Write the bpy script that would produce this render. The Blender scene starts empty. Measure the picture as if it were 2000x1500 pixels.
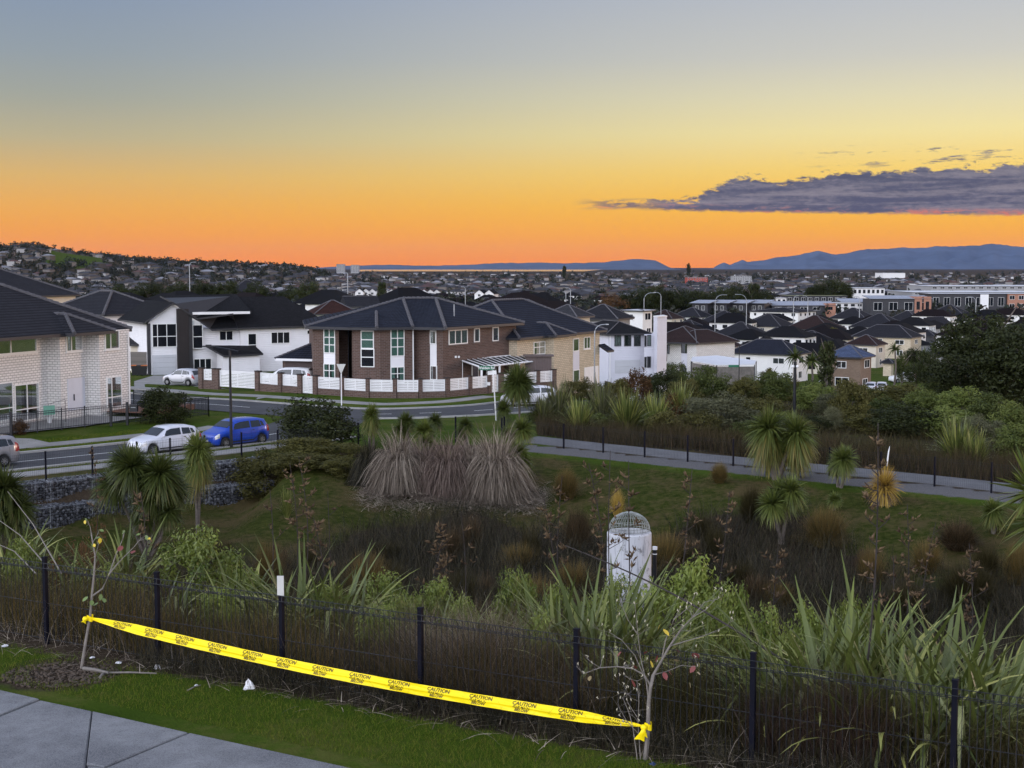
import bpy, bmesh, math, random
import numpy as np
from mathutils import Vector, Matrix
R = math.radians
SC = bpy.context.scene
COL = SC.collection

# ------------------------------------------------------------------ camera
F_PX, HOR, CZ = 2775.0, 522.0, 11.0          # focal length in photo pixels, horizon row, eye height
PITCH = math.atan((750.0 - HOR) / F_PX)
cam_d = bpy.data.cameras.new('camera')
cam = bpy.data.objects.new('camera', cam_d)
COL.objects.link(cam)
cam.location = (0, 0, CZ)
cam.rotation_euler = (math.pi / 2 - PITCH, 0, 0)
cam_d.sensor_fit = 'HORIZONTAL'
cam_d.sensor_width = 36.0
cam_d.lens = 36.0 * F_PX / 2000.0
cam_d.clip_start = 0.1
cam_d.clip_end = 90000.0
SC.camera = cam

# ------------------------------------------------------------------ render and exposure
SC.view_settings.view_transform = 'Standard'
SC.view_settings.look = 'None'
SC.view_settings.gamma = 1.0
SC.view_settings.use_curve_mapping = False
SC.view_settings.exposure = 0.0
SC.render.engine = 'CYCLES'
SC.cycles.use_denoising = True
SC.cycles.use_adaptive_sampling = True
SC.cycles.adaptive_threshold = 0.03
SC.cycles.max_bounces = 4
SC.cycles.diffuse_bounces = 2
SC.cycles.glossy_bounces = 2
SC.cycles.transmission_bounces = 2
SC.cycles.transparent_max_bounces = 12
SC.cycles.volume_bounces = 0
SC.cycles.caustics_reflective = False
SC.cycles.caustics_refractive = False

def lin(c):
    return tuple((v / 12.92 if v <= 0.04045 else ((v + 0.055) / 1.055) ** 2.4) for v in (x / 255.0 for x in c))

# ------------------------------------------------------------------ sky: afterglow, sun just set to the right of the frame
AZ_SUN = 36.0
world = bpy.data.worlds.new('World')
SC.world = world
world.use_nodes = True
nt = world.node_tree
for n in list(nt.nodes):
    nt.nodes.remove(n)

class NG:
    """tiny node-graph helper"""
    def __init__(s, t):
        s.t = t
    def n(s, k, **kw):
        x = s.t.nodes.new(k)
        for a, b in kw.items():
            setattr(x, a, b)
        return x
    def set(s, sock, v):
        if hasattr(v, 'is_output') or isinstance(v, bpy.types.NodeSocket):
            s.t.links.new(v, sock)
        else:
            sock.default_value = v
    def m(s, op, a, b=None, c=None, clamp=False):
        x = s.n('ShaderNodeMath', operation=op)
        x.use_clamp = clamp
        s.set(x.inputs[0], a)
        if b is not None: s.set(x.inputs[1], b)
        if c is not None: s.set(x.inputs[2], c)
        return x.outputs[0]
    def mr(s, v, a, b, c=0.0, d=1.0, smooth=False):
        x = s.n('ShaderNodeMapRange')
        x.interpolation_type = 'SMOOTHSTEP' if smooth else 'LINEAR'
        x.clamp = True
        s.set(x.inputs[0], v)
        for i, q in zip((1, 2, 3, 4), (a, b, c, d)):
            s.set(x.inputs[i], q)
        return x.outputs[0]
    def mix(s, f, a, b, blend='MIX'):
        x = s.n('ShaderNodeMix', data_type='RGBA', blend_type=blend)
        s.set(x.inputs[0], f)
        for i, q in ((6, a), (7, b)):
            if isinstance(q, tuple) and len(q) == 3: q = q + (1.0,)
            s.set(x.inputs[i], q)
        return x.outputs[2]
    def ramp(s, v, stops, interp='LINEAR'):
        x = s.n('ShaderNodeValToRGB')
        r = x.color_ramp
        r.interpolation = interp
        while len(r.elements) > 1: r.elements.remove(r.elements[-1])
        for i, (p, c) in enumerate(stops):
            e = r.elements[0] if i == 0 else r.elements.new(p)
            e.position = p
            e.color = tuple(c) + (1.0,) if len(c) == 3 else c
        s.set(x.inputs[0], v)
        return x.outputs[0]
    def noise(s, vec, scale, detail=3.0, rough=0.55, dist=0.0):
        x = s.n('ShaderNodeTexNoise')
        if vec is not None: s.set(x.inputs['Vector'], vec)
        x.inputs['Scale'].default_value = scale
        x.inputs['Detail'].default_value = detail
        x.inputs['Roughness'].default_value = rough
        x.inputs['Distortion'].default_value = dist
        return x.outputs[0]
    def curve(s, v, pts):
        x = s.n('ShaderNodeFloatCurve')
        c = x.mapping.curves[0]
        while len(c.points) < len(pts): c.points.new(0.5, 0.5)
        for p, (a, b) in zip(c.points, pts):
            p.location = (a, b)
            p.handle_type = 'VECTOR'
        x.mapping.update()
        s.set(x.inputs[1], v)
        return x.outputs[0]

g = NG(nt)
tc = g.n('ShaderNodeTexCoord')
sep = g.n('ShaderNodeSeparateXYZ')
nt.links.new(tc.outputs['Generated'], sep.inputs[0])
dx, dy, dz = sep.outputs
elev = g.m('MULTIPLY', g.m('ARCSINE', dz), 180 / math.pi)           # degrees above the horizon
azim = g.m('MULTIPLY', g.m('ARCTAN2', dx, dy), 180 / math.pi)       # degrees right of the view axis
ef = g.m('DIVIDE', g.m('MAXIMUM', elev, 0.0), 90.0)
def S(deg): return deg / 90.0
def stops(lst): return [(S(e), lin(c)) for e, c in lst]
SUNSIDE = stops([(0, (255, 142, 10)), (0.7, (255, 160, 30)), (1.6, (253, 178, 50)), (2.6, (252, 195, 68)), (3.8, (252, 214, 112)),
                 (5.2, (248, 230, 162)), (6.6, (232, 223, 184)), (8.2, (209, 207, 197)), (10.6, (191, 195, 201)),
                 (16, (172, 180, 200)), (35, (160, 170, 196)), (90, (150, 162, 192))])
ASIDE = stops([(0, (255, 142, 20)), (0.5, (253, 150, 38)), (1.3, (248, 161, 56)), (2.3, (240, 173, 78)), (3.5, (222, 180, 108)),
               (5.0, (188, 177, 142)), (6.5, (164, 167, 156)), (8.2, (149, 160, 168)), (10.6, (136, 152, 175)),
               (16, (138, 154, 182)), (35, (142, 156, 188)), (90, (150, 162, 192))])
EAST_FILL = [(S(e), tuple(k * x for x in lin(c))) for e, c, k in
        [(0, (208, 200, 204), 4.3), (6, (211, 208, 213), 5.2), (16, (207, 210, 222), 5.2), (32, (200, 207, 226), 3.5), (55, (180, 190, 214), 1.5), (90, (150, 162, 192), 1.0)]]  # brightness added behind the camera as fill for the house fronts
azr = g.m('COSINE', g.m('MULTIPLY', g.m('SUBTRACT', azim, AZ_SUN), math.pi / 180))
t_sun = g.mr(azr, 0.58, 1.02, 0.0, 1.0, True)
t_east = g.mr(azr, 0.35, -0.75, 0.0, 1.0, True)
c_sky = g.mix(t_sun, g.ramp(ef, ASIDE), g.ramp(ef, SUNSIDE))
c_sky = g.mix(t_east, c_sky, g.ramp(ef, EAST_FILL))
# a long bank of grey-violet cloud low in the west, lit pink along its underside
cmb = g.n('ShaderNodeCombineXYZ')
g.set(cmb.inputs[0], g.m('MULTIPLY', azim, 0.36)); g.set(cmb.inputs[1], elev); g.set(cmb.inputs[2], 3.7)
nz = g.m('SUBTRACT', g.noise(cmb.outputs[0], 1.7, 8.0, 0.66, 0.5), 0.5)
nf = g.m('SUBTRACT', g.noise(cmb.outputs[0], 6.5, 6.0, 0.68, 0.4), 0.5)
un = g.m('DIVIDE', azim, 60.0)
lo = g.m('MULTIPLY', g.curve(un, [(0, .30), (4 / 60, .292), (9 / 60, .272), (14 / 60, .258), (20 / 60, .240), (30 / 60, .24), (1, .26)]), 8.0)
hi = g.m('MULTIPLY', g.curve(un, [(0, .28), (3.4 / 60, .29), (5.5 / 60, .320), (7.2 / 60, .350), (8.8 / 60, .425), (12 / 60, .445), (14.5 / 60, .470), (20 / 60, .495), (30 / 60, .44), (42 / 60, .28), (1, .22)]), 8.0)
e1_ = g.m('ADD', elev, g.m('MULTIPLY', nz, 1.7))
top = g.mr(g.m('SUBTRACT', hi, g.m('ADD', e1_, g.m('MULTIPLY', nf, 0.75))), -0.04, 0.16, 0, 1, True)
bot = g.mr(g.m('SUBTRACT', g.m('ADD', elev, g.m('MULTIPLY', nf, 0.34)), lo), -0.05, 0.10, 0, 1, True)
ends = g.m('MULTIPLY', g.mr(azim, 3.2, 6.5, 0, 1, True), g.mr(azim, 46, 34, 0, 1, True))
body = g.m('MULTIPLY', g.m('MULTIPLY', top, bot), ends)
cm3 = g.n('ShaderNodeCombineXYZ'); g.set(cm3.inputs[0], g.m('MULTIPLY', azim, 0.20)); g.set(cm3.inputs[1], g.m('SUBTRACT', g.m('MULTIPLY', elev, 1.9), g.m('MULTIPLY', azim, 0.05))); g.set(cm3.inputs[2], 1.3)
wz = g.m('ADD', g.m('SUBTRACT', g.noise(cm3.outputs[0], 2.4, 7.0, .62, .3), .5), g.m('MULTIPLY', nf, 0.3))
wisp = g.m('MULTIPLY', g.m('MULTIPLY', g.mr(wz, 0.07, 0.17, 0, 1, True), g.mr(g.m('ABSOLUTE', g.m('SUBTRACT', elev, 4.3)), 0.6, 0.15, 0, 1, True)),
           g.m('MULTIPLY', g.mr(azim, 10.5, 14, 0, 1, True), g.mr(azim, 42, 30, 0, 1, True)))
trail = g.m('MULTIPLY', g.m('MULTIPLY', g.mr(wz, -0.06, 0.06, 0, 1, True), g.mr(g.m('ABSOLUTE', g.m('SUBTRACT', elev, 2.5)), 0.3, 0.05, 0, 1, True)),
            g.m('MULTIPLY', g.mr(azim, 2.2, 4.2, 0, 1, True), g.mr(azim, 11, 8, 0, 1, True)))
cloud = g.m('MAXIMUM', body, g.m('MAXIMUM', g.m('MULTIPLY', wisp, 0.9), g.m('MULTIPLY', trail, 0.85)))
cmb2 = g.n('ShaderNodeCombineXYZ')
g.set(cmb2.inputs[0], g.m('MULTIPLY', azim, 0.14)); g.set(cmb2.inputs[1], g.m('MULTIPLY', elev, 2.0)); g.set(cmb2.inputs[2], 9.1)
band = g.noise(cmb2.outputs[0], 1.8, 5.0, 0.6, 0.4)
c_cl = g.mix(g.mr(g.m('ADD', band, g.m('MULTIPLY', nf, 0.5)), 0.34, 0.70, 0, 1, True), lin((76, 82, 110)), lin((132, 128, 142)))
under = g.m('MULTIPLY', g.mr(g.m('SUBTRACT', elev, lo), 0.34, 0.02, 0, 1, True), g.mr(g.m('ADD', band, nf), 0.45, 0.72, 0, 1, True))
c_cl = g.mix(g.m('MULTIPLY', under, 0.85), c_cl, lin((226, 116, 84)))
c_sky = g.mix(g.m('MULTIPLY', cloud, 0.97), c_sky, c_cl)
# below the horizon: the dark far land
c_sky = g.mix(g.mr(elev, -0.4, -1.2, 0, 1), c_sky, (0.05, 0.05, 0.055))
SKY_STRENGTH = 1.0
bg = g.n('ShaderNodeBackground')
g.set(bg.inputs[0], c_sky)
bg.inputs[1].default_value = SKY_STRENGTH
wo = g.n('ShaderNodeOutputWorld')
nt.links.new(bg.outputs[0], wo.inputs[0])

# ------------------------------------------------------------------ sun: the last glow, very low on the right
sun_d = bpy.data.lights.new('sun', 'SUN')
sun_d.energy = 1.0
sun_d.angle = R(14)
sun_d.color = (1.0, 0.70, 0.56)
sun = bpy.data.objects.new('sun', sun_d)
COL.objects.link(sun)
SUN_AZ, SUN_EL = 72.0, 6.0
sd = Vector((math.sin(R(SUN_AZ)) * math.cos(R(SUN_EL)), math.cos(R(SUN_AZ)) * math.cos(R(SUN_EL)), math.sin(R(SUN_EL))))
sun.rotation_euler = sd.to_track_quat('Z', 'Y').to_euler()
sun.location = (60, 40, 60)

# ------------------------------------------------------------------ helpers: photo pixel -> place
CP, SP = math.cos(PITCH), math.sin(PITCH)
def ray(px, py):
    a, b = (px - 1000.0) / F_PX, (750.0 - py) / F_PX
    return Vector((a, CP + b * SP, -SP + b * CP))
def G(px, py, z):
    d = ray(px, py); t = (z - CZ) / d.z
    return Vector((d.x * t, d.y * t, z))
def at(px, py, Y):
    d = ray(px, py); t = Y / d.y
    return Vector((d.x * t, Y, CZ + d.z * t))
def proj(p):
    x, y, z = p[0], p[1], p[2] - CZ
    fwd = y * CP - z * SP; up = y * SP + z * CP
    return 1000 + F_PX * x / fwd, 750 - F_PX * up / fwd
def sstep(a, b, x):
    t = np.clip((x - a) / (b - a), 0, 1)
    return t * t * (3 - 2 * t)

# ------------------------------------------------------------------ helpers: meshes and objects
def np_mesh(name, V, F, rnd=None, smooth=False):
    V = np.asarray(V, np.float32); F = np.asarray(F, np.int32)
    me = bpy.data.meshes.new(name)
    me.vertices.add(len(V)); me.vertices.foreach_set('co', V.ravel())
    n, k = F.shape
    me.loops.add(n * k); me.loops.foreach_set('vertex_index', F.ravel())
    me.polygons.add(n); me.polygons.foreach_set('loop_start', np.arange(0, n * k, k, dtype=np.int32))
    if smooth: me.polygons.foreach_set('use_smooth', np.ones(n, bool))
    me.update(calc_edges=True)
    if rnd is not None:
        a = me.attributes.new('rnd', 'FLOAT', 'POINT')
        a.data.foreach_set('value', np.asarray(rnd, np.float32))
    return me

class MB:
    """collects boxes, tubes and polygons into one mesh"""
    def __init__(s):
        s.v, s.f, s.mi, s.uv = [], [], [], []
        s.cur = 0
    def add(s, verts, faces, uvs=None):
        o = len(s.v)
        s.v += [tuple(v) for v in verts]
        for i, f in enumerate(faces):
            s.f.append(tuple(o + k for k in f)); s.mi.append(s.cur)
            s.uv.append(uvs[i] if uvs else None)
        return s
    def box(s, c, size, M=None):
        x, y, z = (q / 2 for q in size)
        vs = [Vector((sx * x, sy * y, sz * z)) for sz in (-1, 1) for sy in (-1, 1) for sx in (-1, 1)]
        if M is not None: vs = [M @ v for v in vs]
        c = Vector(c)
        return s.add([c + v for v in vs], [(0, 2, 3, 1), (4, 5, 7, 6), (0, 1, 5, 4), (2, 6, 7, 3), (0, 4, 6, 2), (1, 3, 7, 5)])
    def obox(s, o, e, n, u0, u1, z0, z1, d0, d1):
        """box on a wall: o corner, e along the wall, n outward; u, z, d ranges"""
        o, e, n = Vector(o), Vector(e), Vector(n); k = Vector((0, 0, 1))
        P = lambda u, z, d: o + e * u + n * d + k * z
        vs = [P(u, z, d) for z in (z0, z1) for d in (d0, d1) for u in (u0, u1)]
        return s.add(vs, [(0, 2, 3, 1), (4, 5, 7, 6), (0, 1, 5, 4), (2, 6, 7, 3), (0, 4, 6, 2), (1, 3, 7, 5)])
    def tube(s, pts, rad, n=6, cap=True):
        pts = [Vector(p) for p in pts]
        if not hasattr(rad, '__len__'): rad = [rad] * len(pts)
        rings = []
        for i, p in enumerate(pts):
            t = (pts[min(i + 1, len(pts) - 1)] - pts[max(i - 1, 0)])
            t = t.normalized() if t.length > 1e-9 else Vector((0, 0, 1))
            ref = Vector((0, 0, 1)) if abs(t.z) < 0.9 else Vector((1, 0, 0))
            a = t.cross(ref).normalized(); b = t.cross(a)
            rings.append([p + (a * math.cos(2 * math.pi * k / n) + b * math.sin(2 * math.pi * k / n)) * rad[i] for k in range(n)])
        vs = [v for r in rings for v in r]
        fs = []
        for i in range(len(pts) - 1):
            for k in range(n):
                fs.append((i * n + k, i * n + (k + 1) % n, (i + 1) * n + (k + 1) % n, (i + 1) * n + k))
        if cap:
            fs.append(tuple(range(n))[::-1]); fs.append(tuple((len(pts) - 1) * n + k for k in range(n)))
        return s.add(vs, fs)
    def prism(s, poly, z0, z1):
        n = len(poly)
        vs = [(p[0], p[1], z0) for p in poly] + [(p[0], p[1], z1) for p in poly]
        return s.add(vs, [(i, (i + 1) % n, n + (i + 1) % n, n + i) for i in range(n)] + [tuple(range(n))[::-1], tuple(range(n, 2 * n))])
    def lathe(s, prof, n=24, c=(0, 0, 0)):
        vs = [(c[0] + r * math.cos(2 * math.pi * k / n), c[1] + r * math.sin(2 * math.pi * k / n), c[2] + z) for r, z in prof for k in range(n)]
        fs = [(i * n + k, i * n + (k + 1) % n, (i + 1) * n + (k + 1) % n, (i + 1) * n + k) for i in range(len(prof) - 1) for k in range(n)]
        return s.add(vs, fs)
    def mesh(s, name, mats, smooth=False):
        me = bpy.data.meshes.new(name)
        me.from_pydata(s.v, [], s.f)
        if not isinstance(mats, (list, tuple)): mats = [mats]
        for m in mats: me.materials.append(m)
        if len(mats) > 1: me.polygons.foreach_set('material_index', s.mi)
        if smooth: me.polygons.foreach_set('use_smooth', [True] * len(s.f))
        if any(u is not None for u in s.uv):
            l = me.uv_layers.new(name='UVMap')
            flat = []
            for f, u in zip(s.f, s.uv):
                for k in range(len(f)): flat += list(u[k]) if u else [0, 0]
            l.data.foreach_set('uv', flat)
        me.update()
        return me
    def build(s, name, mats, parent=None, smooth=False):
        return obj(name, s.mesh(name, mats, smooth), parent)

def obj(name, me, parent=None, loc=None, rz=0.0, scale=None):
    o = bpy.data.objects.new(name, me)
    COL.objects.link(o)
    if parent is not None: o.parent = parent
    if loc is not None: o.location = loc
    if rz: o.rotation_euler = (0, 0, rz)
    if scale is not None: o.scale = scale if hasattr(scale, '__len__') else (scale,) * 3
    return o
def tag(o, label=None, cat=None, group=None, kind=None):
    if label: o['label'] = label
    if cat: o['category'] = cat
    if group: o['group'] = group
    if kind: o['kind'] = kind
    return o
def thing(name, label, cat, loc=(0, 0, 0), rz=0.0, group=None):
    o = bpy.data.objects.new(name, None)
    COL.objects.link(o)
    o.location = loc; o.rotation_euler = (0, 0, rz); o.empty_display_size = 0.3
    return tag(o, label, cat, group)
def dup(root, loc, rz=0.0, scale=None, label=None, group=None):
    r = root.copy(); COL.objects.link(r)
    r.location = loc; r.rotation_euler = (0, 0, rz)
    if scale is not None: r.scale = scale if hasattr(scale, '__len__') else (scale,) * 3
    if label: r['label'] = label
    if group: r['group'] = group
    for ch in root.children:
        c = ch.copy(); COL.objects.link(c); c.parent = r
        for gch in ch.children:
            d = gch.copy(); COL.objects.link(d); d.parent = c
    return r

# ------------------------------------------------------------------ materials
def new_mat(name):
    m = bpy.data.materials.new(name); m.use_nodes = True
    t = m.node_tree
    for n in list(t.nodes): t.nodes.remove(n)
    out = t.nodes.new('ShaderNodeOutputMaterial')
    return m, NG(t), out
def principled(g, out, color, rough=0.7, metal=0.0, spec=0.4, bump=None, bstr=0.3, bdist=0.02):
    p = g.n('ShaderNodeBsdfPrincipled')
    if isinstance(color, tuple) and len(color) == 3: color = color + (1.0,)
    g.set(p.inputs['Base Color'], color)
    g.set(p.inputs['Roughness'], rough)
    p.inputs['Metallic'].default_value = metal
    p.inputs['Specular IOR Level'].default_value = spec
    if bump is not None:
        b = g.n('ShaderNodeBump'); b.inputs['Strength'].default_value = bstr; b.inputs['Distance'].default_value = bdist
        g.set(b.inputs['Height'], bump)
        g.t.links.new(b.outputs[0], p.inputs['Normal'])
    g.t.links.new(p.outputs[0], out.inputs[0])
    return p
def sc3(c, k): return tuple(min(1.0, x * k) for x in c)
def M(name, c, rough=0.7, var=0.12, scale=3.0, metal=0.0, spec=0.4, bstr=0.0, bscale=20.0, coord='Object', c2=None):
    m, g, out = new_mat(name)
    tcn = g.n('ShaderNodeTexCoord')
    v = tcn.outputs[coord]
    n = g.noise(v, scale, 5.0, 0.6)
    col = g.mix(g.mr(n, 0.3, 0.7), c2 if c2 else sc3(c, 1 - var), sc3(c, 1 + var))
    principled(g, out, col, rough, metal, spec, g.noise(v, bscale, 4.0, 0.6) if bstr else None, bstr)
    return m
def Mleaf(name, c1, c2, trans=0.25, rough=0.55, spec=0.3, c3=None, warm=True):
    fix = lambda c: ((c[0] * 1.12, c[1] * 1.06, c[2] * .68) if warm else c) if c else None
    c1, c2, c3 = fix(c1), fix(c2), fix(c3)
    m, g, out = new_mat(name)
    at_ = g.n('ShaderNodeAttribute', attribute_name='rnd')
    oi = g.n('ShaderNodeObjectInfo')
    st = [(0.0, c1), (1.0, c2)] if c3 is None else [(0.0, c1), (0.55, c2), (1.0, c3)]
    col = g.ramp(at_.outputs['Fac'], st)
    hs = g.n('ShaderNodeHueSaturation')
    g.set(hs.inputs['Value'], g.mr(oi.outputs['Random'], 0, 1, 0.82, 1.18))
    g.set(hs.inputs['Color'], col)
    p = g.n('ShaderNodeBsdfPrincipled')
    g.set(p.inputs['Base Color'], hs.outputs[0]); p.inputs['Roughness'].default_value = rough; p.inputs['Specular IOR Level'].default_value = spec * .6
    tr = g.n('ShaderNodeBsdfTranslucent'); g.set(tr.inputs['Color'], hs.outputs[0])
    mx = g.n('ShaderNodeMixShader'); mx.inputs[0].default_value = trans
    g.t.links.new(p.outputs[0], mx.inputs[1]); g.t.links.new(tr.outputs[0], mx.inputs[2])
    g.t.links.new(mx.outputs[0], out.inputs[0])
    return m
def Mbrick(name, c, mortar, bw=0.24, bh=0.086, var=0.25, mw=0.012):
    """courses measured in metres: UV (u along the wall, v up)"""
    m, g, out = new_mat(name)
    tcn = g.n('ShaderNodeTexCoord')
    b = g.n('ShaderNodeTexBrick')
    g.t.links.new(tcn.outputs['UV'], b.inputs['Vector'])
    b.inputs['Scale'].default_value = 1.0
    b.inputs['Brick Width'].default_value = bw; b.inputs['Row Height'].default_value = bh
    b.inputs['Mortar Size'].default_value = mw; b.inputs['Mortar Smooth'].default_value = 0.2
    b.inputs['Color1'].default_value = sc3(c, 1 - var) + (1,); b.inputs['Color2'].default_value = sc3(c, 1 + var) + (1,)
    b.inputs['Mortar'].default_value = mortar + (1,)
    n = g.noise(tcn.outputs['Object'], 0.7, 4.0)
    col = g.mix(g.mr(n, 0.3, 0.7, 0.0, 0.25), b.outputs[0], sc3(c, 0.72))
    principled(g, out, col, 0.85, 0, 0.25, g.m('SUBTRACT', 1.0, b.outputs['Fac']), 0.6, 0.012)
    return m
def Mboard(name, c, pitch=0.20, rough=0.5):
    """horizontal weatherboards: UV v up in metres"""
    m, g, out = new_mat(name)
    tcn = g.n('ShaderNodeTexCoord')
    sp = g.n('ShaderNodeSeparateXYZ'); g.t.links.new(tcn.outputs['UV'], sp.inputs[0])
    saw = g.m('FRACT', g.m('DIVIDE', sp.outputs[1], pitch))
    n = g.noise(tcn.outputs['Object'], 0.9, 4.0)
    col = g.mix(g.mr(n, 0.3, 0.7), sc3(c, 0.93), c)
    principled(g, out, col, rough, 0, 0.4, g.m('SUBTRACT', 1.0, saw), 1.0, 0.06)
    return m
def Mtile(name, c, row=0.34, rib=0.30, tile=True, var=0.2):
    """roof tiles: UV u along the eave, v up the slope, metres"""
    m, g, out = new_mat(name)
    tcn = g.n('ShaderNodeTexCoord')
    sp = g.n('ShaderNodeSeparateXYZ'); g.t.links.new(tcn.outputs['UV'], sp.inputs[0])
    vrow = g.m('DIVIDE', sp.outputs[1], row)
    saw = g.m('SUBTRACT', 1.0, g.m('FRACT', vrow))
    wave = g.m('SINE', g.m('MULTIPLY', sp.outputs[0], 2 * math.pi / rib))
    h = g.m('ADD', saw, g.m('MULTIPLY', wave, 0.10 if tile else 0.0))
    wn = g.n('ShaderNodeTexWhiteNoise', noise_dimensions='2D')
    cb = g.n('ShaderNodeCombineXYZ')
    g.set(cb.inputs[0], g.m('FLOOR', g.m('DIVIDE', sp.outputs[0], rib))); g.set(cb.inputs[1], g.m('FLOOR', vrow))
    g.t.links.new(cb.outputs[0], wn.inputs['Vector'])
    n = g.noise(tcn.outputs['Object'], 0.5, 5.0)
    k = g.m('ADD', g.m('MULTIPLY', wn.outputs[0], 0.6), g.m('MULTIPLY', n, 0.6))
    col = g.mix(k, sc3(c, 1 - var), sc3(c, 1 + var * 1.5))
    col = g.mix(g.mr(g.m('FRACT', vrow), 0.12, 0.42, 0.9, 0.0), col, (0.004, 0.004, 0.005))  # lap shade put into the colour along each course, bump alone too weak
    principled(g, out, col, 0.85, 0, 0.10, h, 1.0, 0.09 if tile else 0.03)
    return m
def Mglass(name, tint=(0.02, 0.025, 0.03), refl=1.0, alpha=0.35):
    """window glass: fresnel reflection over a partly see-through dark pane"""
    m, g, out = new_mat(name)
    gl = g.n('ShaderNodeBsdfGlossy'); gl.inputs['Roughness'].default_value = 0.03; gl.inputs['Color'].default_value = (0.95, 0.97, 1, 1)
    tr = g.n('ShaderNodeBsdfTransparent'); tr.inputs['Color'].default_value = (0.80, 0.86, 0.84, 1)
    df = g.n('ShaderNodeBsdfDiffuse'); df.inputs['Color'].default_value = tint + (1,)
    m1 = g.n('ShaderNodeMixShader'); m1.inputs[0].default_value = alpha
    g.t.links.new(df.outputs[0], m1.inputs[1]); g.t.links.new(tr.outputs[0], m1.inputs[2])
    fr = g.n('ShaderNodeFresnel'); fr.inputs['IOR'].default_value = 1.5
    m2 = g.n('ShaderNodeMixShader'); g.set(m2.inputs[0], g.m('MULTIPLY', fr.outputs[0], refl * 0.7, clamp=True))
    g.t.links.new(m1.outputs[0], m2.inputs[1]); g.t.links.new(gl.outputs[0], m2.inputs[2])
    g.t.links.new(m2.outputs[0], out.inputs[0])
    return m
def Memit(name, c, k):
    m, g, out = new_mat(name)
    e = g.n('ShaderNodeEmission'); e.inputs[0].default_value = c + (1,); e.inputs[1].default_value = k
    g.t.links.new(e.outputs[0], out.inputs[0])
    return m

MT = {}
MT['brick_brown'] = Mbrick('brick_brown', (0.110, 0.068, 0.054), (0.19, 0.16, 0.145), bw=0.39, bh=0.13, var=0.25, mw=0.014)
MT['brick_cream'] = Mbrick('brick_cream', (0.82, 0.80, 0.77), (0.38, 0.36, 0.34), bw=0.39, bh=0.162, var=0.07, mw=0.022)
MT['brick_yellow'] = Mbrick('brick_yellow', (0.62, 0.53, 0.39), (0.36, 0.30, 0.22), bw=0.39, bh=0.162, var=0.12, mw=0.022)
MT['brick_tan'] = Mbrick('brick_tan', (0.22, 0.155, 0.11), (0.2, 0.16, 0.13), bw=0.3, bh=0.1, var=0.15)
MT['brick_dark'] = Mbrick('brick_dark', (0.035, 0.028, 0.028), (0.03, 0.026, 0.026), bw=0.24, bh=0.09, var=0.3)
MT['board_white'] = Mboard('board_white', (0.80, 0.79, 0.80))
MT['board_lilac'] = Mboard('board_lilac', (0.64, 0.64, 0.70))
MT['white_paint'] = M('white_paint', (0.80, 0.80, 0.80), 0.45, 0.05, 2.0)
MT['plaster_white'] = M('plaster_white', (0.74, 0.73, 0.71), 0.8, 0.06, 0.6)
MT['plaster_cream'] = M('plaster_cream', (0.62, 0.56, 0.46), 0.8, 0.08, 0.6)
MT['plaster_grey'] = M('plaster_grey', (0.30, 0.30, 0.30), 0.8, 0.1, 0.6)
MT['panel_dark'] = M('panel_dark', (0.035, 0.035, 0.040), 0.6, 0.15, 0.8)
MT['panel_orange'] = M('panel_orange', (0.36, 0.175, 0.115), 0.6, 0.1, 0.8)
MT['panel_red'] = M('panel_red', (0.35, 0.06, 0.04), 0.6, 0.1, 0.8)
MT['panel_olive'] = M('panel_olive', (0.16, 0.17, 0.06), 0.6, 0.1, 0.8)
MT['tile_char'] = Mtile('tile_char', (0.026, 0.026, 0.031))
MT['tile_navy'] = Mtile('tile_navy', (0.021, 0.024, 0.036))
MT['tile_grey'] = Mtile('tile_grey', (0.045, 0.045, 0.05))
MT['tile_brown'] = Mtile('tile_brown', (0.036, 0.021, 0.019))
MT['tile_red'] = Mtile('tile_red', (0.045, 0.019, 0.015))
MT['tile_blue'] = Mtile('tile_blue', (0.075, 0.10, 0.17))
MT['shingle'] = Mtile('shingle', (0.012, 0.012, 0.0135), row=0.16, rib=0.25, tile=False, var=0.4)
MT['metal_pale'] = Mtile('metal_pale', (0.42, 0.45, 0.52), row=3.0, rib=0.4, tile=True, var=0.06)
MT['metal_white'] = M('metal_white', (0.66, 0.68, 0.72), 0.5, 0.06, 0.3)
MT['ridge'] = M('ridge', (0.085, 0.082, 0.09), 0.65, 0.25, 6.0)
MT['fascia_dark'] = M('fascia_dark', (0.03, 0.03, 0.034), 0.5, 0.1, 2.0)
MT['soffit'] = M('soffit', (0.62, 0.60, 0.58), 0.7, 0.05, 1.0)
MT['frame_white'] = M('frame_white', (0.80, 0.80, 0.78), 0.4, 0.03, 4.0)
MT['frame_dark'] = M('frame_dark', (0.045, 0.045, 0.05), 0.4, 0.1, 4.0)
MT['glass'] = Mglass('glass', alpha=0.25)
MT['glass_clear'] = Mglass('glass_clear', tint=(0.05, 0.07, 0.07), refl=0.9, alpha=0.88)
MT['glass_dark'] = Mglass('glass_dark', tint=(0.012, 0.014, 0.018), refl=0.9, alpha=0.05)
MT['curtain_green'] = M('curtain_green', (0.24, 0.42, 0.36), 0.9, 0.15, 8.0)
MT['curtain_grey'] = M('curtain_grey', (0.42, 0.43, 0.44), 0.9, 0.15, 8.0)
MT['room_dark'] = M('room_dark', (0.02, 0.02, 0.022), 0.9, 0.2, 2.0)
MT['garage_grey'] = Mboard('garage_grey', (0.52, 0.53, 0.56), pitch=0.5)
MT['garage_brown'] = Mboard('garage_brown', (0.045, 0.024, 0.022), pitch=0.5)
MT['door_pale'] = M('door_pale', (0.60, 0.62, 0.68), 0.5, 0.04, 2.0)
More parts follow.
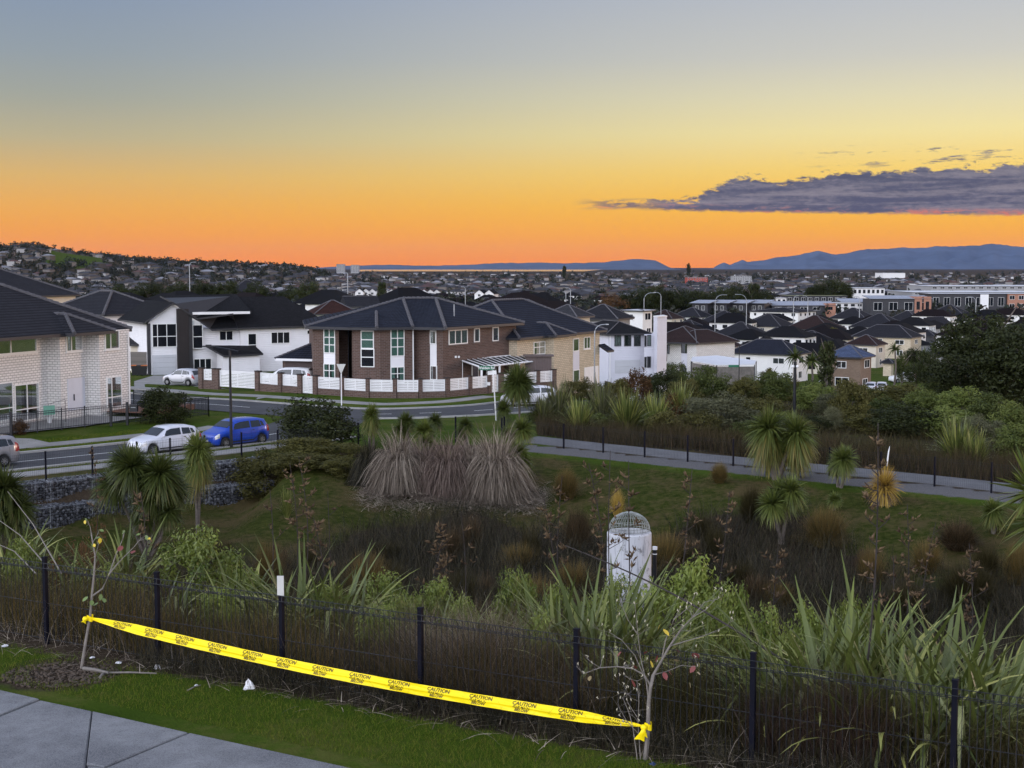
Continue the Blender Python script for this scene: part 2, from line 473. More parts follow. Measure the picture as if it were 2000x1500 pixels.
MT['black_metal'] = M('black_metal', (0.012, 0.013, 0.017), 0.45, 0.2, 6.0, 0.0, 0.5)
MT['navy_metal'] = M('navy_metal', (0.0035, 0.004, 0.010), 0.6, 0.25, 9.0, 0.0, 0.12)
MT['galv'] = M('galv', (0.36, 0.38, 0.40), 0.45, 0.12, 5.0, 0.6)
MT['asphalt'] = M('asphalt', (0.050, 0.052, 0.058), 0.85, 0.25, 0.6, bstr=0.25, bscale=60)
MT['concrete'] = M('concrete', (0.25, 0.245, 0.235), 0.9, 0.2, 0.8, bstr=0.3, bscale=40)
MT['path_conc'] = M('path_conc', (0.135, 0.135, 0.14), 0.9, 0.2, 0.8, bstr=0.3, bscale=40)
MT['canopy_sheet'] = M('canopy_sheet', (0.020, 0.024, 0.030), 0.55, 0.15, 1.0, 0, 0.2)
MT['concrete_old'] = M('concrete_old', (0.21, 0.215, 0.22), 0.9, 0.3, 1.3, bstr=0.35, bscale=120)
m, g, out = new_mat('concrete_old'); tcn = g.n('ShaderNodeTexCoord'); ob = tcn.outputs['Object']
n_a, n_b, n_c = g.noise(ob, 0.9, 6.0, .65), g.noise(ob, 5.0, 5.0, .7), g.noise(ob, 70.0, 3.0, .8)
cc = g.mix(g.mr(n_a, .36, .62), (0.115, 0.118, 0.13), (0.235, 0.24, 0.25)); cc = g.mix(g.mr(n_b, .45, .7, 0, .5), cc, (0.095, 0.095, 0.10)); cc = g.mix(g.mr(n_c, .40, .62, 0, .55), cc, (0.30, 0.305, 0.31)); cc = g.mix(g.mr(n_c, .46, .30, 0, .6), cc, (0.075, 0.075, 0.08))
principled(g, out, cc, .92, 0, .12, n_c, .5, .01); MT['concrete_old'] = m
MT['kerb'] = M('kerb', (0.34, 0.335, 0.32), 0.85, 0.15, 2.0)
MT['paint'] = M('paint', (0.72, 0.72, 0.70), 0.7, 0.12, 6.0)
MT['bark'] = M('bark', (0.12, 0.10, 0.085), 0.9, 0.3, 9.0, bstr=0.5, bscale=30)
MT['bark_pale'] = M('bark_pale', (0.19, 0.17, 0.15), 0.85, 0.25, 14.0, bstr=0.3, bscale=60)
MT['bark_dark'] = M('bark_dark', (0.035, 0.028, 0.026), 0.9, 0.3, 9.0)
MT['timber_grey'] = M('timber_grey', (0.16, 0.145, 0.13), 0.9, 0.3, 2.0)

TXT = {}
for w_, sz_, sh_ in (('CAUTION', .058, .25), ('GAS MAIN', .040, .25), ('BELOW', .044, .25), ('Walden Rd', .24, 0)):
    c_ = bpy.data.curves.new('txt', 'FONT'); c_.body = w_; c_.size = sz_; c_.align_x = 'CENTER'; c_.align_y = 'CENTER'; c_.shear = sh_; c_.resolution_u = 2; c_.offset = .0012 if sz_ < .1 else .004
    o_ = bpy.data.objects.new('txt', c_); COL.objects.link(o_)
    TXT[w_] = bpy.data.meshes.new_from_object(o_.evaluated_get(bpy.context.evaluated_depsgraph_get())); bpy.data.objects.remove(o_)

# ================================================================== THE LAND
FA, FD = np.array((-6.69, 20.06)), np.array((0.878, -0.478))      # near fence: a point and its direction
FN = np.array((0.478, 0.878))                                      # pointing away from the camera
RIMX = [-70, -40, -21.8, -12, -5, 0, 2.8, 21.1, 40, 70]
RIMY = [22, 47.5, 64.5, 73.5, 78.5, 79.6, 77.6, 62.4, 46.5, 21]
ZFX = [0, 106, 118, 135, 157, 210, 245, 300, 420, 700, 6000, 90000]
ZFZ = [1.0, 1.0, -0.4, -2.6, -4.2, -7.5, -9.2, -10.2, -12.2, -14, -16, -16]
HILL = ([-300, 0, 50, 90, 130, 200, 300, 400, 520, 620, 700], [474, 488, 486, 487, 495, 504, 514, 519, 524, 527, 530])
def fence_s(x, y): return (x - FA[0]) * FN[0] + (y - FA[1]) * FN[1]
def rim_r(x, y): return (np.interp(x, RIMX, RIMY) - y) * 0.75
ZLX = [0, 112, 150, 250, 350, 500, 700, 1000, 6000, 90000]
ZLZ = [1.0, 1.0, -0.3, -0.6, -3.0, -8.0, -12, -14, -16, -16]
def zland(x, y):
    x = np.asarray(x, float); y = np.asarray(y, float)
    w = sstep(1000, 1260, 1000 + F_PX * x / np.maximum(y, 1.0))
    return np.interp(y, ZFX, ZFZ) * w + np.interp(y, ZLX, ZLZ) * (1 - w)
LROAD = [G(-420, 950, .94), G(-150, 922, .94), G(20, 904, .94), G(247, 881, .94), G(420, 862, .94), G(515, 851, .94), G(590, 836, .94), G(640, 818, .94)]
XROAD = [at(-300, 735, 150), at(60, 766, 118), G(258, 781, .94), G(400, 789, .94), G(540, 800, .94), G(669, 808, .94), G(800, 808, .94), G(963, 800, .94), G(1060, 789, .94), G(1160, 773, .94), G(1280, 752, .94), at(1420, 735, 132)]
def smooth_line(pts, n=8):
    P = [Vector((p[0], p[1], 0)) for p in pts]; out = []
    for i in range(len(P) - 1):
        p0, p1, p2, p3 = P[max(i - 1, 0)], P[i], P[i + 1], P[min(i + 2, len(P) - 1)]
        for k in range(n):
            t = k / n
            out.append(0.5 * ((2 * p1) + (p2 - p0) * t + (2 * p0 - 5 * p1 + 4 * p2 - p3) * t * t + (3 * p1 - p0 - 3 * p2 + p3) * t ** 3))
    out.append(P[-1]); return out
LR, XR = smooth_line(LROAD), smooth_line(XROAD)
def dist_line(x, y, line):
    d = np.full(np.shape(x), 1e9)
    for a, b in zip(line[:-1], line[1:]):
        ab = np.array((b.x - a.x, b.y - a.y)); L2 = max(ab @ ab, 1e-9)
        t = np.clip(((x - a.x) * ab[0] + (y - a.y) * ab[1]) / L2, 0, 1)
        d = np.minimum(d, np.hypot(x - a.x - ab[0] * t, y - a.y - ab[1] * t))
    return d
HWL, HWX = 2.9, 3.1
def height(x, y):
    x = np.asarray(x, float); y = np.asarray(y, float)
    s = fence_s(x, y); r = rim_r(x, y)
    bank = 5.6 - 0.235 * np.maximum(s - 0.5, 0)
    nat = 1.1 - 1.8 * sstep(2.0, 15, r)
    gab = 1.15 - 0.95 * sstep(0.35, 0.75, r) - 0.95 * sstep(1.5, 1.9, r)
    w = sstep(-10.5, -13.0, x)
    inside = np.maximum(bank, nat * (1 - w) + gab * w)
    wob = 0.06 * np.sin(x * 0.9 + y * 0.35) * np.sin(y * 0.6 - x * 0.2) + 0.03 * np.sin(x * 2.3) * np.sin(y * 1.9)
    inside = inside + wob * sstep(1.0, 4.0, s) * sstep(2, 4, r)
    out = zland(x, y)
    z = np.where(r > 0, inside, out + (1.1 - 1.0) * sstep(-3, 0, r))
    # the planted slope and the valley fall away to the right behind the path
    px = 1000 + F_PX * x / np.maximum(y, 1.0)
    hz = CZ + (HOR - np.interp(px, HILL[0], HILL[1])) / F_PX * 2300
    k = sstep(1250, 2250, y) * (1 - 0.35 * sstep(2400, 4200, y)) * sstep(720, 560, px)
    z = z + np.maximum(hz - z, 0) * k
    near = (y > 40) & (y < 160) & (np.abs(x) < 70)
    if np.any(near):
        d = np.minimum(dist_line(x, y, LR) - HWL, dist_line(x, y, XR) - HWX)
        z = np.where(near & (r < 0.3), z - 0.12 * (1 - sstep(-0.1, 0.7, d)), z)
    return z
def hgt(x, y): return float(height(np.array([x]), np.array([y]))[0])
def ground(px, py, y0=9.0, y1=4000.0):
    """first hit of a photo pixel's ray with the land"""
    d = ray(px, py); Y = np.geomspace(y0, y1, 900); t = Y / d.y
    x, z = d.x * t, CZ + d.z * t
    below = np.nonzero(z <= height(x, Y))[0]
    i = below[0] if len(below) else 899
    return Vector((x[i], Y[i], hgt(x[i], Y[i])))

def pond_mask(x, y, jit):
    s = fence_s(x, y); r = rim_r(x, y); px = 1000 + F_PX * x / np.maximum(y, 1.0)
    lim = np.interp(px, [0, 380, 470, 560, 700, 1180, 1300, 1420, 1560, 1700, 1850, 2000], [19, 19, 18, 15.5, 12.8, 12.0, 12.0, 9.0, 8.5, 12.0, 11.5, 10.0])
    edge = 1.2 * np.sin(x * .45) + .6 * np.sin(x * 1.3 + 1)
    return sstep(-.6, .6, r - lim - edge + jit) * (s > 20)
ys = np.concatenate([np.arange(-30, 8, 2.0), np.arange(8, 26, 0.3), np.arange(26, 140, 0.75), np.geomspace(140, 60000, 90)])
ts = np.linspace(-1, 1, 261); ts = np.sign(ts) * np.abs(ts) ** 1.5
YY, TT = np.meshgrid(ys, ts, indexing='ij')
XX = TT * (75 + 0.62 * np.maximum(YY, 0))
ZZ = height(XX, YY)
nr, nc = XX.shape
idx = np.arange(nr * nc).reshape(nr, nc)
Fq = np.stack([idx[:-1, :-1], idx[:-1, 1:], idx[1:, 1:], idx[1:, :-1]], -1).reshape(-1, 4)
gme = np_mesh('ground', np.stack([XX, YY, ZZ], -1).reshape(-1, 3), Fq, smooth=True)
# what covers the ground where: R lawn, G gravel, B bare soil / mulch (a map of materials, not of light)
s_, r_ = fence_s(XX, YY), rim_r(XX, YY)
lawn = np.where(s_ < 0, 1.0, 0.0) * sstep(-0.10, -0.55, s_)
patch = np.exp(-(((XX + 6.0) / 0.75) ** 2 + ((YY - 18.55) / 0.75) ** 2))
lawn = lawn * (1 - np.clip(patch * 1.5, 0, 1))
basin = (s_ > 0.5) & (r_ > 0)
bl = sstep(24.0, 30.0, s_) * sstep(1.2, 2.4, r_) * np.where(XX < 1, 1.0, 0.8)
bl = np.where((XX > -11) & (XX < 1.5) & (YY > 62), bl * 0.75, bl)
bl = bl * (1 - 0.95 * pond_mask(XX, YY, 0.0))
lawn = np.where(basin, bl, lawn)
gravel = np.where(basin & (XX > 0), sstep(3.0, 1.6, r_), 0.0)
lawn = np.where(r_ <= 0, 0.9, lawn)
lawn = np.where((r_ <= 0) & (XX > 2.5) & (YY < 112) & (dist_line(XX, YY, XR) > 8), 0.42, lawn)
lawn = np.where(YY > 112, np.where(YY < 700, 0.62, 0.33), lawn)
PXX = 1000 + F_PX * XX / np.maximum(YY, 1)
lawn = np.where((PXX > 95) & (PXX < 210) & (YY > 1800) & (YY < 2300), 1.0, lawn)
soil = np.clip(1 - lawn - gravel, 0, 1)
ca = gme.color_attributes.new('zone', 'FLOAT_COLOR', 'POINT')
ca.data.foreach_set('color', np.stack([lawn, gravel, soil, np.ones_like(lawn)], -1).astype(np.float32).ravel())
m, g, out = new_mat('land')
za = g.n('ShaderNodeAttribute', attribute_name='zone')
zs = g.n('ShaderNodeSeparateColor'); g.t.links.new(za.outputs['Color'], zs.inputs[0])
geo = g.n('ShaderNodeNewGeometry'); pos = geo.outputs['Position']
n1, n2, n3 = g.noise(pos, 0.35, 5.0, 0.6), g.noise(pos, 3.2, 5.0, 0.65), g.noise(pos, 26.0, 4.0, 0.7)
cg = g.mix(g.mr(n1, 0.35, 0.65), (0.042, 0.076, 0.008), (0.074, 0.112, 0.014))
cg = g.mix(g.mr(n3, 0.35, 0.7, 0, 0.7), cg, (0.032, 0.052, 0.007))
cg = g.mix(g.mr(g.m('ADD', g.m('MULTIPLY', n1, .6), g.m('MULTIPLY', n2, .5)), 0.54, 0.66, 0, 0.45), cg, (0.120, 0.105, 0.035))
cs = g.mix(g.mr(n2, 0.3, 0.7), (0.026, 0.019, 0.013), (0.066, 0.048, 0.033))
cs = g.mix(g.mr(n3, 0.45, 0.75, 0, 0.6), cs, (0.12, 0.10, 0.07))
cv = g.mix(g.mr(n3, 0.3, 0.7), (0.085, 0.082, 0.085), (0.20, 0.195, 0.195))
sp_ = g.n('ShaderNodeSeparateXYZ'); g.t.links.new(pos, sp_.inputs[0])
cg2 = g.mix(g.mr(n2, .35, .65), (0.024, 0.036, 0.006), (0.060, 0.066, 0.016)); cg2 = g.mix(g.mr(g.m('ADD', g.m('MULTIPLY', n1, .7), g.m('MULTIPLY', n2, .4)), .50, .64, 0, .9), cg2, (0.085, 0.064, 0.030))
cg = g.mix(g.m('MULTIPLY', g.mr(sp_.outputs[2], 1.08, 1.0), g.mr(sp_.outputs[1], 79, 76)), cg, cg2)
jl = g.mr(g.m('ADD', zs.outputs[0], g.m('MULTIPLY', g.m('SUBTRACT', n2, 0.5), 0.9)), 0.38, 0.62)
jg = g.mr(g.m('ADD', zs.outputs[1], g.m('MULTIPLY', g.m('SUBTRACT', n3, 0.5), 0.6)), 0.4, 0.6)
col = g.mix(jg, g.mix(jl, cs, cg), cv)
principled(g, out, col, 0.95, 0, 0.03, g.m('ADD', n3, g.m('MULTIPLY', n2, 1.5)), 0.7, 0.05)
gme.materials.append(m)
tag(obj('ground', gme), kind='structure')

def strip(name, line, o0, o1, dz, mat, parent=None, seg=None, zfun=None, thick=0.0):
    """a ribbon beside a line: offsets to the left (+) / right (-) of its direction"""
    mb = MB(); L = line if seg is None else line[seg[0]:seg[1]]
    rows = []
    for i, p in enumerate(L):
        t = (L[min(i + 1, len(L) - 1)] - L[max(i - 1, 0)]).normalized()
        nrm = Vector((-t.y, t.x, 0))
        a, b = p + nrm * o0, p + nrm * o1
        z = (zfun(p) if zfun else float(zland(p.x, p.y))) + dz
        rows.append((Vector((a.x, a.y, z)), Vector((b.x, b.y, z))))
    for (a, b), (c, d) in zip(rows[:-1], rows[1:]):
        mb.add([a, b, d, c], [(0, 1, 2, 3)])
        if thick:
            k = Vector((0, 0, -thick)); mb.add([a, c, c + k, a + k], [(0, 1, 2, 3)]); mb.add([b, b + k, d + k, d], [(0, 1, 2, 3)])
    o = mb.build(name, mat, parent)
    if parent is None: o['kind'] = 'structure'
    return o
# roads, kerbs, markings
strip('road', XR, HWX, -HWX, -0.050, MT['asphalt'])
lroad = strip('road', LR, HWL, -HWL, -0.054, MT['asphalt'])
strip('kerb', XR, HWX + 0.28, HWX, 0.05, MT['kerb'], thick=0.15)
strip('kerb', LR[:-14], HWL + 0.28, HWL, 0.05, MT['kerb'], thick=0.15)
strip('kerb', LR[:-10], -HWL, -HWL - 0.28, 0.05, MT['kerb'], thick=0.15)
strip('kerb', XR[44:], -HWX, -HWX - 0.28, 0.05, MT['kerb'], thick=0.15)
strip('kerb', XR[:26], -HWX, -HWX - 0.28, 0.05, MT['kerb'], thick=0.15)
strip('road_marking', LR[:44], 0.06, -0.06, -0.046, MT['paint'])
strip('road_marking', XR[4:30], 0.06, -0.06, -0.044, MT['paint'])
for a in range(44, 66, 5): strip('road_marking', XR[a:a + 3], 0.07, -0.07, -0.044, MT['paint'])
gw = [Vector((p.x, p.y, 0)) for p in (G(575, 858, .94), G(515, 838, .94))]
# footpaths
strip('footpath', LR[4:46], HWL + 3.0, HWL + 1.5, 0.035, MT['concrete'], thick=0.1)
strip('footpath', LR[4:44], -HWL - 1.3, -HWL - 2.7, 0.045, MT['concrete'], thick=0.1)
strip('footpath', XR[8:74], HWX + 4.1, HWX + 2.6, 0.035, MT['concrete'], thick=0.1)
PF = [G(980, 862, 1.1), G(1101, 876, 1.1), G(1178, 884, 1.1), G(1259, 893, 1.1), G(1343, 902, 1.1), G(1432, 910, 1.1), G(1524, 919, 1.1), G(1620, 929, 1.1), G(1720, 939, 1.1), G(1825, 950, 1.1), G(1936, 963, 1.1), G(2060, 978, 1.1)]
strip('path', smooth_line(PF, 3), 3.1, 0.55, 0.125, MT['path_conc'], thick=0.1)
for a, b, c, d in [((258, 748), (300, 736), (420, 752), (560, 778))]:
    dv = MB()
    P = [at(262, 762, 114), at(262, 741, 133), at(300, 735, 146), at(352, 735, 146), at(405, 752, 126), at(520, 768, 108.5), at(470, 774, 106), at(385, 775, 108)]
    P = [Vector((p.x, p.y, hgt(p.x, p.y) + 0.05)) for p in P]
    dv.add(P, [tuple(range(len(P)))])
    tag(dv.build('driveway', MT['concrete']), kind='structure')
dv = MB(); P = [Vector((p.x, p.y, 1.05)) for p in (G(-260, 905, 1.0), G(60, 876, 1.0), G(105, 868, 1.0), G(60, 858, 1.0), G(-20, 856, 1.0), G(-260, 880, 1.0))]
dv.add(P, [tuple(range(len(P)))]); tag(dv.build('driveway', MT['concrete']), kind='structure')

# the near concrete footpath: separate slabs with open joints
pave = thing('pavement', 'concrete footpath', None); pave['kind'] = 'structure'; del pave['label']
slabs = [[(-260, 1290), (76, 1366), (-260, 1500)], [(80, 1369), (178.9, 1389.9), (166.9, 1494), (140, 1700), (-500, 1700), (-256, 1504)],
         [(181.1, 1390.5), (366, 1431.5), (203, 1499), (169.1, 1493)], [(370, 1433), (700, 1504), (1100, 1588), (1400, 1700), (146, 1700), (172, 1498), (204, 1502)]]
bed_ = MB().add([G(a_, b_, 5.612) for a_, b_ in ((-500, 1240), (76, 1367.5), (700, 1505), (1400, 1700), (-500, 1700))], [(0, 1, 2, 3, 4)]).build('bedding', MT['asphalt'], pave)
for q in slabs:
    P = [G(a, b, 5.64) for a, b in q][::-1]
    mb = MB(); n = len(P)
    inn = []; c = sum(P, Vector()) / n
    for p in P: inn.append(p + (c - p).normalized() * 0.02 + Vector((0, 0, 0.012)))
    low = [p + Vector((0, 0, -0.12)) for p in P]
    mb.add(inn + P + low, [tuple(range(n))] + [(i, n + i, n + (i + 1) % n, (i + 1) % n) for i in range(n)] + [(n + i, 2 * n + i, 2 * n + (i + 1) % n, n + (i + 1) % n) for i in range(n)])
    mb.build('slab', MT['concrete_old'], pave)

# far water and far hills
wm, g, out = new_mat('sea')
principled(g, out, (0.10, 0.12, 0.14), 0.12, 0, 0.5, g.noise(None, 0.02, 3.0), 0.05)
mb = MB()
wp = [(470, 9200), (1140, 9200), (1180, 17500), (430, 17500)]
mb.add([((a - 1000) / F_PX * y, y, -15.0) for a, y in wp], [(0, 1, 2, 3)])
tag(mb.build('sea', wm), kind='structure')
hazed_forest = M('far_forest_hazed', (0.085, 0.112, 0.165), 0.95, 0.2, 0.0012, coord='Object', spec=0.1)  # base colour shifted blue: part of the distance haze is put into it
def far_hill(name, prof, Y, depth, seed, jag):
    rng = np.random.default_rng(seed)
    px = np.arange(prof[0][0], prof[-1][0] + 1, 4.0)
    py = np.interp(px, [p[0] for p in prof], [p[1] for p in prof])
    k = np.zeros_like(px)
    for w, a in ((3, 0.5), (9, 0.8), (30, 1.0)):
        q = rng.normal(size=len(px) + 60); q = np.convolve(q, np.hanning(w + 2), 'same')[30:30 + len(px)]; k += a * q / (q.std() + 1e-6)
    py = py + jag * k * np.clip((524 - py) / 10, 0, 1)
    zt = np.maximum(CZ + (HOR - py) / F_PX * Y, -15)
    X = (px - 1000) / F_PX * Y
    rows = []
    for f in np.linspace(0, 1, 9):
        prof_h = f ** 1.25
        rel = rng.normal(size=len(px)); rel = np.convolve(rel, np.hanning(13), 'same') * 0.12 * math.sin(math.pi * f)
        rows.append(np.stack([X * (1 - depth / Y * (1 - f)), np.full_like(X, Y - depth * (1 - f)), -16 + (zt + 16) * np.clip(prof_h + rel * 0.4, 0, 1)], -1))
    rows.append(np.stack([X * 1.05, np.full_like(X, Y * 1.05), np.full_like(X, -16)], -1))
    V = np.stack(rows); a, b, _ = V.shape
    ii = np.arange(a * b).reshape(a, b)
    F = np.stack([ii[:-1, :-1], ii[:-1, 1:], ii[1:, 1:], ii[1:, :-1]], -1).reshape(-1, 4)
    me = np_mesh(name, V.reshape(-1, 3), F, smooth=True); me.materials.append(hazed_forest)
    return tag(obj(name, me), kind='structure')
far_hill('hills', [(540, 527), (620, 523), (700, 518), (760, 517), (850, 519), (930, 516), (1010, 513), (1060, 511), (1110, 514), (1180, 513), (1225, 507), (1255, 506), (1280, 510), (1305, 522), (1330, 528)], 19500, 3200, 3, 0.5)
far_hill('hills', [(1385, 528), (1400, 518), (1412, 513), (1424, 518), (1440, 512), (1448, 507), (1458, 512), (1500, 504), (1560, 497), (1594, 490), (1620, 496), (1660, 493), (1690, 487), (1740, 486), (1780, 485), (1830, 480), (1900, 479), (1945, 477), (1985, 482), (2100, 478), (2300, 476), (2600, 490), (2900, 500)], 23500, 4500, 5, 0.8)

# ------------------------------------------------------------------ the far town on the plain: past counting, one mass of roofs and one of trees
rng = np.random.default_rng(11)
def hip_mass(x, y, z, w, d, h, rh, yaw, rng):
    n = len(x)
    lx = np.array([-1, 1, 1, -1, -1, 1, 1, -1.]) * 0.5; ly = np.array([-1, -1, 1, 1, -1, -1, 1, 1.]) * 0.5; lz = np.array([0, 0, 0, 0, 1, 1, 1, 1.])
    wall = np.stack([lx[None] * w[:, None], ly[None] * d[:, None], np.where(lz[None] > 0, h[:, None], -2.0)], -1)
    ex = np.array([-1, 1, 1, -1]) * 0.5; ey = np.array([-1, -1, 1, 1]) * 0.5
    eav = np.stack([ex[None] * (w[:, None] + 1.0), ey[None] * (d[:, None] + 1.0), np.repeat(h[:, None] - 0.05, 4, 1)], -1)
    rl = np.maximum(w - d, 1.5) * 0.5
    rid = np.stack([np.stack([-rl, rl], 1), np.zeros((n, 2)), np.repeat((h + rh)[:, None], 2, 1)], -1)
    L = np.concatenate([wall, eav, rid], 1)
    c, s = np.cos(yaw)[:, None], np.sin(yaw)[:, None]
    V = np.stack([L[..., 0] * c - L[..., 1] * s + x[:, None], L[..., 0] * s + L[..., 1] * c + y[:, None], L[..., 2] + z[:, None]], -1)
    base = np.array([(0, 1, 5, 4), (1, 2, 6, 5), (2, 3, 7, 6), (3, 0, 4, 7), (8, 9, 13, 12), (10, 11, 12, 13), (9, 10, 13, 13), (11, 8, 12, 12)])
    return V, base
wall_mass, g, out = new_mat('far_walls')
a_ = g.n('ShaderNodeAttribute', attribute_name='rnd')
principled(g, out, g.ramp(a_.outputs['Fac'], [(0, (0.07, 0.06, 0.055)), (0.4, (0.11, 0.095, 0.08)), (0.65, (0.18, 0.16, 0.145)), (0.85, (0.30, 0.29, 0.28)), (1, (0.55, 0.55, 0.55))]), 0.8, 0, 0.2)
roof_mass, g, out = new_mat('far_roofs')
a_ = g.n('ShaderNodeAttribute', attribute_name='rnd')
principled(g, out, g.ramp(a_.outputs['Fac'], [(0, (0.04, 0.04, 0.045)), (0.45, (0.06, 0.055, 0.06)), (0.6, (0.09, 0.05, 0.045)), (0.75, (0.10, 0.10, 0.11)), (0.88, (0.22, 0.22, 0.24)), (1, (0.5, 0.5, 0.52))], 'CONSTANT'), 0.7, 0, 0.2)
def build_mass(name, x, y, rng, big=1.0):
    n = len(x); z = height(x, y)
    w = rng.uniform(9, 17, n) * big; d = rng.uniform(8, 11, n) * big; two = rng.random(n) < 0.45
    h = np.where(two, 5.2, 2.7) * big ** 0.4; rh = d * rng.uniform(0.16, 0.26, n); yaw = rng.normal(-0.55, 0.25, n) + (rng.random(n) < 0.3) * 1.57
    V, base = hip_mass(x, y, z, w, d, h, rh, yaw, rng)
    nv = V.shape[1]
    F = (np.arange(n)[:, None, None] * nv + base[None]).reshape(-1, 4)
    tri = F[:, 2] == F[:, 3]
    rnd = np.repeat(rng.random(n), nv)
    rnd2 = rnd.reshape(n, nv); rnd2[:, 8:] = rng.random((n, 1)) ** 1.6
    faces = [tuple(f[:3]) if t else tuple(f) for f, t in zip(F.tolist(), tri)]
    me = bpy.data.meshes.new(name); me.from_pydata(V.reshape(-1, 3).tolist(), [], faces)
    me.materials.append(wall_mass); me.materials.append(roof_mass)
    me.polygons.foreach_set('material_index', np.tile([0, 0, 0, 0, 1, 1, 1, 1], n))
    at2 = me.attributes.new('rnd', 'FLOAT', 'POINT'); at2.data.foreach_set('value', rnd2.ravel().astype(np.float32))
    return me
def spread(n, y0, y1, px0, px1, rng, minpx=None):
    Y = 1 / rng.uniform(1 / y1, 1 / y0, n); px = rng.uniform(px0, px1, n)
    return (px - 1000) / F_PX * Y, Y
xa, ya = spread(2300, 980, 7000, -260, 2260, rng)
hx = rng.uniform(-260, 600, 230); hy = rng.uniform(1300, 2350, 230)
xa = np.concatenate([xa, (hx - 1000) / F_PX * hy]); ya = np.concatenate([ya, hy])
keep = ~((1000 + F_PX * xa / ya > 100) & (1000 + F_PX * xa / ya < 205) & (ya > 1850) & (ya < 2260))       # the green paddock stays open
tag(obj('distant_houses', build_mass('distant_houses', xa[keep], ya[keep], rng)), 'mass of small roofs and pale walls covering the far plain', 'houses', kind='stuff')

LEAF = {}
LEAF['far'] = Mleaf('leaf_far', (0.012, 0.016, 0.012), (0.030, 0.036, 0.024), 0.1, c3=(0.06, 0.046, 0.034), warm=False)
def cloud_quads(cent, rad, per, size, rng, flat=1.0):
    """leaf-clump quads scattered through many crowns at once"""
    n = len(cent)
    u = rng.normal(size=(n, per, 3)); u /= np.linalg.norm(u, axis=-1, keepdims=True)
    rr = rng.random((n, per, 1)) ** 0.4
    P = cent[:, None] + u * rr * rad[:, None]
    a = rng.normal(size=(n, per, 3)); a /= np.linalg.norm(a, axis=-1, keepdims=True)
    b = np.cross(a, rng.normal(size=(n, per, 3))); b /= np.linalg.norm(b, axis=-1, keepdims=True) + 1e-9
    s = size[:, None, None] * rng.uniform(0.6, 1.3, (n, per, 1))
    V = np.stack([P - a * s, P - b * s * 0.6, P + a * s, P + b * s * 0.6], 2).reshape(-1, 3)
    F = np.arange(len(V)).reshape(-1, 4)
    rnd = np.repeat(np.clip(rng.normal(0.4, 0.2, (n, 1)) + rng.normal(0, 0.12, (n, per)), 0, 1).reshape(-1), 4)
    return V, F, rnd
xt, yt = spread(5200, 420, 8000, -260, 2260, rng)
ht = rng.uniform(-260, 640, 1700); hty = rng.uniform(1300, 2400, 1700)
xt = np.concatenate([xt, (ht - 1000) / F_PX * hty]); yt = np.concatenate([yt, hty])
pxt = 1000 + F_PX * xt / yt
keep = ~((pxt > 100) & (pxt < 205) & (yt > 1850) & (yt < 2260)) & ~((yt < 620) & (pxt > 1280))
xt, yt = xt[keep], yt[keep]
rt = rng.uniform(2.0, 5.0, len(xt)) * np.clip(yt / 2000, 0.8, 1.4)
cent = np.stack([xt, yt, height(xt, yt) + rt * 0.9], -1)
V, F, rn = cloud_quads(cent, np.stack([rt, rt, rt * rng.uniform(0.8, 1.5, len(rt))], -1), 48, rt * 0.33, rng)
me = np_mesh('distant_trees', V, F, rn); me.materials.append(LEAF['far'])
tag(obj('distant_trees', me), 'dark trees scattered thickly among the far houses', 'trees', kind='stuff')

# ================================================================== HOUSES
K = Vector((0, 0, 1))
def v2(p): return Vector((p[0], p[1], 0.0))
def on_wall(px, py, o, n):
    d = ray(px, py); t = (o.x * n.x + o.y * n.y) / (d.x * n.x + d.y * n.y)
    return Vector((d.x * t, d.y * t, CZ + d.z * t))
def wall_frame(a, b):
    """wall from a to b (seen left to right): origin, direction, outward normal (towards the camera side)"""
    a, b = v2(a), v2(b); e = (b - a).normalized(); n = Vector((e.y, -e.x, 0))
    return a, e, n
def walls(parent, poly, z0, z1, mat, name='wall'):
    mb = MB(); n = len(poly)
    for i in range(n):
        a, b = v2(poly[i]), v2(poly[(i + 1) % n]); L = (b - a).length
        mb.add([a + K * z0, b + K * z0, b + K * z1, a + K * z1], [(0, 1, 2, 3)], [[(0, z0), (L, z0), (L, z1), (0, z1)]])
    mb.add([v2(p) + K * z1 for p in poly], [tuple(range(n))])
    return mb.build(name, mat, parent)
def face_uv(P):
    """u along the horizontal, v up the slope, metres"""
    n = Vector((0, 0, 0))
    for i in range(1, len(P) - 1): n += (P[i] - P[0]).cross(P[i + 1] - P[0])
    n.normalize()
    if n.z < 0: n = -n
    u = K.cross(n)
    u = u.normalized() if u.length > 1e-6 else Vector((1, 0, 0))
    v = n.cross(u)
    return [(p.dot(u), p.dot(v)) for p in P]
def roof_faces(parent, faces, mat, eave=None, fascia=0.2, name='roof', soffit=True, fmat=None):
    mb = MB()
    for P in faces:
        P = [Vector(p) for p in P]; mb.add(P, [tuple(range(len(P)))], [face_uv(P)])
    if eave:
        E = [Vector(p) for p in eave]; n = len(E)
        mb.cur = 1
        for i in range(n):
            a, b = E[i], E[(i + 1) % n]; mb.add([a, a - K * fascia, b - K * fascia, b], [(0, 1, 2, 3)])
        mb.cur = 2
        mb.add([p - K * fascia for p in E], [tuple(range(n))])
    return mb.build(name, [mat, fmat or MT['fascia_dark'], MT['soffit']], parent)
def caps(parent, lines, r=0.11, mat=None, step=0.40, name='ridge_cap'):
    for a, b in lines:
        a, b = Vector(a), Vector(b); L = (b - a).length; k = max(2, int(L / step)); mb = MB(); pts, rad = [], []
        for i in range(k):
            for f, q in ((0.02, 1.12), (0.98, 0.82)):
                pts.append(a.lerp(b, (i + f) / k)); rad.append(r * q)
        mb.tube(pts, rad, 7); mb.build(name, mat or MT['ridge'], parent)
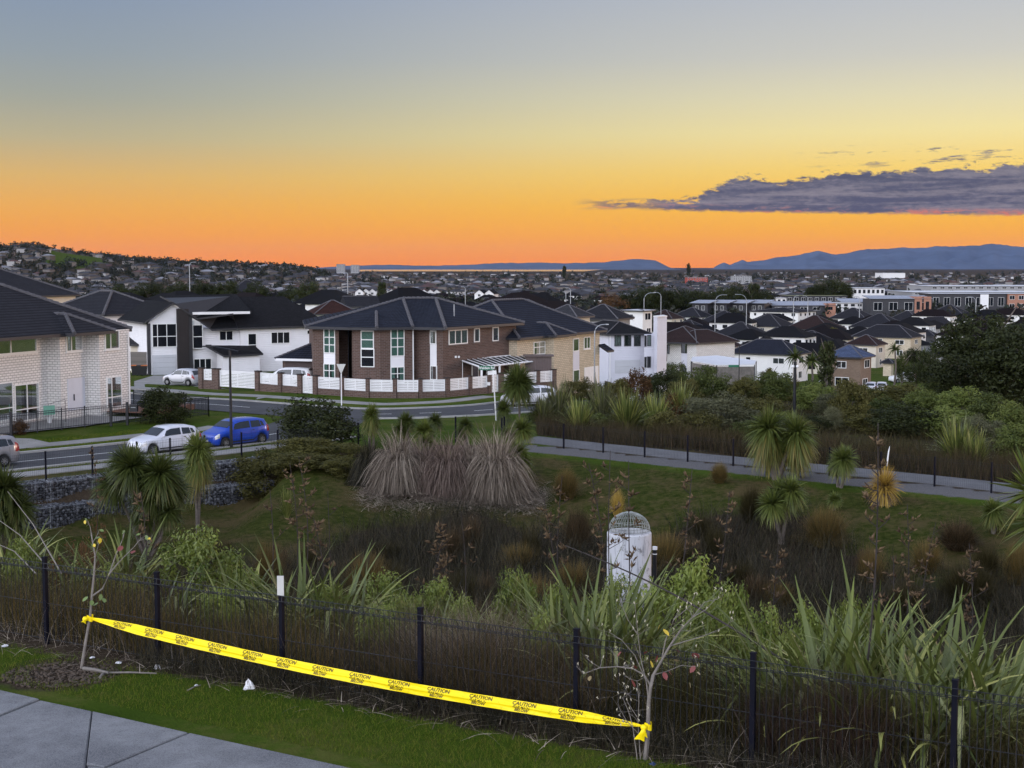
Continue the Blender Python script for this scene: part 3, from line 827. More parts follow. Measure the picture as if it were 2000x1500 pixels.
def hip_roof(parent, o, e, n, w, d, ez, pitch, over, mat, cap=True, gable=False, name='roof', fmat=None, capr=0.11):
    """o front-left corner, e along the front, n outward; w wide, d deep"""
    o, e, n = v2(o), v2(e), v2(n)
    P = lambda u, v, z: o + e * u - n * v + K * z
    a, b, c, dd = P(-over, -over, ez), P(w + over, -over, ez), P(w + over, d + over, ez), P(-over, d + over, ez)
    W, D = w + 2 * over, d + 2 * over
    if W >= D:
        h = D / 2 * pitch; q = 0.0 if gable else D / 2
        r1, r2 = P(-over + q, d / 2, ez + h), P(w + over - q, d / 2, ez + h)
        fs = [(a, b, r2, r1), (c, dd, r1, r2)] + ([(b, c, r2), (dd, a, r1)] if True else [])
    else:
        h = W / 2 * pitch; q = 0.0 if gable else W / 2
        r1, r2 = P(w / 2, -over + q, ez + h), P(w / 2, d + over - q, ez + h)
        fs = [(a, b, r1), (b, c, r2, r1), (c, dd, r2), (dd, a, r1, r2)]
    ro = roof_faces(parent, fs, mat, [a, b, c, dd], name=name, fmat=fmat)
    if cap:
        L = [(r1, r2)] if (r1 - r2).length > 0.3 else []
        if not gable: L += [(a, r1), (b, r2 if W >= D else r1), (c, r2), (dd, r1 if W >= D else r2)]
        caps(ro, L, capr)
    return ro, (r1, r2)
def window(parent, o, e, n, w, h, cols=(1,), rows=(1,), frame='frame_white', curtain=None, cov=1.0, fw=0.07, sill=False, split=True, glass='glass_clear'):
    """o bottom-left corner of the opening on the wall face; cols/rows are relative sizes"""
    mb = MB(); d1 = 0.07
    mb.obox(o, e, n, 0, w, 0, fw, 0.0, d1).obox(o, e, n, 0, w, h - fw, h, 0.0, d1).obox(o, e, n, 0, fw, fw, h - fw, 0.0, d1).obox(o, e, n, w - fw, w, fw, h - fw, 0.0, d1)
    cs = np.cumsum([0] + list(cols)) / sum(cols) * (w - 2 * fw) + fw; rs = np.cumsum([0] + list(rows)) / sum(rows) * (h - 2 * fw) + fw
    for c in cs[1:-1]: mb.obox(o, e, n, c - fw / 2, c + fw / 2, fw, h - fw, 0.002, d1 - 0.004)
    for r in rs[1:-1]: mb.obox(o, e, n, fw, w - fw, r - fw / 2, r + fw / 2, 0.004, d1 - 0.008)
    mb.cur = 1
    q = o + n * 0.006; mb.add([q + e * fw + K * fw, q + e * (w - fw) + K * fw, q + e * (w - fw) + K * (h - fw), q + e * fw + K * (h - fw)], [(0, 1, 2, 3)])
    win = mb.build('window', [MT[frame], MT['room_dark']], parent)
    if sill:
        MB().obox(o, e, n, -0.05, w + 0.05, -0.1, -0.005, 0.0, 0.09).build('sill', sill if not isinstance(sill, bool) else MT['frame_white'], win)
    if curtain:
        k = max(6, int(w / 0.06)); half = [MB(), MB()]
        for i in range(k):
            f0, f1 = i / k, (i + 1) / k
            if cov < 1 and 0.5 - (1 - cov) / 2 < (f0 + f1) / 2 < 0.5 + (1 - cov) / 2: continue
            u0, u1 = fw + f0 * (w - 2 * fw), fw + f1 * (w - 2 * fw)
            a, b = 0.012 + 0.014 * (i % 2), 0.012 + 0.014 * ((i + 1) % 2)
            half[0 if f0 < .5 or cov >= 1 else 1].add([o + e * u0 + n * a + K * fw, o + e * u1 + n * b + K * fw, o + e * u1 + n * b + K * (h - fw), o + e * u0 + n * a + K * (h - fw)], [(0, 1, 2, 3)])
        for mb in half:
            if mb.f: mb.build('curtain', MT[curtain], win)
    if split:
        for i in range(len(cs) - 1):
            for j in range(len(rs) - 1):
                MB().obox(o, e, n, cs[i] + (fw / 2 if i else 0), cs[i + 1] - (fw / 2 if i < len(cs) - 2 else 0), rs[j] + (fw / 2 if j else 0), rs[j + 1] - (fw / 2 if j < len(rs) - 2 else 0), 0.034, 0.040).build('pane', MT[glass], win)
    else:
        MB().obox(o, e, n, fw, w - fw, fw, h - fw, 0.034, 0.040).build('pane', MT[glass], win)
    return win
def pwin(parent, wf, x0, y0, x1, y1, **kw):
    """a window where the photo shows it on wall wf"""
    o, e, n = wf; ym, xm = (y0 + y1) / 2, (x0 + x1) / 2
    a, b = on_wall(x0, ym, o, n), on_wall(x1, ym, o, n); c, d = on_wall(xm, y1, o, n), on_wall(xm, y0, o, n)
    return window(parent, Vector((a.x, a.y, c.z)), e, n, (v2(b) - v2(a)).length, d.z - c.z, **kw)
def ppanel(parent, wf, x0, y0, x1, y1, mat, name='panel', d=0.03):
    o, e, n = wf; ym, xm = (y0 + y1) / 2, (x0 + x1) / 2
    a, b = on_wall(x0, ym, o, n), on_wall(x1, ym, o, n); c, q = on_wall(xm, y1, o, n), on_wall(xm, y0, o, n)
    L = (v2(b) - v2(a)).length; z0, z1 = c.z, q.z
    P = [v2(a) + n * d + K * z0, v2(b) + n * d + K * z0, v2(b) + n * d + K * z1, v2(a) + n * d + K * z1]
    B = [p - n * d * 0.98 for p in P]
    return MB().add(P + B, [(0, 1, 2, 3), (0, 4, 5, 1), (1, 5, 6, 2), (2, 6, 7, 3), (3, 7, 4, 0)], [[(0, z0), (L, z0), (L, z1), (0, z1)]] + [None] * 4).build(name, mat, parent)

# ---- the cream brick house on the left
h1 = thing('house', 'cream brick two-storey house with charcoal hip roof at left edge, behind black picket fence', 'house', (-28, 95, 1.0))
h1.location = (0, 0, 0)
e = Vector((math.cos(R(72)), math.sin(R(72)), 0)); n = Vector((e.y, -e.x, 0))
def along(p, d, px, py):
    """from p go along d until photo column px"""
    r = ray(px, py); den = d.x * r.y - d.y * r.x
    return p + d * ((p.y * r.x - p.x * r.y) / den)
Q0 = v2(at(0, 740, 88.0)); A0 = Q0 - e * 7.0
A1 = along(Q0, e, 93, 735); A2 = along(A1, n, 118, 735); A3 = along(A2, e, 171, 735); A4 = along(A3, n, 195, 735); A5 = along(A4, e, 254, 720)
EZ1, Z0 = 6.75, 0.8
back = 10.0
B5, B0 = A5 - n * (back + 1.5), A0 - n * back
walls(h1, [A0, A1, A2, A3, A4, A5, B5, B0], Z0, EZ1, MT['brick_cream'])
Lm = (A5 - A0).dot(e)
ro, rr = hip_roof(h1, A0 + n * 1.25, e, n, Lm, back + 1.2, EZ1, math.tan(R(27)), 0.55, MT['tile_char'], capr=0.15)
hip_roof(h1, A2 + n * 1.0, e, n, 3.6, 5.0, EZ1 + 0.006, math.tan(R(27)), 0.5, MT['tile_char'], capr=0.13, name='porch_roof')
wA, wB, wC = wall_frame(A0, A1), wall_frame(A2, A3), wall_frame(A4, A5)
pwin(h1, wA, -90, 654, 71, 694, cols=(1, 1, 1), frame='frame_white', curtain='curtain_grey', cov=0.72, sill=True)
pwin(h1, wA, -60, 750, 25, 826, cols=(1, 1), rows=(1, 2.2), curtain='curtain_grey', cov=0.9)
pwin(h1, wA, 28, 749, 76, 822, cols=(1, 1), rows=(1, 2.2), curtain='curtain_grey', cov=0.55)
pwin(h1, wB, 128.5, 649, 160, 686, cols=(1, 2.4), curtain='curtain_grey', cov=1.0, sill=True)
pwin(h1, wC, 204, 645, 232, 682, cols=(1, 1.6), curtain='curtain_grey', cov=1.0, sill=True)
pwin(h1, wC, 208, 735, 237, 796, cols=(1, 2.2), rows=(1, 2), curtain='curtain_grey', cov=0.75)
dr = ppanel(h1, wB, 132, 738, 165, 800, MT['door_pale'], 'door', 0.05)
o_, e_, n_ = wB; hp = on_wall(143, 776, o_, n_)
MB().box(hp + n_ * 0.08, (0.06, 0.06, 0.42)).build('handle', MT['black_metal'], dr)
MB().tube([A5 + n * 0.08 - e * 0.25 + K * (EZ1 - 0.25), A5 + n * 0.08 - e * 0.25 + K * 1.0], 0.05, 6).build('downpipe', MT['frame_white'], h1)
# timber deck and paved yard in front of it
yard = MB(); P = [A0 + n * 0.02, A1 + n * 0.02, A2 + n * .02, A3 + n * .02, A4 + n * 3.2 + e * 0, v2(G(166, 833, 1.05)), v2(G(20, 848, 1.05)), v2(G(-120, 862, 1.05))]
yard.add([p + K * 1.09 for p in P], [tuple(range(len(P)))]); tag(yard.build('patio', MT['concrete']), kind='structure')
dk = thing('deck', 'low brown timber deck in front of the cream brick house', 'deck')
da = A4 + n * 0.05 + e * 0.6
for i in range(9): MB().obox(da, e, n, 0, 6.5, 1.28, 1.32, 0.02 + i * 0.33, 0.02 + i * 0.33 + 0.31).build('board', M('deck_board', (0.20, 0.10, 0.065), 0.8, 0.2, 3.0) if i == 0 else bpy.data.materials['deck_board'], dk)
MB().obox(da, e, n, 0.05, 6.45, 0.95, 1.275, 2.9, 2.95).build('fascia_board', bpy.data.materials['deck_board'], dk)
# open casement leaf on the upper right window
# clothes airer with a green towel, planters
ca_ = thing('clothes_airer', 'black clothes airer with green towel beside the cream brick wall', 'airer', (0, 0, 0))
p0 = v2(G(95, 826, 1.1)); ex = Vector((0.8, 0.6, 0))
mb = MB()
for u in (0, 1.1): mb.tube([p0 + ex * u + K * 1.1, p0 + ex * u + K * (2.55 if u else 2.3)], 0.018, 5)
for z in (2.3, 2.05, 1.8): mb.tube([p0 + ex * 0 + K * z, p0 + ex * 1.1 + K * (z + (0.25 if z > 2.2 else 0))], 0.014, 5)
mb.build('frame', MT['black_metal'], ca_)
mb = MB(); mb.obox(p0 + Vector((0.05, -0.05, 0)), ex, Vector((0.6, -0.8, 0)), -0.35, 0.38, 1.62, 2.22, 0.0, 0.03); mb.build('towel', M('towel_green', (0.16, 0.36, 0.27), 0.9, 0.1, 8.0), ca_)
pot = thing('plant_pot', 'small white plant pot on the patio by the fence', 'plant pot', tuple(G(97, 826, 1.1)))
MB().lathe([(0.12, 0), (0.2, 0.38), (0.22, 0.40), (0.18, 0.40), (0.12, 0.3)], 14).build('bowl', MT['white_paint'], pot, True)

# ---- white modern house with gable and dark stone pier
h5 = thing('house', 'white weatherboard modern house with big dark gable window and stone pier', 'house')
a5, b5 = v2(at(290, 690, 148.5)), v2(at(640, 690, 158.0)); wf5 = wall_frame(a5, b5); o5, e5, n5 = wf5
dep = 10.0
def ux(px, py=680, wf=wf5): return (v2(on_wall(px, py, wf[0], wf[2])) - wf[0]).dot(wf[1])
def zx(py, px, wf=wf5): return on_wall(px, py, wf[0], wf[2]).z
zl, zp, zr = zx(626, 290), zx(590, 338), zx(615, 372)
uL, uP, uR = 0.0, ux(338), ux(372)
def W5(u, z, v=0.0): return o5 + e5 * u - n5 * v + K * z
uE = ux(600)
walls(h5, [W5(0, 0), W5(uR, 0), W5(uR, 0, dep), W5(0, 0, dep)], -1.6, zl - 0.25, MT['board_white'])
mb = MB()
for v in (0.0, dep):
    P = [W5(0, zl - 0.25, v), W5(uR, zl - 0.25, v), W5(uR, zr - 0.25, v), W5(uP, zp - 0.2, v)]; mb.add(P, [(0, 1, 2, 3)], [[((p - o5).dot(e5), p.z) for p in P]])
mb.add([W5(uR, zl - 0.25, 0), W5(uR, zl - 0.25, dep), W5(uR, zr - 0.25, dep), W5(uR, zr - .25, 0)], [(0, 1, 2, 3)])
mb.build('gable', MT['board_white'], h5)
ov = 0.6
def slab(parent, q, mat, t=0.18, name='roof'):
    q = [Vector(p) for p in q]; mb = MB(); m_ = len(q)
    mb.add(q, [tuple(range(m_))], [face_uv(q)]); mb.cur = 1
    lo_ = [p - K * t for p in q]
    mb.add(q + lo_, [(i, m_ + i, m_ + (i + 1) % m_, (i + 1) % m_) for i in range(m_)] + [tuple(range(m_, 2 * m_))[::-1]])
    return mb.build(name, [mat, MT['fascia_dark']], parent)
slab(h5, [W5(-ov, zl - 0.2, -ov), W5(uP, zp, -ov), W5(uP, zp, dep + 1), W5(-ov, zl - 0.2, dep + 1)], MT['shingle'])
ztop = zx(577, 470) + 0.2
slab(h5, [W5(uP + 0.002, zp - 0.004, -ov), W5(uR + 0.6, zr - 0.35, -ov), W5(ux(490), zx(607, 490), -ov + 0.3), W5(ux(490), zp + 0.7, 5.0), W5(uP + 0.002, zp + 0.6, 5.0)], MT['shingle'])
# stone pier and corner posts
MB().obox(o5, e5, n5, ux(345.5), ux(367), -1.6, zx(603, 355), 0.0, 0.55).build('stone_pier', MT['brick_dark'], h5)
MB().obox(o5, e5, n5, -0.1, 0.22, -1.6, zl - 0.3, -0.2, 0.12).build('corner_board', MT['panel_dark'], h5)
MB().obox(o5, e5, n5, ux(367), ux(375), -1.6, zx(612, 370), 0.0, 0.3).build('corner_board', MT['panel_dark'], h5)
# right wing
walls(h5, [W5(uR, 0, 0.4), W5(ux(470), 0, 0.4), W5(ux(470), 0, 0.0), W5(ux(640), 0, 0.0), W5(ux(640), 0, dep), W5(uR, 0, dep)], -1.6, zx(642, 450), MT['board_white'])
zw = zx(640, 450)
zri = zx(586, 560)
slab(h5, [W5(ux(372), zx(614, 372), -0.5), W5(ux(412), zw - 0.1, -0.5), W5(ux(478), zw, -0.5), W5(ux(452), zx(612, 452), 3.0), W5(ux(372), zx(611, 372), 3.0)], MT['shingle'])
slab(h5, [W5(ux(462), zw - 0.02, -0.55), W5(ux(645), zw + 0.1, -0.55), W5(ux(585), zri + 0.3, 5.0), W5(ux(470), zri + 0.3, 5.0)], MT['shingle'])
slab(h5, [W5(ux(470), zri + 0.29, 5.0), W5(ux(585), zri + 0.29, 5.0), W5(ux(645), zw + 0.1, 10.5), W5(ux(462), zw, 10.5)], MT['shingle'])
MB().obox(o5, e5, n5, uR + 0.2, ux(487), zx(611, 420) - 0.15, zx(607, 420) - 0.1, 0.1, 0.4).build('gutter', MT['white_paint'], h5)
slab(h5, [W5(ux(400), zx(674, 400), -0.2), W5(ux(424), zx(692, 424), -2.4), W5(ux(500), zx(688, 500), -2.4), W5(ux(497), zx(675, 497), -0.2)], MT['shingle'], name='porch_roof')
walls(h5, [W5(ux(423), 0, -2.1), W5(ux(495), 0, -2.1), W5(ux(495), 0, 0), W5(ux(423), 0, 0)], -1.6, zx(690, 460), MT['board_white'], 'porch_wall')
pwin(h5, wf5, 297, 632, 345, 678, cols=(1, 2, 2), rows=(1, 1.2), frame='frame_white', glass='glass_dark')
pwin(h5, wf5, 376, 634, 396, 681, cols=(1,), rows=(1, 1), glass='glass_dark')
wf5b = (o5 - n5 * 0.0, e5, n5)
pwin(h5, (o5 - n5 * .4, e5, n5), 428, 646, 455, 665, cols=(1, 1), glass='glass_dark')
pwin(h5, wf5, 484, 651, 501, 690, cols=(1,), rows=(1, 1.4), glass='glass_dark')
pwin(h5, wf5, 529, 648, 566, 671, cols=(1, 1, 1), glass='glass_dark')
pwin(h5, wf5, 599, 644, 626, 653, cols=(1, 1), glass='glass_dark')
pwin(h5, wf5, 378, 700, 413, 722, cols=(1, 1, 1), glass='glass_dark')
ppanel(h5, wf5, 298, 693, 344, 733, MT['garage_grey'], 'garage_door', 0.06)

# ---- dark brick corner house
h10 = thing('house', 'dark brown brick two-storey corner house with tall white-framed windows and hip roof', 'house')
DY = 3.6
PX = lambda px, Y, py=690: v2(at(px, py, Y + DY))
c1, c2, c2b, c3b, c3, c4, c5, c5b, c6, c7 = PX(612, 112.2), PX(662, 111.4), PX(662, 114.2), PX(688, 113.8), PX(688, 110.6), PX(742, 110.0), PX(806, 111.3), PX(806, 112.2), PX(865, 110.0), PX(1008, 119.8)
c8, c9 = v2((-9.5, 135)), v2((-18.5, 129.5))
EZ10 = on_wall(800, 638, *[wall_frame(c4, c5)[i] for i in (0, 2)]).z
walls(h10, [c1, c2, c2b, c3b, c3, c4, c5, c5b, c6, c7, c8, c9], 0.5, EZ10, MT['brick_brown'])
ovh = 0.55
def outp(p, q, z=EZ10): return p + q.normalized() * ovh * 1.35 + K * z
E1, E4, E5, E6, E7, E8, E9 = outp(c1, Vector((-0.9, -0.7, 0))), outp(c4, Vector((-0.25, -1, 0))), outp(c5, Vector((0.1, -1, 0))), outp(c6, Vector((0.35, -1, 0))), outp(c7, Vector((1, 0.1, 0))), outp(c8, Vector((0.5, 1, 0))), outp(c9, Vector((-1, 0.6, 0)))
E3 = outp(c3, Vector((-0.4, -1, 0)))
r1, r2 = at(787, 582, 120.5), at(851, 583, 121.5)
rz = (r1.z + r2.z) / 2; r1.z = r2.z = rz
fs = [(E1, E3, r1), (E3, E4, r1), (E4, E5, r1), (E5, E6, r2, r1), (E6, E7, r2), (E7, E8, r2), (E8, E9, r1, r2), (E9, E1, r1)]
ro = roof_faces(h10, fs, MT['tile_navy'], [E1, E3, E4, E5, E6, E7, E8, E9], fascia=0.22)
caps(ro, [(E5, r1), (E6, r2), (r1, r2), (E7, r2), (E1, r1)], 0.15)
# bay hip over the tall stair window
bm_ = at(735, 608, 116.2)
rb = roof_faces(h10, [(E3 + K * .02, E4 + K * .02, bm_), (E4 + K * .02, E4.lerp(E5, .35) + K * .02, bm_), (E3 + K * 0.02, bm_, at(660, 612, 119))], MT['tile_navy'], name='bay_roof')
caps(rb, [(E4, bm_)], 0.14)
w1, w3, w4, w5_, w6 = wall_frame(c1, c2), wall_frame(c3, c4), wall_frame(c4, c5), wall_frame(c5b, c6), wall_frame(c6, c7)
for wf, x0, x1, y1 in ((w1, 632.5, 655, 690), (w4, 762.5, 789.5, 696)):
    pwin(h10, wf, x0, 642, x1, y1, cols=(1, 1), rows=(1, 1, 1), curtain='curtain_green')
    ppanel(h10, wf, x0, 638.5, x1, 642, MT['white_paint'], 'head_panel')
    ppanel(h10, wf, x0, y1, x1, y1 + 20, MT['board_white'], 'spandrel')
    pwin(h10, wf, x0, y1 + 20, x1, y1 + 52, cols=(1, 1), rows=(1.4, 1), curtain='curtain_green', cov=0.6)
ppanel(h10, w3, 705, 641.5, 730, 646, MT['white_paint'], 'head_panel')
pwin(h10, w3, 705, 646, 730.5, 681, rows=(1, 1), curtain='curtain_green')
pwin(h10, w3, 705, 681, 731.5, 717, rows=(1.2, 1), glass='glass_dark')
ppanel(h10, w5_, 840.5, 641, 852.5, 645.5, MT['white_paint'], 'head_panel')
pwin(h10, w5_, 840.5, 645.5, 852.5, 672, curtain='curtain_green')
ppanel(h10, w5_, 840.5, 672, 853, 714, MT['board_white'], 'spandrel')
pwin(h10, w5_, 841, 714, 854, 742, glass='glass_dark')
for x0, x1, y0, y1, c in ((876, 912.5, 644, 672, (1, 1, 1)), (925.5, 936, 641, 668, (1,)), (961.5, 973, 639, 666, (1,))):
    pwin(h10, w6, x0, y0, x1, y1, cols=c, curtain='curtain_green', cov=1.0 if len(c) > 1 else 0.4, sill=MT['brick_brown'])
    ppanel(h10, w6, x0, y0 - 4, x1, y0, MT['white_paint'], 'head_panel')
pwin(h10, w6, 921, 712, 934, 738, glass='glass_dark')
pwin(h10, w6, 940, 712, 968, 736, cols=(1, 1, 1), glass='glass')
for px_ in (889, 895):
    q = on_wall(px_, 697, w6[0], w6[2]); MB().box(q + w6[2] * 0.06, (0.16, 0.12, 0.16)).build('vent', MT['white_paint'], h10)
q = c5 + Vector((0.05, -0.1, 0)); MB().tube([q + K * (EZ10 - 0.2), q + K * 1.0], 0.055, 6).build('downpipe', MT['white_paint'], h10)
wi = wall_frame(c3b, c3b + Vector((0, -1, 0)))
mbp = MB(); mbp.obox(c3b, Vector((0, -1, 0)), Vector((-1, 0, 0)), 0.6, 2.6, 1.0, EZ10 - 0.3, 0.0, 0.05); mbp.build('side_light', MT['glass_dark'], h10)
q = at(887, 612, 117.5); MB().tube([q - K * 0.5, q + K * 0.75], 0.05, 6).build('vent_pipe', MT['galv'], h10)
# garage wing
ga, gb = v2(at(552, 710, 121.0)), v2(at(622, 710, 120.0)); gw_ = wall_frame(ga, gb)
gz = on_wall(585, 700, gw_[0], gw_[2]).z
walls(h10, [ga, gb, gb - gw_[2] * 8, ga - gw_[2] * 8], 0.3, gz, MT['brick_brown'], 'garage_wall')
hip_roof(h10, ga, gw_[1], gw_[2], 7.0, 7.5, gz, 0.5, 0.5, MT['tile_navy'], capr=0.1, fmat=MT['white_paint'], name='garage_roof')
ppanel(h10, gw_, 558, 706, 614, 735, MT['garage_brown'], 'garage_door', 0.04)

# ---- lean-to canopy on its right wall
cn = thing('canopy', 'white framed lean-to canopy with dark panels against the brown brick wall', 'canopy')
q = [at(900, 703, 116.2), at(1030, 692, 124.6), at(1058, 705, 121.6), at(938, 716.5, 113.6)]
zb = (q[0].z + q[1].z) / 2; zf_ = (q[2].z + q[3].z) / 2; q[0].z = q[1].z = zb; q[2].z = q[3].z = zf_
for a, b in ((0, 1), (3, 2), (0, 3), (1, 2)): MB().tube([q[a], q[b]], 0.08, 4).build('beam', MT['white_paint'], cn)
for i in range(1, 13):
    f = i / 13; MB().tube([q[0].lerp(q[1], f) + K * 0.06, q[3].lerp(q[2], f) + K * 0.06], 0.04, 4).build('rafter', MT['white_paint'], cn)
for i in range(13):
    f0, f1 = i / 13 + 0.006, (i + 1) / 13 - 0.006
    a, b, c, d = q[0].lerp(q[1], f0), q[0].lerp(q[1], f1), q[3].lerp(q[2], f1), q[3].lerp(q[2], f0)
    MB().add([a, d, c, b] + [p - K * 0.02 for p in (a, d, c, b)], [(0, 1, 2, 3), (7, 6, 5, 4), (0, 4, 5, 1), (2, 6, 7, 3)]).build('sheet', MT['canopy_sheet'], cn)
for f in (0.02, 0.30, 0.62, 0.88):
    p = q[3].lerp(q[2], f); MB().box((p.x, p.y, (p.z + 0.8) / 2), (0.16, 0.16, p.z - 0.8)).build('post', MT['white_paint'], cn)
p = q[0]; MB().box((p.x + 0.1, p.y - 0.1, (p.z + 0.8) / 2), (0.14, 0.14, p.z - 0.8)).build('post', MT['white_paint'], cn)

# ---- boundary wall of the corner house: brick piers, low wall, white slatted panels and gates
bw = thing('boundary_wall', 'low brown brick wall with piers and white slatted panels around the corner house', 'wall')
BX = [330, 400, 505, 585, 620, 720, 800, 870, 950, 985, 1080, 1120]; BY = [744, 752, 759, 766, 769, 775.5, 777, 775, 767, 763, 755, 752]
def bpos(px): return v2(G(px, float(np.interp(px, BX, BY)), 1.05))
items = [('P', 391, 398), ('S', 399, 416), ('P', 417, 429), ('D', 430, 500), ('P', 501, 508), ('S', 509, 545), ('P', 546, 552), ('S', 553, 583), ('P', 584, 591), ('D', 592, 613), ('P', 614, 621.5),
         ('S', 622, 666), ('P', 666.5, 672.5), ('S', 673, 716), ('P', 716.5, 722.5), ('S', 723, 768), ('P', 768.5, 775.5), ('S', 776, 817), ('P', 818, 824.5), ('S', 825, 869), ('P', 869.5, 876), ('S', 877, 914),
         ('P', 914.5, 919.5), ('S', 920, 951), ('P', 951.5, 957), ('D', 958, 972.5), ('P', 973, 981), ('S', 982, 1014), ('P', 1014.5, 1020), ('S', 1021, 1047), ('P', 1047.5, 1052), ('S', 1053, 1078), ('P', 1078.5, 1084)]
def slat_panel(parent, a, b, z0, z1, name):
    """white frame with a middle stile; every slat its own piece"""
    L = (b - a).length; e = (b - a) / L; n = Vector((e.y, -e.x, 0))
    mb = MB(); f = 0.07
    mb.obox(a, e, n, 0, L, z0, z0 + f, -0.03, 0.03).obox(a, e, n, 0, L, z1 - f, z1, -0.03, 0.03).obox(a, e, n, 0, f, z0 + f, z1 - f, -0.03, 0.03).obox(a, e, n, L - f, L, z0 + f, z1 - f, -0.03, 0.03).obox(a, e, n, L / 2 - f / 2, L / 2 + f / 2, z0 + f, z1 - f, -0.032, 0.034)
    pn = mb.build(name, MT['white_paint'], parent)
    k = max(4, int((z1 - z0 - 2 * f) / 0.115)); h = (z1 - z0 - 2 * f) / k
    sm = MB().obox(Vector((0, 0, 0)), Vector((1, 0, 0)), Vector((0, -1, 0)), 0, L - 2 * f, 0.012, h - 0.016, -0.012, 0.012).mesh('slat', MT['white_paint'])
    for i in range(k):
        s = obj('slat', sm, pn, loc=a + e * f + K * (z0 + f + i * h)); s.rotation_euler = (0, 0, math.atan2(e.y, e.x))
    return pn
for k_, x0, x1 in items:
    a, b = bpos(x0), bpos(x1); zg = 0.95
    L = (b - a).length; e = (b - a) / L; n = Vector((e.y, -e.x, 0))
    def bx(u0, u1, z0, z1, d0, d1, name):
        P = [[a + e * u + n * d + K * z for u, z in ((u0, z0), (u1, z0), (u1, z1), (u0, z1))] for d in (d1, d0)]
        mb = MB(); w = u1 - u0
        mb.add(P[0] + P[1], [(0, 1, 2, 3), (5, 4, 7, 6), (4, 0, 3, 7), (1, 5, 6, 2), (3, 2, 6, 7)], [[(0, z0), (w, z0), (w, z1), (0, z1)]] * 2 + [[(0, z0), (d1 - d0, z0), (d1 - d0, z1), (0, z1)]] * 2 + [[(0, 0), (w, 0), (w, .3), (0, .3)]])
        return mb.build(name, MT['brick_brown'], bw)
    if k_ == 'P':
        pi = bx(0, L, 0.5, zg + 1.52, -0.19, 0.19, 'pier')
        MB().obox(a, e, n, -0.03, L + 0.03, zg + 1.52, zg + 1.58, -0.22, 0.22).build('cap', MT['brick_dark'], pi)
    elif k_ == 'S':
        bx(0, L, 0.5, zg + 0.52, -0.1, 0.1, 'base_wall'); slat_panel(bw, a, b, zg + 0.55, zg + 1.45, 'panel')
    else:
        slat_panel(bw, a, b, zg + 0.08, zg + 1.45, 'gate')
lb = thing('letterbox', 'small white letterbox on the brick pier beside the gate', 'letterbox', tuple(bpos(954.5) + K * 1.75 + Vector((0, -0.28, 0))))
MB().box((0, 0, 0), (0.26, 0.16, 0.22)).box((0, -0.085, 0.04), (0.2, 0.02, 0.03)).build('box', MT['white_paint'], lb)
MB().prism([(-0.14, -0.09), (0.14, -0.09), (0.14, 0.09), (-0.14, 0.09)], 0.115, 0.14).build('lid', MT['white_paint'], lb)

# ---- houses right of it, each placed by its front wall
def quick_house(label, xa, Ya, xb, Yb, eave, depth, wall, roof, z0, pitch=0.47, over=0.5, cap=0.1, py=680, fmat=None, gable=False, name='house'):
    t = thing(name, label, 'house'); a, b = v2(at(xa, py, Ya)), v2(at(xb, py, Yb)); wf = wall_frame(a, b)
    ez = on_wall((xa + xb) / 2, eave, wf[0], wf[2]).z
    walls(t, [a, b, b - wf[2] * depth, a - wf[2] * depth], z0, ez, MT[wall])
    hip_roof(t, a, wf[1], wf[2], (b - a).length, depth, ez, pitch, over, MT[roof], capr=cap, fmat=fmat, gable=gable)
    return t, wf, ez, a, b
h11, wf, ez, a, b = quick_house('cream-yellow brick house with dark hip roof right of the brown brick house', 1010, 122, 1171, 137, 652, 11, 'brick_yellow', 'tile_navy', -4.0, 0.5, 0.55, 0.13)
pwin(h11, wf, 1042, 667, 1064, 692, cols=(1, 1), rows=(1.4, 1), curtain='curtain_grey')
ppanel(h11, wf, 1042, 692, 1065, 705, MT['white_paint'], 'spandrel')
pwin(h11, wf, 1119, 661, 1130, 686, curtain='curtain_grey', frame='frame_white'); ppanel(h11, wf, 1119, 686, 1131, 722, MT['board_lilac'], 'spandrel'); pwin(h11, wf, 1119, 722, 1131, 745, curtain='curtain_grey')
pwin(h11, wf, 1140, 658, 1152, 681, cols=(1, 1), curtain='curtain_grey', sill=True)
ppanel(h11, wf, 1141, 716, 1168, 760, MT['white_paint'], 'door', 0.05)
bay_o = v2(on_wall(1064, 690, wf[0], wf[2])); bay_e = v2(on_wall(1094, 690, wf[0], wf[2]))
walls(h11, [bay_o + wf[2] * 0.9, bay_e + wf[2] * 0.9, bay_e, bay_o], -4.0, ez, MT['brick_yellow'], 'bay')
hip_roof(h11, bay_o + wf[2] * 0.9, wf[1], wf[2], (bay_e - bay_o).length, 4.0, ez + 0.01, 0.5, 0.5, MT['tile_navy'], capr=0.12, name='bay_roof')
slab(h11, [b + wf[2] * 1.0 + K * 3.0 - wf[1] * .3, b + wf[2] * 1.0 + wf[1] * 1.2 + K * 3.0, b + wf[1] * 1.2 + K * 3.6, b - wf[1] * .3 + K * 3.6], MT['tile_navy'], name='porch_roof')
sh = thing('shed', 'small brown corrugated shed behind the white slatted panel', 'shed')
p = at(1048, 718, 121); mb = MB()
for i in range(16): mb.box((p.x - 0.9 + i * 0.14, p.y - 0.02 * (i % 2), 2.2), (0.13, 1.4, 2.5))
mb.build('wall', M('shed_steel', (0.12, 0.09, 0.085), 0.6, 0.1, 3.0), sh); MB().box((p.x + 0.15, p.y, 3.5), (2.6, 1.8, 0.1)).build('roof', bpy.data.materials['shed_steel'], sh)

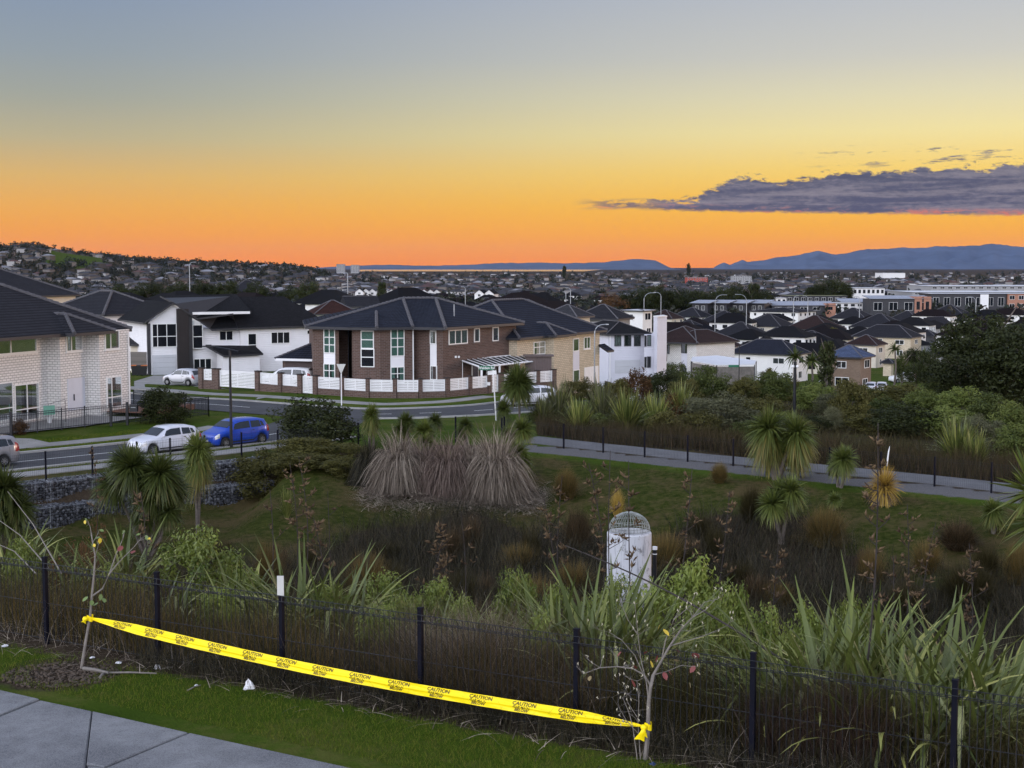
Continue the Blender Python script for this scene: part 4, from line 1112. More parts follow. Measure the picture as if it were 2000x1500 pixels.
h12, wf, ez, a, b = quick_house('lilac-grey weatherboard house with square tower and dark roof', 1188, 157, 1262, 158.5, 651, 9, 'board_lilac', 'shingle', -6.0, 0.45, 0.45, 0.06)
for x0, x1 in ((1200, 1213), (1219, 1232.5), (1238, 1251)): pwin(h12, wf, x0, 653.5, x1, 676, cols=(1, 1) if x0 < 1210 else (1,), frame='frame_dark', curtain='curtain_grey' if x0 < 1210 else None)
ppanel(h12, wf, 1201, 703, 1250, 728, MT['garage_grey'], 'garage_door', 0.04)
ta, tb = v2(at(1258, 680, 156.0)), v2(at(1272, 680, 156.2)); tf = wall_frame(ta, tb)
walls(h12, [ta, v2(at(1283, 680, 156.4)), v2(at(1283, 680, 161)), v2(at(1258, 680, 161))], -6.0, ez - 0.1, MT['board_lilac'], 'bay')
pwin(h12, tf, 1258.5, 655, 1262.5, 677, frame='frame_dark', glass='glass_dark'); pwin(h12, tf, 1264, 654, 1271.5, 676, frame='frame_dark', curtain='curtain_grey')
pwin(h12, tf, 1258.5, 697, 1262.5, 718, frame='frame_dark', glass='glass_dark'); pwin(h12, tf, 1264, 696, 1271, 718, frame='frame_dark', glass='glass_dark')
tw = [v2(at(x, 680, y)) for x, y in ((1276, 156.5), (1283.5, 154.6), (1302, 156.8), (1295, 159.6))]
walls(h12, tw, -6.0, at(1290, 619, 156).z, MT['board_lilac'], 'tower')
walls(h12, [v2(at(x, 680, y)) for x, y in ((1275.5, 156.5), (1283.5, 154.3), (1302.8, 156.8), (1295, 159.9))], at(1290, 619, 156).z, at(1290, 617, 156).z, MT['white_paint'], 'tower_cap')
la_, lb_ = v2(at(1170, 680, 163)), v2(at(1188, 680, 157)); walls(h12, [la_, lb_, lb_ + Vector((1, 8, 0)), la_ + Vector((1, 8, 0))], -6.0, ez - 0.05, MT['board_lilac'], 'side_wall')
MB().tube([lb_ + Vector((0.2, -0.1, ez - 0.2)), lb_ + Vector((0.2, -0.1, -2))], 0.05, 5).build('downpipe', MT['white_paint'], h12)
pf = thing('timber_fence', 'grey weathered paling fence between the yellow and lilac houses', 'fence')
fa, fb = v2(at(1182, 730, 146)), v2(at(1222, 730, 148)); fe = (fb - fa).normalized(); pal = MB().box((0, 0, 0.9), (0.14, 0.02, 1.8)).mesh('paling', MT['timber_grey'])
for i in range(int((fb - fa).length / 0.15)):
    q = fa + fe * (i * 0.15); obj('paling', pal, pf, loc=(q.x, q.y, hgt(q.x, q.y) + 0.25))

h13, wf, ez, a, b = quick_house('pale cream house with very dark roof beyond the lilac tower', 1303, 196, 1360, 192, 668, 8, 'brick_cream', 'tile_brown', -10, 0.5, 0.5, 0.08)
wfl = wf; sb = v2(at(1405, 680, 199)); wfr = wall_frame(b, sb)
walls(h13, [b, sb, sb + Vector((-2, 6, 0)), b + Vector((-2, 6, 0))], -10, ez - 0.02, MT['brick_cream'], 'wing')
hip_roof(h13, b, wfr[1], wfr[2], (sb - b).length, 7, ez + 0.01, 0.5, 0.5, MT['tile_brown'], capr=0.08, name='wing_roof')
pwin(h13, wfr, 1387, 669, 1398.5, 688, cols=(1, 1), frame='frame_dark', curtain='curtain_grey')
pwin(h13, wfl, 1331, 671, 1342, 690, frame='frame_dark', glass='glass_dark'); ppanel(h13, wfl, 1331, 690, 1342, 718, MT['board_lilac'], 'spandrel'); pwin(h13, wfl, 1331, 718, 1341, 729, frame='frame_dark', glass='glass_dark')
pwin(h13, wfl, 1304, 673, 1308, 691, frame='frame_dark', glass='glass_dark')

# houses behind on the left
hA, wf, ez, a, b = quick_house('house with charcoal tiled hip roof between the cream and white houses', 205, 158, 330, 165, 612, 11, 'board_white', 'tile_char', -2, 0.5, 0.55, 0.16)
pwin(hA, wf, 251, 621, 281, 644, cols=(1.2, 1, 1), curtain='curtain_grey', cov=0.6)
slab(hA, [v2(at(252, 660, 152)) + K * (at(252, 673, 152).z), v2(at(293, 660, 152)) + K * at(293, 672, 152).z, v2(at(293, 650, 157)) + K * at(293, 653, 157).z, v2(at(252, 650, 157)) + K * at(252, 653, 157).z], MT['tile_char'], name='garage_roof')
walls(hA, [v2(at(254, 660, 152.6)), v2(at(292, 660, 152.6)), v2(at(292, 660, 157)), v2(at(254, 660, 157))], -2, at(252, 674, 152).z, MT['plaster_cream'], 'garage_wall')
quick_house('large house with dark hip roof directly above the cream brick house', -20, 172, 150, 190, 578, 16, 'plaster_cream', 'tile_char', -3, 0.47, 0.5, 0.16)
quick_house('dark-roofed house cut by the left edge, farthest left', -190, 190, 25, 205, 560, 14, 'plaster_cream', 'tile_char', -3, 0.48, 0.5, 0.14)

# ================================================================== PLANT LIBRARY
def blades(P, L, yaw, a, b, c, w, segs, rng, wexp=0.7, twist=0.9, rnd=None):
    """many grass-like blades at once: a lean, b outward bend, c downward droop (shares of the length)"""
    N = len(P); t = np.linspace(0, 1, segs + 1)[None]
    L, yaw, a, b, c, w = (np.broadcast_to(np.asarray(q, float), (N,)) for q in (L, yaw, a, b, c, w))
    hx = L[:, None] * (a[:, None] * t + b[:, None] * t ** 2); z = L[:, None] * (t * np.sqrt(np.maximum(1 - np.minimum(a, 0.99) ** 2, 0.05))[:, None] - c[:, None] * t ** 2)
    X = P[:, 0, None] + np.cos(yaw)[:, None] * hx; Y = P[:, 1, None] + np.sin(yaw)[:, None] * hx; Z = P[:, 2, None] + z
    wy = yaw + math.pi / 2 + rng.normal(0, twist, N)
    ww = w[:, None] * np.maximum(1 - t, 0.02) ** wexp * 0.5
    wx, wyy = np.cos(wy)[:, None] * ww, np.sin(wy)[:, None] * ww
    V = np.stack([np.stack([X - wx, Y - wyy, Z], -1), np.stack([X + wx, Y + wyy, Z], -1)], 2)      # N,seg+1,2,3
    k = np.arange(N)[:, None] * (segs + 1) * 2 + np.arange(segs)[None] * 2
    F = np.stack([k, k + 1, k + 3, k + 2], -1).reshape(-1, 4)
    rnd = rng.random(N) if rnd is None else rnd
    return V.reshape(-1, 3), F, np.repeat(rnd, (segs + 1) * 2)
def joinv(parts):
    V, F, Rn, o = [], [], [], 0
    for v, f, r in parts:
        V.append(v); F.append(f + o); Rn.append(r); o += len(v)
    return np.concatenate(V), np.concatenate(F), np.concatenate(Rn)
def crown_np(rng, nclump=26, per=90, leaf=0.09, rad=(1, 1, 0.9), clump=0.34, core=0.45, aspect=0.5, up=0.25, gaps=0.0):
    u = rng.normal(size=(nclump, 3)); u[:, 2] = u[:, 2] * 0.9 + 0.15; u /= np.linalg.norm(u, axis=1, keepdims=True)
    cr = rng.uniform(core, 0.9, (nclump, 1)); C = u * cr * np.array(rad)
    cs = clump * rng.uniform(0.65, 1.25, (nclump, 1, 1))
    d = rng.normal(size=(nclump, per, 3)); d /= np.linalg.norm(d, axis=2, keepdims=True)
    P = C[:, None] + d * cs * rng.uniform(0.55, 1.08, (nclump, per, 1)) * np.array((1, 1, 0.8))
    N = d + rng.normal(0, 0.55, d.shape) + np.array((0, 0, up)); N /= np.linalg.norm(N, axis=2, keepdims=True)
    A = np.cross(N, rng.normal(size=N.shape)); A /= np.linalg.norm(A, axis=2, keepdims=True) + 1e-9
    B = np.cross(N, A)
    s = leaf * rng.uniform(0.6, 1.35, (nclump, per, 1))
    V = np.stack([P - A * s, P - B * s * aspect, P + A * s, P + B * s * aspect], 2).reshape(-1, 3)
    F = np.arange(len(V)).reshape(-1, 4)
    rn = np.clip(rng.normal(0.45, 0.16, (nclump, 1)) + rng.normal(0, 0.16, (nclump, per)), 0, 1)
    return V, F, np.repeat(rn.reshape(-1), 4)
LEAF['dark'] = Mleaf('leaf_dark', (0.016, 0.022, 0.011), (0.044, 0.056, 0.026))
LEAF['mid'] = Mleaf('leaf_mid', (0.035, 0.052, 0.020), (0.095, 0.120, 0.050))
LEAF['light'] = Mleaf('leaf_light', (0.070, 0.100, 0.034), (0.17, 0.21, 0.085))
LEAF['olive'] = Mleaf('leaf_olive', (0.050, 0.052, 0.022), (0.120, 0.118, 0.052))
LEAF['grey'] = Mleaf('leaf_grey', (0.060, 0.066, 0.056), (0.135, 0.145, 0.120))
LEAF['rust'] = Mleaf('leaf_rust', (0.050, 0.026, 0.018), (0.12, 0.070, 0.045))
LEAF['glossy'] = Mleaf('leaf_glossy', (0.065, 0.105, 0.024), (0.25, 0.31, 0.11), 0.25, 0.35, 0.5)
LEAF['sword'] = Mleaf('leaf_sword', (0.050, 0.075, 0.022), (0.13, 0.165, 0.060), 0.2, 0.42, 0.5, c3=(0.24, 0.20, 0.085))
LEAF['sword_dark'] = Mleaf('leaf_sword_dark', (0.030, 0.046, 0.016), (0.080, 0.105, 0.040), 0.2, 0.42, 0.5, c3=(0.17, 0.145, 0.07))
LEAF['tussock'] = Mleaf('leaf_tussock', (0.050, 0.042, 0.022), (0.130, 0.105, 0.055), 0.2, c3=(0.17, 0.105, 0.055))
LEAF['tussock_dark'] = Mleaf('leaf_tussock_dark', (0.016, 0.015, 0.008), (0.050, 0.043, 0.023), 0.2)
LEAF['rush'] = Mleaf('leaf_rush', (0.008, 0.008, 0.005), (0.026, 0.025, 0.014), 0.12, c3=(0.095, 0.080, 0.046), warm=False)
LEAF['rush_brown'] = Mleaf('leaf_rush_brown', (0.020, 0.017, 0.009), (0.072, 0.050, 0.026), 0.2, c3=(0.16, 0.105, 0.055), warm=False)
LEAF['rush_red'] = Mleaf('leaf_rush_red', (0.030, 0.018, 0.015), (0.095, 0.060, 0.046), 0.2, warm=False)
LEAF['pampas'] = Mleaf('leaf_pampas', (0.075, 0.058, 0.044), (0.255, 0.208, 0.162), 0.25, c3=(0.47, 0.40, 0.32), warm=False)
LEAF['pampas_red'] = Mleaf('leaf_pampas_red', (0.066, 0.046, 0.038), (0.215, 0.158, 0.128), 0.25, c3=(0.38, 0.30, 0.245), warm=False)
LEAF['straw'] = Mleaf('leaf_straw', (0.16, 0.10, 0.035), (0.42, 0.30, 0.10), 0.25, c3=(0.6, 0.48, 0.22))
LEAF['flax'] = Mleaf('leaf_flax', (0.040, 0.062, 0.020), (0.135, 0.168, 0.066), 0.12, 0.36, 0.6, c3=(0.34, 0.35, 0.16))
LEAF['flax_pale'] = Mleaf('leaf_flax_pale', (0.22, 0.25, 0.16), (0.44, 0.47, 0.36), 0.15, 0.4, 0.5)
LEAF['pod'] = Mleaf('leaf_pod', (0.045, 0.030, 0.028), (0.150, 0.110, 0.095), 0.1, 0.8)
LEAF['turf'] = Mleaf('leaf_turf', (0.020, 0.032, 0.007), (0.052, 0.066, 0.016), 0.25, 0.7, 0.08, c3=(0.12, 0.10, 0.045))
LEAF['grass'] = Mleaf('leaf_grass', (0.036, 0.070, 0.009), (0.085, 0.138, 0.020), 0.25, 0.7, 0.08, c3=(0.16, 0.15, 0.05))
CR = {}
def crown_mesh(key, mat, seed, **kw):
    V, F, rn = crown_np(np.random.default_rng(seed), **kw)
    me = np_mesh('crown', V, F, rn); me.materials.append(LEAF[mat]); CR[key] = me
    return me
for i in range(3):
    crown_mesh('dark%d' % i, 'dark', 20 + i, nclump=64, per=150, leaf=0.042, rad=(1, 1, 1.0), clump=0.3)
    crown_mesh('olive%d' % i, 'olive', 30 + i, nclump=64, per=130, leaf=0.042, rad=(1, 1, 0.95), clump=0.27)
    crown_mesh('mid%d' % i, 'mid', 40 + i, nclump=60, per=130, leaf=0.045, rad=(1, 1, 0.95), clump=0.28)
    crown_mesh('light%d' % i, 'light', 50 + i, nclump=60, per=130, leaf=0.045, rad=(1, 1, 0.9), clump=0.28)
    crown_mesh('grey%d' % i, 'grey', 60 + i, nclump=64, per=130, leaf=0.042, rad=(1, 1, 0.9), clump=0.26, aspect=0.3)
crown_mesh('tall0', 'dark', 71, nclump=40, per=90, leaf=0.08, rad=(0.55, 0.55, 1.25), clump=0.30)
crown_mesh('tall1', 'dark', 72, nclump=36, per=90, leaf=0.08, rad=(0.42, 0.42, 1.3), clump=0.26)
crown_mesh('rust0', 'rust', 73, nclump=34, per=90, leaf=0.06, rad=(1, 1, 0.9))
crown_mesh('bigtree', 'dark', 74, nclump=90, per=170, leaf=0.034, rad=(1, 1, 0.85), clump=0.24, core=0.5)
trunk_me = {}
def trunk_mesh(key, h, r, seed, mat='bark', limbs=5, spread=0.6):
    rr = random.Random(seed); mb = MB()
    pts = [Vector((rr.uniform(-.05, .05) * h * k, rr.uniform(-.05, .05) * h * k, h * k)) for k in (0, .35, .7, 1.0)]
    mb.tube([pts[0] - K * 0.3] + pts, [r * 1.25, r * 1.1, r * 0.85, r * 0.65, r * 0.35], 7)
    for i in range(limbs):
        a = rr.uniform(0, 6.28); s = pts[1].lerp(pts[3], rr.uniform(0.1, 0.9)); d = Vector((math.cos(a), math.sin(a), rr.uniform(0.5, 1.1)))
        mb.tube([s, s + d * h * 0.2, s + d * h * spread * 0.6 + K * h * 0.08], [r * 0.5, r * 0.35, r * 0.1], 5)
    trunk_me[key] = mb.mesh('trunk', MT[mat]); return trunk_me[key]
trunk_mesh('a', 1.0, 0.045, 1); trunk_mesh('b', 1.0, 0.05, 2); trunk_mesh('shrub', 1.0, 0.035, 3, limbs=6, spread=0.25)
def tree(name, label, cat, x, y, h, w, crown, group=None, low=0.25, rz=None, zoff=0.0):
    """tree of height h and crown width w; the crown starts at low*h"""
    z = hgt(x, y) + zoff; t = thing(name, label, cat, (x, y, z), group=group)
    rr = random.Random(int(x * 31 + y * 17)); rz = rr.uniform(0, 6.28) if rz is None else rz
    me = CR[crown]; top = max(v.co.z for v in me.vertices) if crown not in TOPS else TOPS[crown]; TOPS[crown] = top
    ch = h * (1 - low); sz = ch / (2 * top)
    c = obj('crown' if cat == 'tree' else 'foliage', me, t, loc=(0, 0, h - sz * top), rz=rz, scale=(w / 2, w / 2 * rr.uniform(.85, 1.1), sz))
    tk = obj('trunk' if cat == 'tree' else 'stem', trunk_me[rr.choice(['a', 'b']) if cat == 'tree' else 'shrub'], t, rz=rz, scale=(h * 0.8, h * 0.8, h * 0.75) if cat == 'tree' else (h * .4, h * .4, h * .5))
    return t
TOPS = {}

# ================================================================== THE VALLEY SUBURB
def solve_eave(px, py, h):
    Y = np.geomspace(215 if px > 1280 else 170, 3000, 3000); d = ray(px, py); t = Y / d.y
    f = CZ + d.z * t - (height(d.x * t, Y) + h)
    i = np.nonzero(f <= 0)[0]; i = i[0] if len(i) else 2999
    return float(Y[i])
NAMED = []
def win_simple(parent, o, e, n, w, h, frame, pane):
    mb = MB(); f = 0.09
    mb.obox(o, e, n, 0, w, 0, f, 0, .06).obox(o, e, n, 0, w, h - f, h, 0, .06).obox(o, e, n, 0, f, f, h - f, 0, .06).obox(o, e, n, w - f, w, f, h - f, 0, .06)
    if w > 1.3: mb.obox(o, e, n, w / 2 - f / 2, w / 2 + f / 2, f, h - f, 0.002, .055)
    mb.cur = 1; q = o + n * 0.03; mb.add([q + e * f + K * f, q + e * (w - f) + K * f, q + e * (w - f) + K * (h - f), q + e * f + K * (h - f)], [(0, 1, 2, 3)])
    return mb.build('window', [MT[frame], MT[pane]], parent)
def sub_house(label, x0, x1, eave, h, roof, wall, yaw=-33, ratio=0.92, pitch=0.58, gable=False, seed=0, frame='frame_white', group=None, wins=True, Y=None, side_wall=None, over=0.5):
    pxc = (x0 + x1) / 2; Y = Y or solve_eave(pxc, eave, h)
    Wm = (x1 - x0) / F_PX * Y; f = R(yaw); w = Wm / (abs(math.cos(f)) + ratio * abs(math.sin(f))) - over * 1.2; d = w * ratio
    c = v2(at(pxc, eave, Y)); e = Vector((math.cos(f), math.sin(f), 0)); n = Vector((e.y, -e.x, 0))
    c = c + Vector((0, 0.3 * (w * abs(e.y) + d * abs(n.y)), 0))
    zg = hgt(c.x, c.y); ez = at(pxc, eave, Y).z
    t = thing('house', label, 'house', group=group)
    o = c - e * (w / 2) + n * (d / 2)
    walls(t, [o, o + e * w, o + e * w - n * d, o - n * d], zg - 2.5, ez, MT[wall])
    if side_wall:
        P = [o + e * (w + .01), o + e * (w + .01) - n * d]; MB().add([P[0] + K * (zg - 2), P[1] + K * (zg - 2), P[1] + K * (ez - .02), P[0] + K * (ez - .02)], [(0, 1, 2, 3)]).build('side_wall', MT[side_wall], t)
    ro, (r1, r2) = hip_roof(t, o, e, n, w, d, ez, pitch, over, MT[roof], cap=False, gable=gable)
    mb = MB(); P_ = lambda u, v: o + e * u - n * v + K * ez
    q = [P_(-over, -over), P_(w + over, -over), P_(w + over, d + over), P_(-over, d + over)]
    segs_ = [(r1, r2)] + ([] if gable else [(q[0], r1), (q[1], r2 if w >= d else r1), (q[2], r2), (q[3], r1 if w >= d else r2)])
    for a, b in segs_:
        if (a - b).length > 0.2: mb.tube([a, b], 0.10 * max(1, Y / 400), 4)
    mb.build('ridge_cap', MT['ridge'], ro)
    if wins:
        rr = random.Random(seed + int(x0))
        sides = [(o, e, n, w)] + ([(o + e * w, -n, e, d)] if yaw < 0 else [(o - n * d, n, -e, d)])
        for wo, we, wn, L in sides:
            for st in range(2 if h > 4 else 1):
                zb = ez - (1.75 if st == 0 else 4.4)
                k = max(1, int(L / 4.2)); 
                for i in range(k):
                    ww = rr.choice((1.0, 1.6, 2.2)); u = (i + 0.5) * L / k + rr.uniform(-.5, .5) - ww / 2
                    win_simple(t, wo + we * u + K * zb, we, wn, ww, rr.choice((1.1, 1.3)), frame, rr.choice(('glass_dark', 'glass_dark', 'glass')))
    NAMED.append((c.x, c.y, max(w, d)))
    return t, (o, e, n, w, d, zg, ez)
SUB = [
 ('small pinkish house behind the pale cream house', 1403, 1452, 676, 5.0, 'tile_brown', 'plaster_white', {}),
 ('house with wide dark roof rising just above the pale cream house', 1300, 1400, 647, 2.7, 'tile_char', 'plaster_cream', {}),
 ('dark-roofed house with two small white dormer gables', 1362, 1478, 632, 2.7, 'tile_char', 'plaster_cream', {}),
 ('dark hip-roofed house below the pair of curved street lamps', 1312, 1398, 619, 2.7, 'tile_char', 'plaster_white', {}),
 ('brown-roofed house below the dark carport row', 1426, 1480, 618, 2.7, 'tile_brown', 'plaster_cream', {}),
 ('white two-storey house with low dark roof and pink-lit side wall', 1468, 1606, 609, 5.2, 'tile_char', 'plaster_white', dict(pitch=0.15, frame='frame_dark')),
 ('dark-roofed house in front of the white two-storey house', 1452, 1562, 637, 2.7, 'tile_char', 'plaster_cream', {}),
 ('white house with maroon hip roof and black window frames', 1536, 1663, 643, 2.8, 'tile_brown', 'plaster_white', dict(frame='frame_dark')),
 ('large dark-roofed house with a cream gable over its door', 1386, 1521, 658, 2.8, 'tile_char', 'plaster_cream', {}),
 ('low dark-roofed house left of the maroon roof', 1484, 1557, 656, 2.7, 'tile_grey', 'plaster_white', {}),
 ('white house with broad navy hip roof behind the palms', 1430, 1590, 691, 5.0, 'tile_navy', 'plaster_white', dict(ratio=0.6)),
 ('dark-roofed house half hidden by the dark conifer', 1541, 1642, 668, 2.8, 'tile_char', 'plaster_cream', {}),
 ('tan brick house with slate-blue hip roof', 1614, 1716, 697, 5.2, 'tile_blue', 'brick_tan', dict(side_wall=None)),
 ('brown-roofed house directly behind the slate-blue roof', 1655, 1740, 673, 4.9, 'tile_brown', 'plaster_cream', {}),
 ('two-storey cream brick house with dark roof and white balcony panels', 1674, 1812, 658, 5.2, 'tile_char', 'brick_yellow', dict(ratio=0.6)),
 ('dark-roofed white house behind the cream brick house', 1665, 1790, 639, 2.8, 'tile_char', 'plaster_white', {}),
 ('white and yellow house with dark hip roof below the orange terraces', 1624, 1722, 622, 2.8, 'tile_char', 'plaster_white', dict(frame='frame_dark')),
 ('dark-roofed house right of the white and yellow house', 1735, 1823, 626, 2.8, 'tile_char', 'plaster_cream', {}),
 ('white gabled house with dark roof beside the big dark tree', 1800, 1864, 633, 2.8, 'tile_char', 'plaster_white', dict(gable=True, yaw=35)),
 ('white house with gable below the dark commercial block', 1808, 1922, 619, 2.8, 'tile_char', 'plaster_white', {}),
 ('black-walled house tucked behind the big dark tree', 1788, 1842, 656, 2.8, 'tile_char', 'panel_dark', {}),
 ('dark-roofed house at the right edge above the trees', 1950, 2030, 619, 2.8, 'tile_char', 'plaster_white', {}),
 ('small cream garage beside the white parked car', 1722, 1752, 708, 2.6, 'tile_char', 'brick_yellow', dict(wins=False)),
 ('cream house with dark roof under the tall lamp, left', 418, 535, 573, 5.2, 'tile_char', 'plaster_cream', dict(yaw=20)),
 ('white-walled dark-roofed house right of the cream house, left background', 535, 640, 586, 5.2, 'tile_char', 'plaster_white', dict(yaw=22)),
 ('house with rust-red tiled roof behind the white house', 592, 700, 612, 2.8, 'tile_red', 'plaster_white', dict(yaw=20, Y=205)),
 ('dark-roofed house with pale grey gable behind the red roof', 660, 742, 598, 2.8, 'tile_char', 'plaster_grey', dict(yaw=20, gable=True, Y=240)),
 ('dark-roofed house peeping over the brown brick house, left of centre', 900, 1000, 604, 2.8, 'tile_char', 'plaster_cream', dict(yaw=20)),
 ('dark-roofed house peeping over the brown brick house, nearer centre', 985, 1075, 606, 2.8, 'tile_char', 'plaster_cream', dict(yaw=25, Y=215)),
 ('dark-roofed house with a pale skylight behind the yellow house', 1060, 1160, 618, 2.8, 'tile_grey', 'plaster_cream', dict(yaw=-30, Y=185)),
 ('dark-roofed house behind the lilac house roof', 1120, 1240, 622, 2.8, 'tile_char', 'plaster_grey', dict(yaw=-25, Y=195)),
 ('pale flat-roofed house showing above the lilac roof', 1215, 1280, 606, 5.0, 'metal_white', 'plaster_white', dict(pitch=0.06, Y=250)),
 ('brown-roofed house behind the lilac tower', 1262, 1340, 622, 2.8, 'tile_brown', 'plaster_cream', {}),
]
for i, (lab, x0, x1, ev, h, rf, wl, kw) in enumerate(SUB): sub_house(lab, x0, x1, ev, h, rf, wl, seed=i, **kw)

# long flat buildings, terraces, carports
def long_block(label, x0, x1, ytop, ybase, Y, depth, wall, roof, yaw=0.0, cat='building', name='building', wins=0, mono=0.0, ends=None, rows=1, frame='frame_white'):
    t = thing(name, label, cat); a, b = v2(at(x0, ytop, Y)), v2(at(x1, ytop, Y + math.tan(R(yaw)) * (x1 - x0) / F_PX * Y)); o, e, n = wall_frame(a, b)
    L = (b - a).length; zt = at(x0, ytop, Y).z; zb = at(x0, ybase, Y).z
    walls(t, [a, b, b - n * depth, a - n * depth], zb - 3, zt, MT[wall])
    slab(t, [a + n * .4 - e * .4 + K * (zt + .15), b + n * .4 + e * .4 + K * (zt + .15), b - n * depth + e * .4 + K * (zt + .15 + mono), a - n * depth - e * .4 + K * (zt + .15 + mono)], MT[roof])
    for r_ in range(rows):
        for i in range(wins):
            w = L / wins; hh = (zt - zb) / rows
            win_simple(t, a + e * (w * (i + 0.22)) + K * (zt - hh * (r_ + 1) + hh * 0.3), e, n, w * 0.56, hh * 0.5, frame, 'glass_dark')
    if ends:
        for u0, u1 in ends:
            MB().obox(a, e, n, L * u0, L * u1, zb - 3, zt + 1.0, -depth, 0.25).build('end_block', MT['panel_orange'], t)
            win_simple(t, a + e * (L * (u0 + (u1 - u0) * 0.25)) + K * (zb + (zt - zb) * 0.35) + n * 0.26, e, n, L * (u1 - u0) * 0.45, (zt - zb) * 0.5, 'frame_dark', 'glass_dark')
    NAMED.append(((a.x + b.x) / 2, (a.y + b.y) / 2, L)); return t
LB = [
 ('terrace with pale blue roof and orange end beside the white house', 1508, 1632, 597, 610, 640, 12, 'panel_dark', 'metal_pale', dict(ends=[(.84, 1.0)], mono=1.6, wins=5)),
 ('row of white box terraces left of the orange gables', 1632, 1686, 592, 610, 655, 12, 'plaster_white', 'metal_white', dict(wins=4, rows=2, frame='frame_dark')),
 ('dark terrace with two orange gabled ends', 1644, 1725, 590, 608, 690, 12, 'panel_dark', 'metal_pale', dict(ends=[(.64, .78), (.86, 1.0)], mono=1.4, wins=4)),
 ('row of white box terraces between the orange blocks', 1722, 1776, 592, 612, 655, 12, 'plaster_white', 'metal_white', dict(wins=4, rows=2, frame='frame_dark')),
 ('black terrace with tall orange block at its right end', 1700, 1820, 584, 616, 640, 14, 'panel_dark', 'metal_pale', dict(ends=[(.72, .84), (.87, .99)], mono=1.2, wins=4)),
 ('long low dark building behind the pale blue roof', 1536, 1655, 578, 592, 800, 16, 'panel_dark', 'panel_olive', dict(wins=9)),
 ('small white box building by the dark trees', 1498, 1536, 582, 596, 760, 10, 'plaster_white', 'metal_white', dict(wins=4, frame='frame_dark')),
 ('black commercial block with a tall white window frame', 1818, 1966, 574, 608, 700, 20, 'panel_dark', 'metal_white', dict(wins=7)),
 ('orange and grey block at the right edge of the commercial row', 1968, 2040, 574, 606, 700, 20, 'panel_orange', 'metal_white', dict(wins=4, rows=2)),
 ('long white-roofed warehouse behind the black block', 1782, 2040, 571, 577, 900, 60, 'plaster_grey', 'metal_white', dict(wins=12)),
 ('long white stepped-roof building right of the wooded knoll', 1818, 2060, 559, 566, 1150, 70, 'plaster_grey', 'metal_white', dict(wins=16)),
 ('low pale office with ribbon windows left of the warehouse', 1657, 1728, 563, 577, 900, 30, 'plaster_white', 'metal_white', dict(wins=8, frame='frame_dark')),
 ('pale long retail shed in the middle distance', 970, 1080, 581, 590, 1000, 25, 'plaster_cream', 'metal_white', dict(wins=6)),
 ('red and grey apartment block beyond the dark trees', 1342, 1382, 542, 553, 2000, 25, 'panel_red', 'metal_white', dict(wins=8, rows=3)),
 ('grey apartment block right of the red one', 1432, 1468, 539, 551, 2100, 25, 'plaster_grey', 'metal_white', dict(wins=8, rows=3)),
 ('low white factory roof on the far plain, right', 1725, 1768, 533, 540, 2700, 60, 'plaster_white', 'metal_white', {}),
 ('tall grey apartment tower on the horizon, left of the pair', 657, 673, 516, 532, 4600, 20, 'plaster_grey', 'plaster_grey', dict(wins=5, rows=8)),
 ('tall grey apartment tower on the horizon, right of the pair', 685, 701, 517.5, 532, 4600, 20, 'plaster_grey', 'plaster_grey', dict(wins=5, rows=8)),
]
for lab, x0, x1, yt_, yb, Y, dp, wl, rf, kw in LB: long_block(lab, x0, x1, yt_, yb, Y, dp, wl, rf, **kw)
MB().obox(v2(at(1914, 580, 699.0)), Vector((1, 0, 0)), Vector((0, -1, 0)), 0, 4.0, at(1914, 606, 699).z, at(1914, 575, 699).z, 0.3, 0.9).build('window_frame', MT['white_paint'], [o for o in bpy.data.objects if o.get('label', '').startswith('black commercial')][0])
for i, nm in enumerate(('leftmost', 'second', 'third', 'rightmost')):
    t = thing('carport_unit', 'dark flat-roofed unit with pale slanted roof, %s of the row of four' % nm, 'building', group='row of dark mono-pitch units')
    x0 = 1352 + i * 37; Y = 640; a = v2(at(x0, 600, Y)); b = v2(at(x0 + 30, 600, Y - 4)); o, e, n = wall_frame(a, b); zt, zb = at(x0, 593, Y).z, at(x0, 612, Y).z
    walls(t, [a, b, b - n * 9, a - n * 9], zb, zt, MT['panel_dark']); slab(t, [a + n * 1.5 - e + K * (zt + .3), b + n * 1.5 + e * 1.5 + K * (zt + .3), b - n * 9 + e * 1.5 + K * (zt + 1.6), a - n * 9 - e + K * (zt + 1.6)], MT['metal_pale'])
    for u in (0.2, 0.6): win_simple(t, a + e * (b - a).length * u + K * (zb + 1.5), e, n, 1.6, 2.0, 'frame_white', 'glass')
    NAMED.append((a.x, a.y, 9))
# a row of identical white gabled townhouses
gh = thing('townhouse', 'small white gabled townhouse in the long row of look-alikes', 'house', group='white gabled townhouses in a row')
mb = MB(); mb.cur = 0
mb.add([(-2.7, 0, -3), (2.7, 0, -3), (2.7, 0, 4.6), (0, 0, 6.6), (-2.7, 0, 4.6), (-2.7, 10, -3), (2.7, 10, -3), (2.7, 10, 4.6), (0, 10, 6.6), (-2.7, 10, 4.6)], [(0, 1, 2, 3, 4), (9, 8, 7, 6, 5), (0, 4, 9, 5), (1, 6, 7, 2)])
mb.build('wall', MT['plaster_white'], gh)
MB().add([(-3.1, -.4, 4.35), (0, -.4, 6.75), (3.1, -.4, 4.35), (-3.1, 10.4, 4.35), (0, 10.4, 6.75), (3.1, 10.4, 4.35)], [(0, 1, 4, 3), (1, 2, 5, 4)]).build('roof', MT['tile_char'], gh)
win_simple(gh, Vector((-0.8, 0, 3.0)), Vector((1, 0, 0)), Vector((0, -1, 0)), 1.6, 1.4, 'frame_white', 'glass_dark')
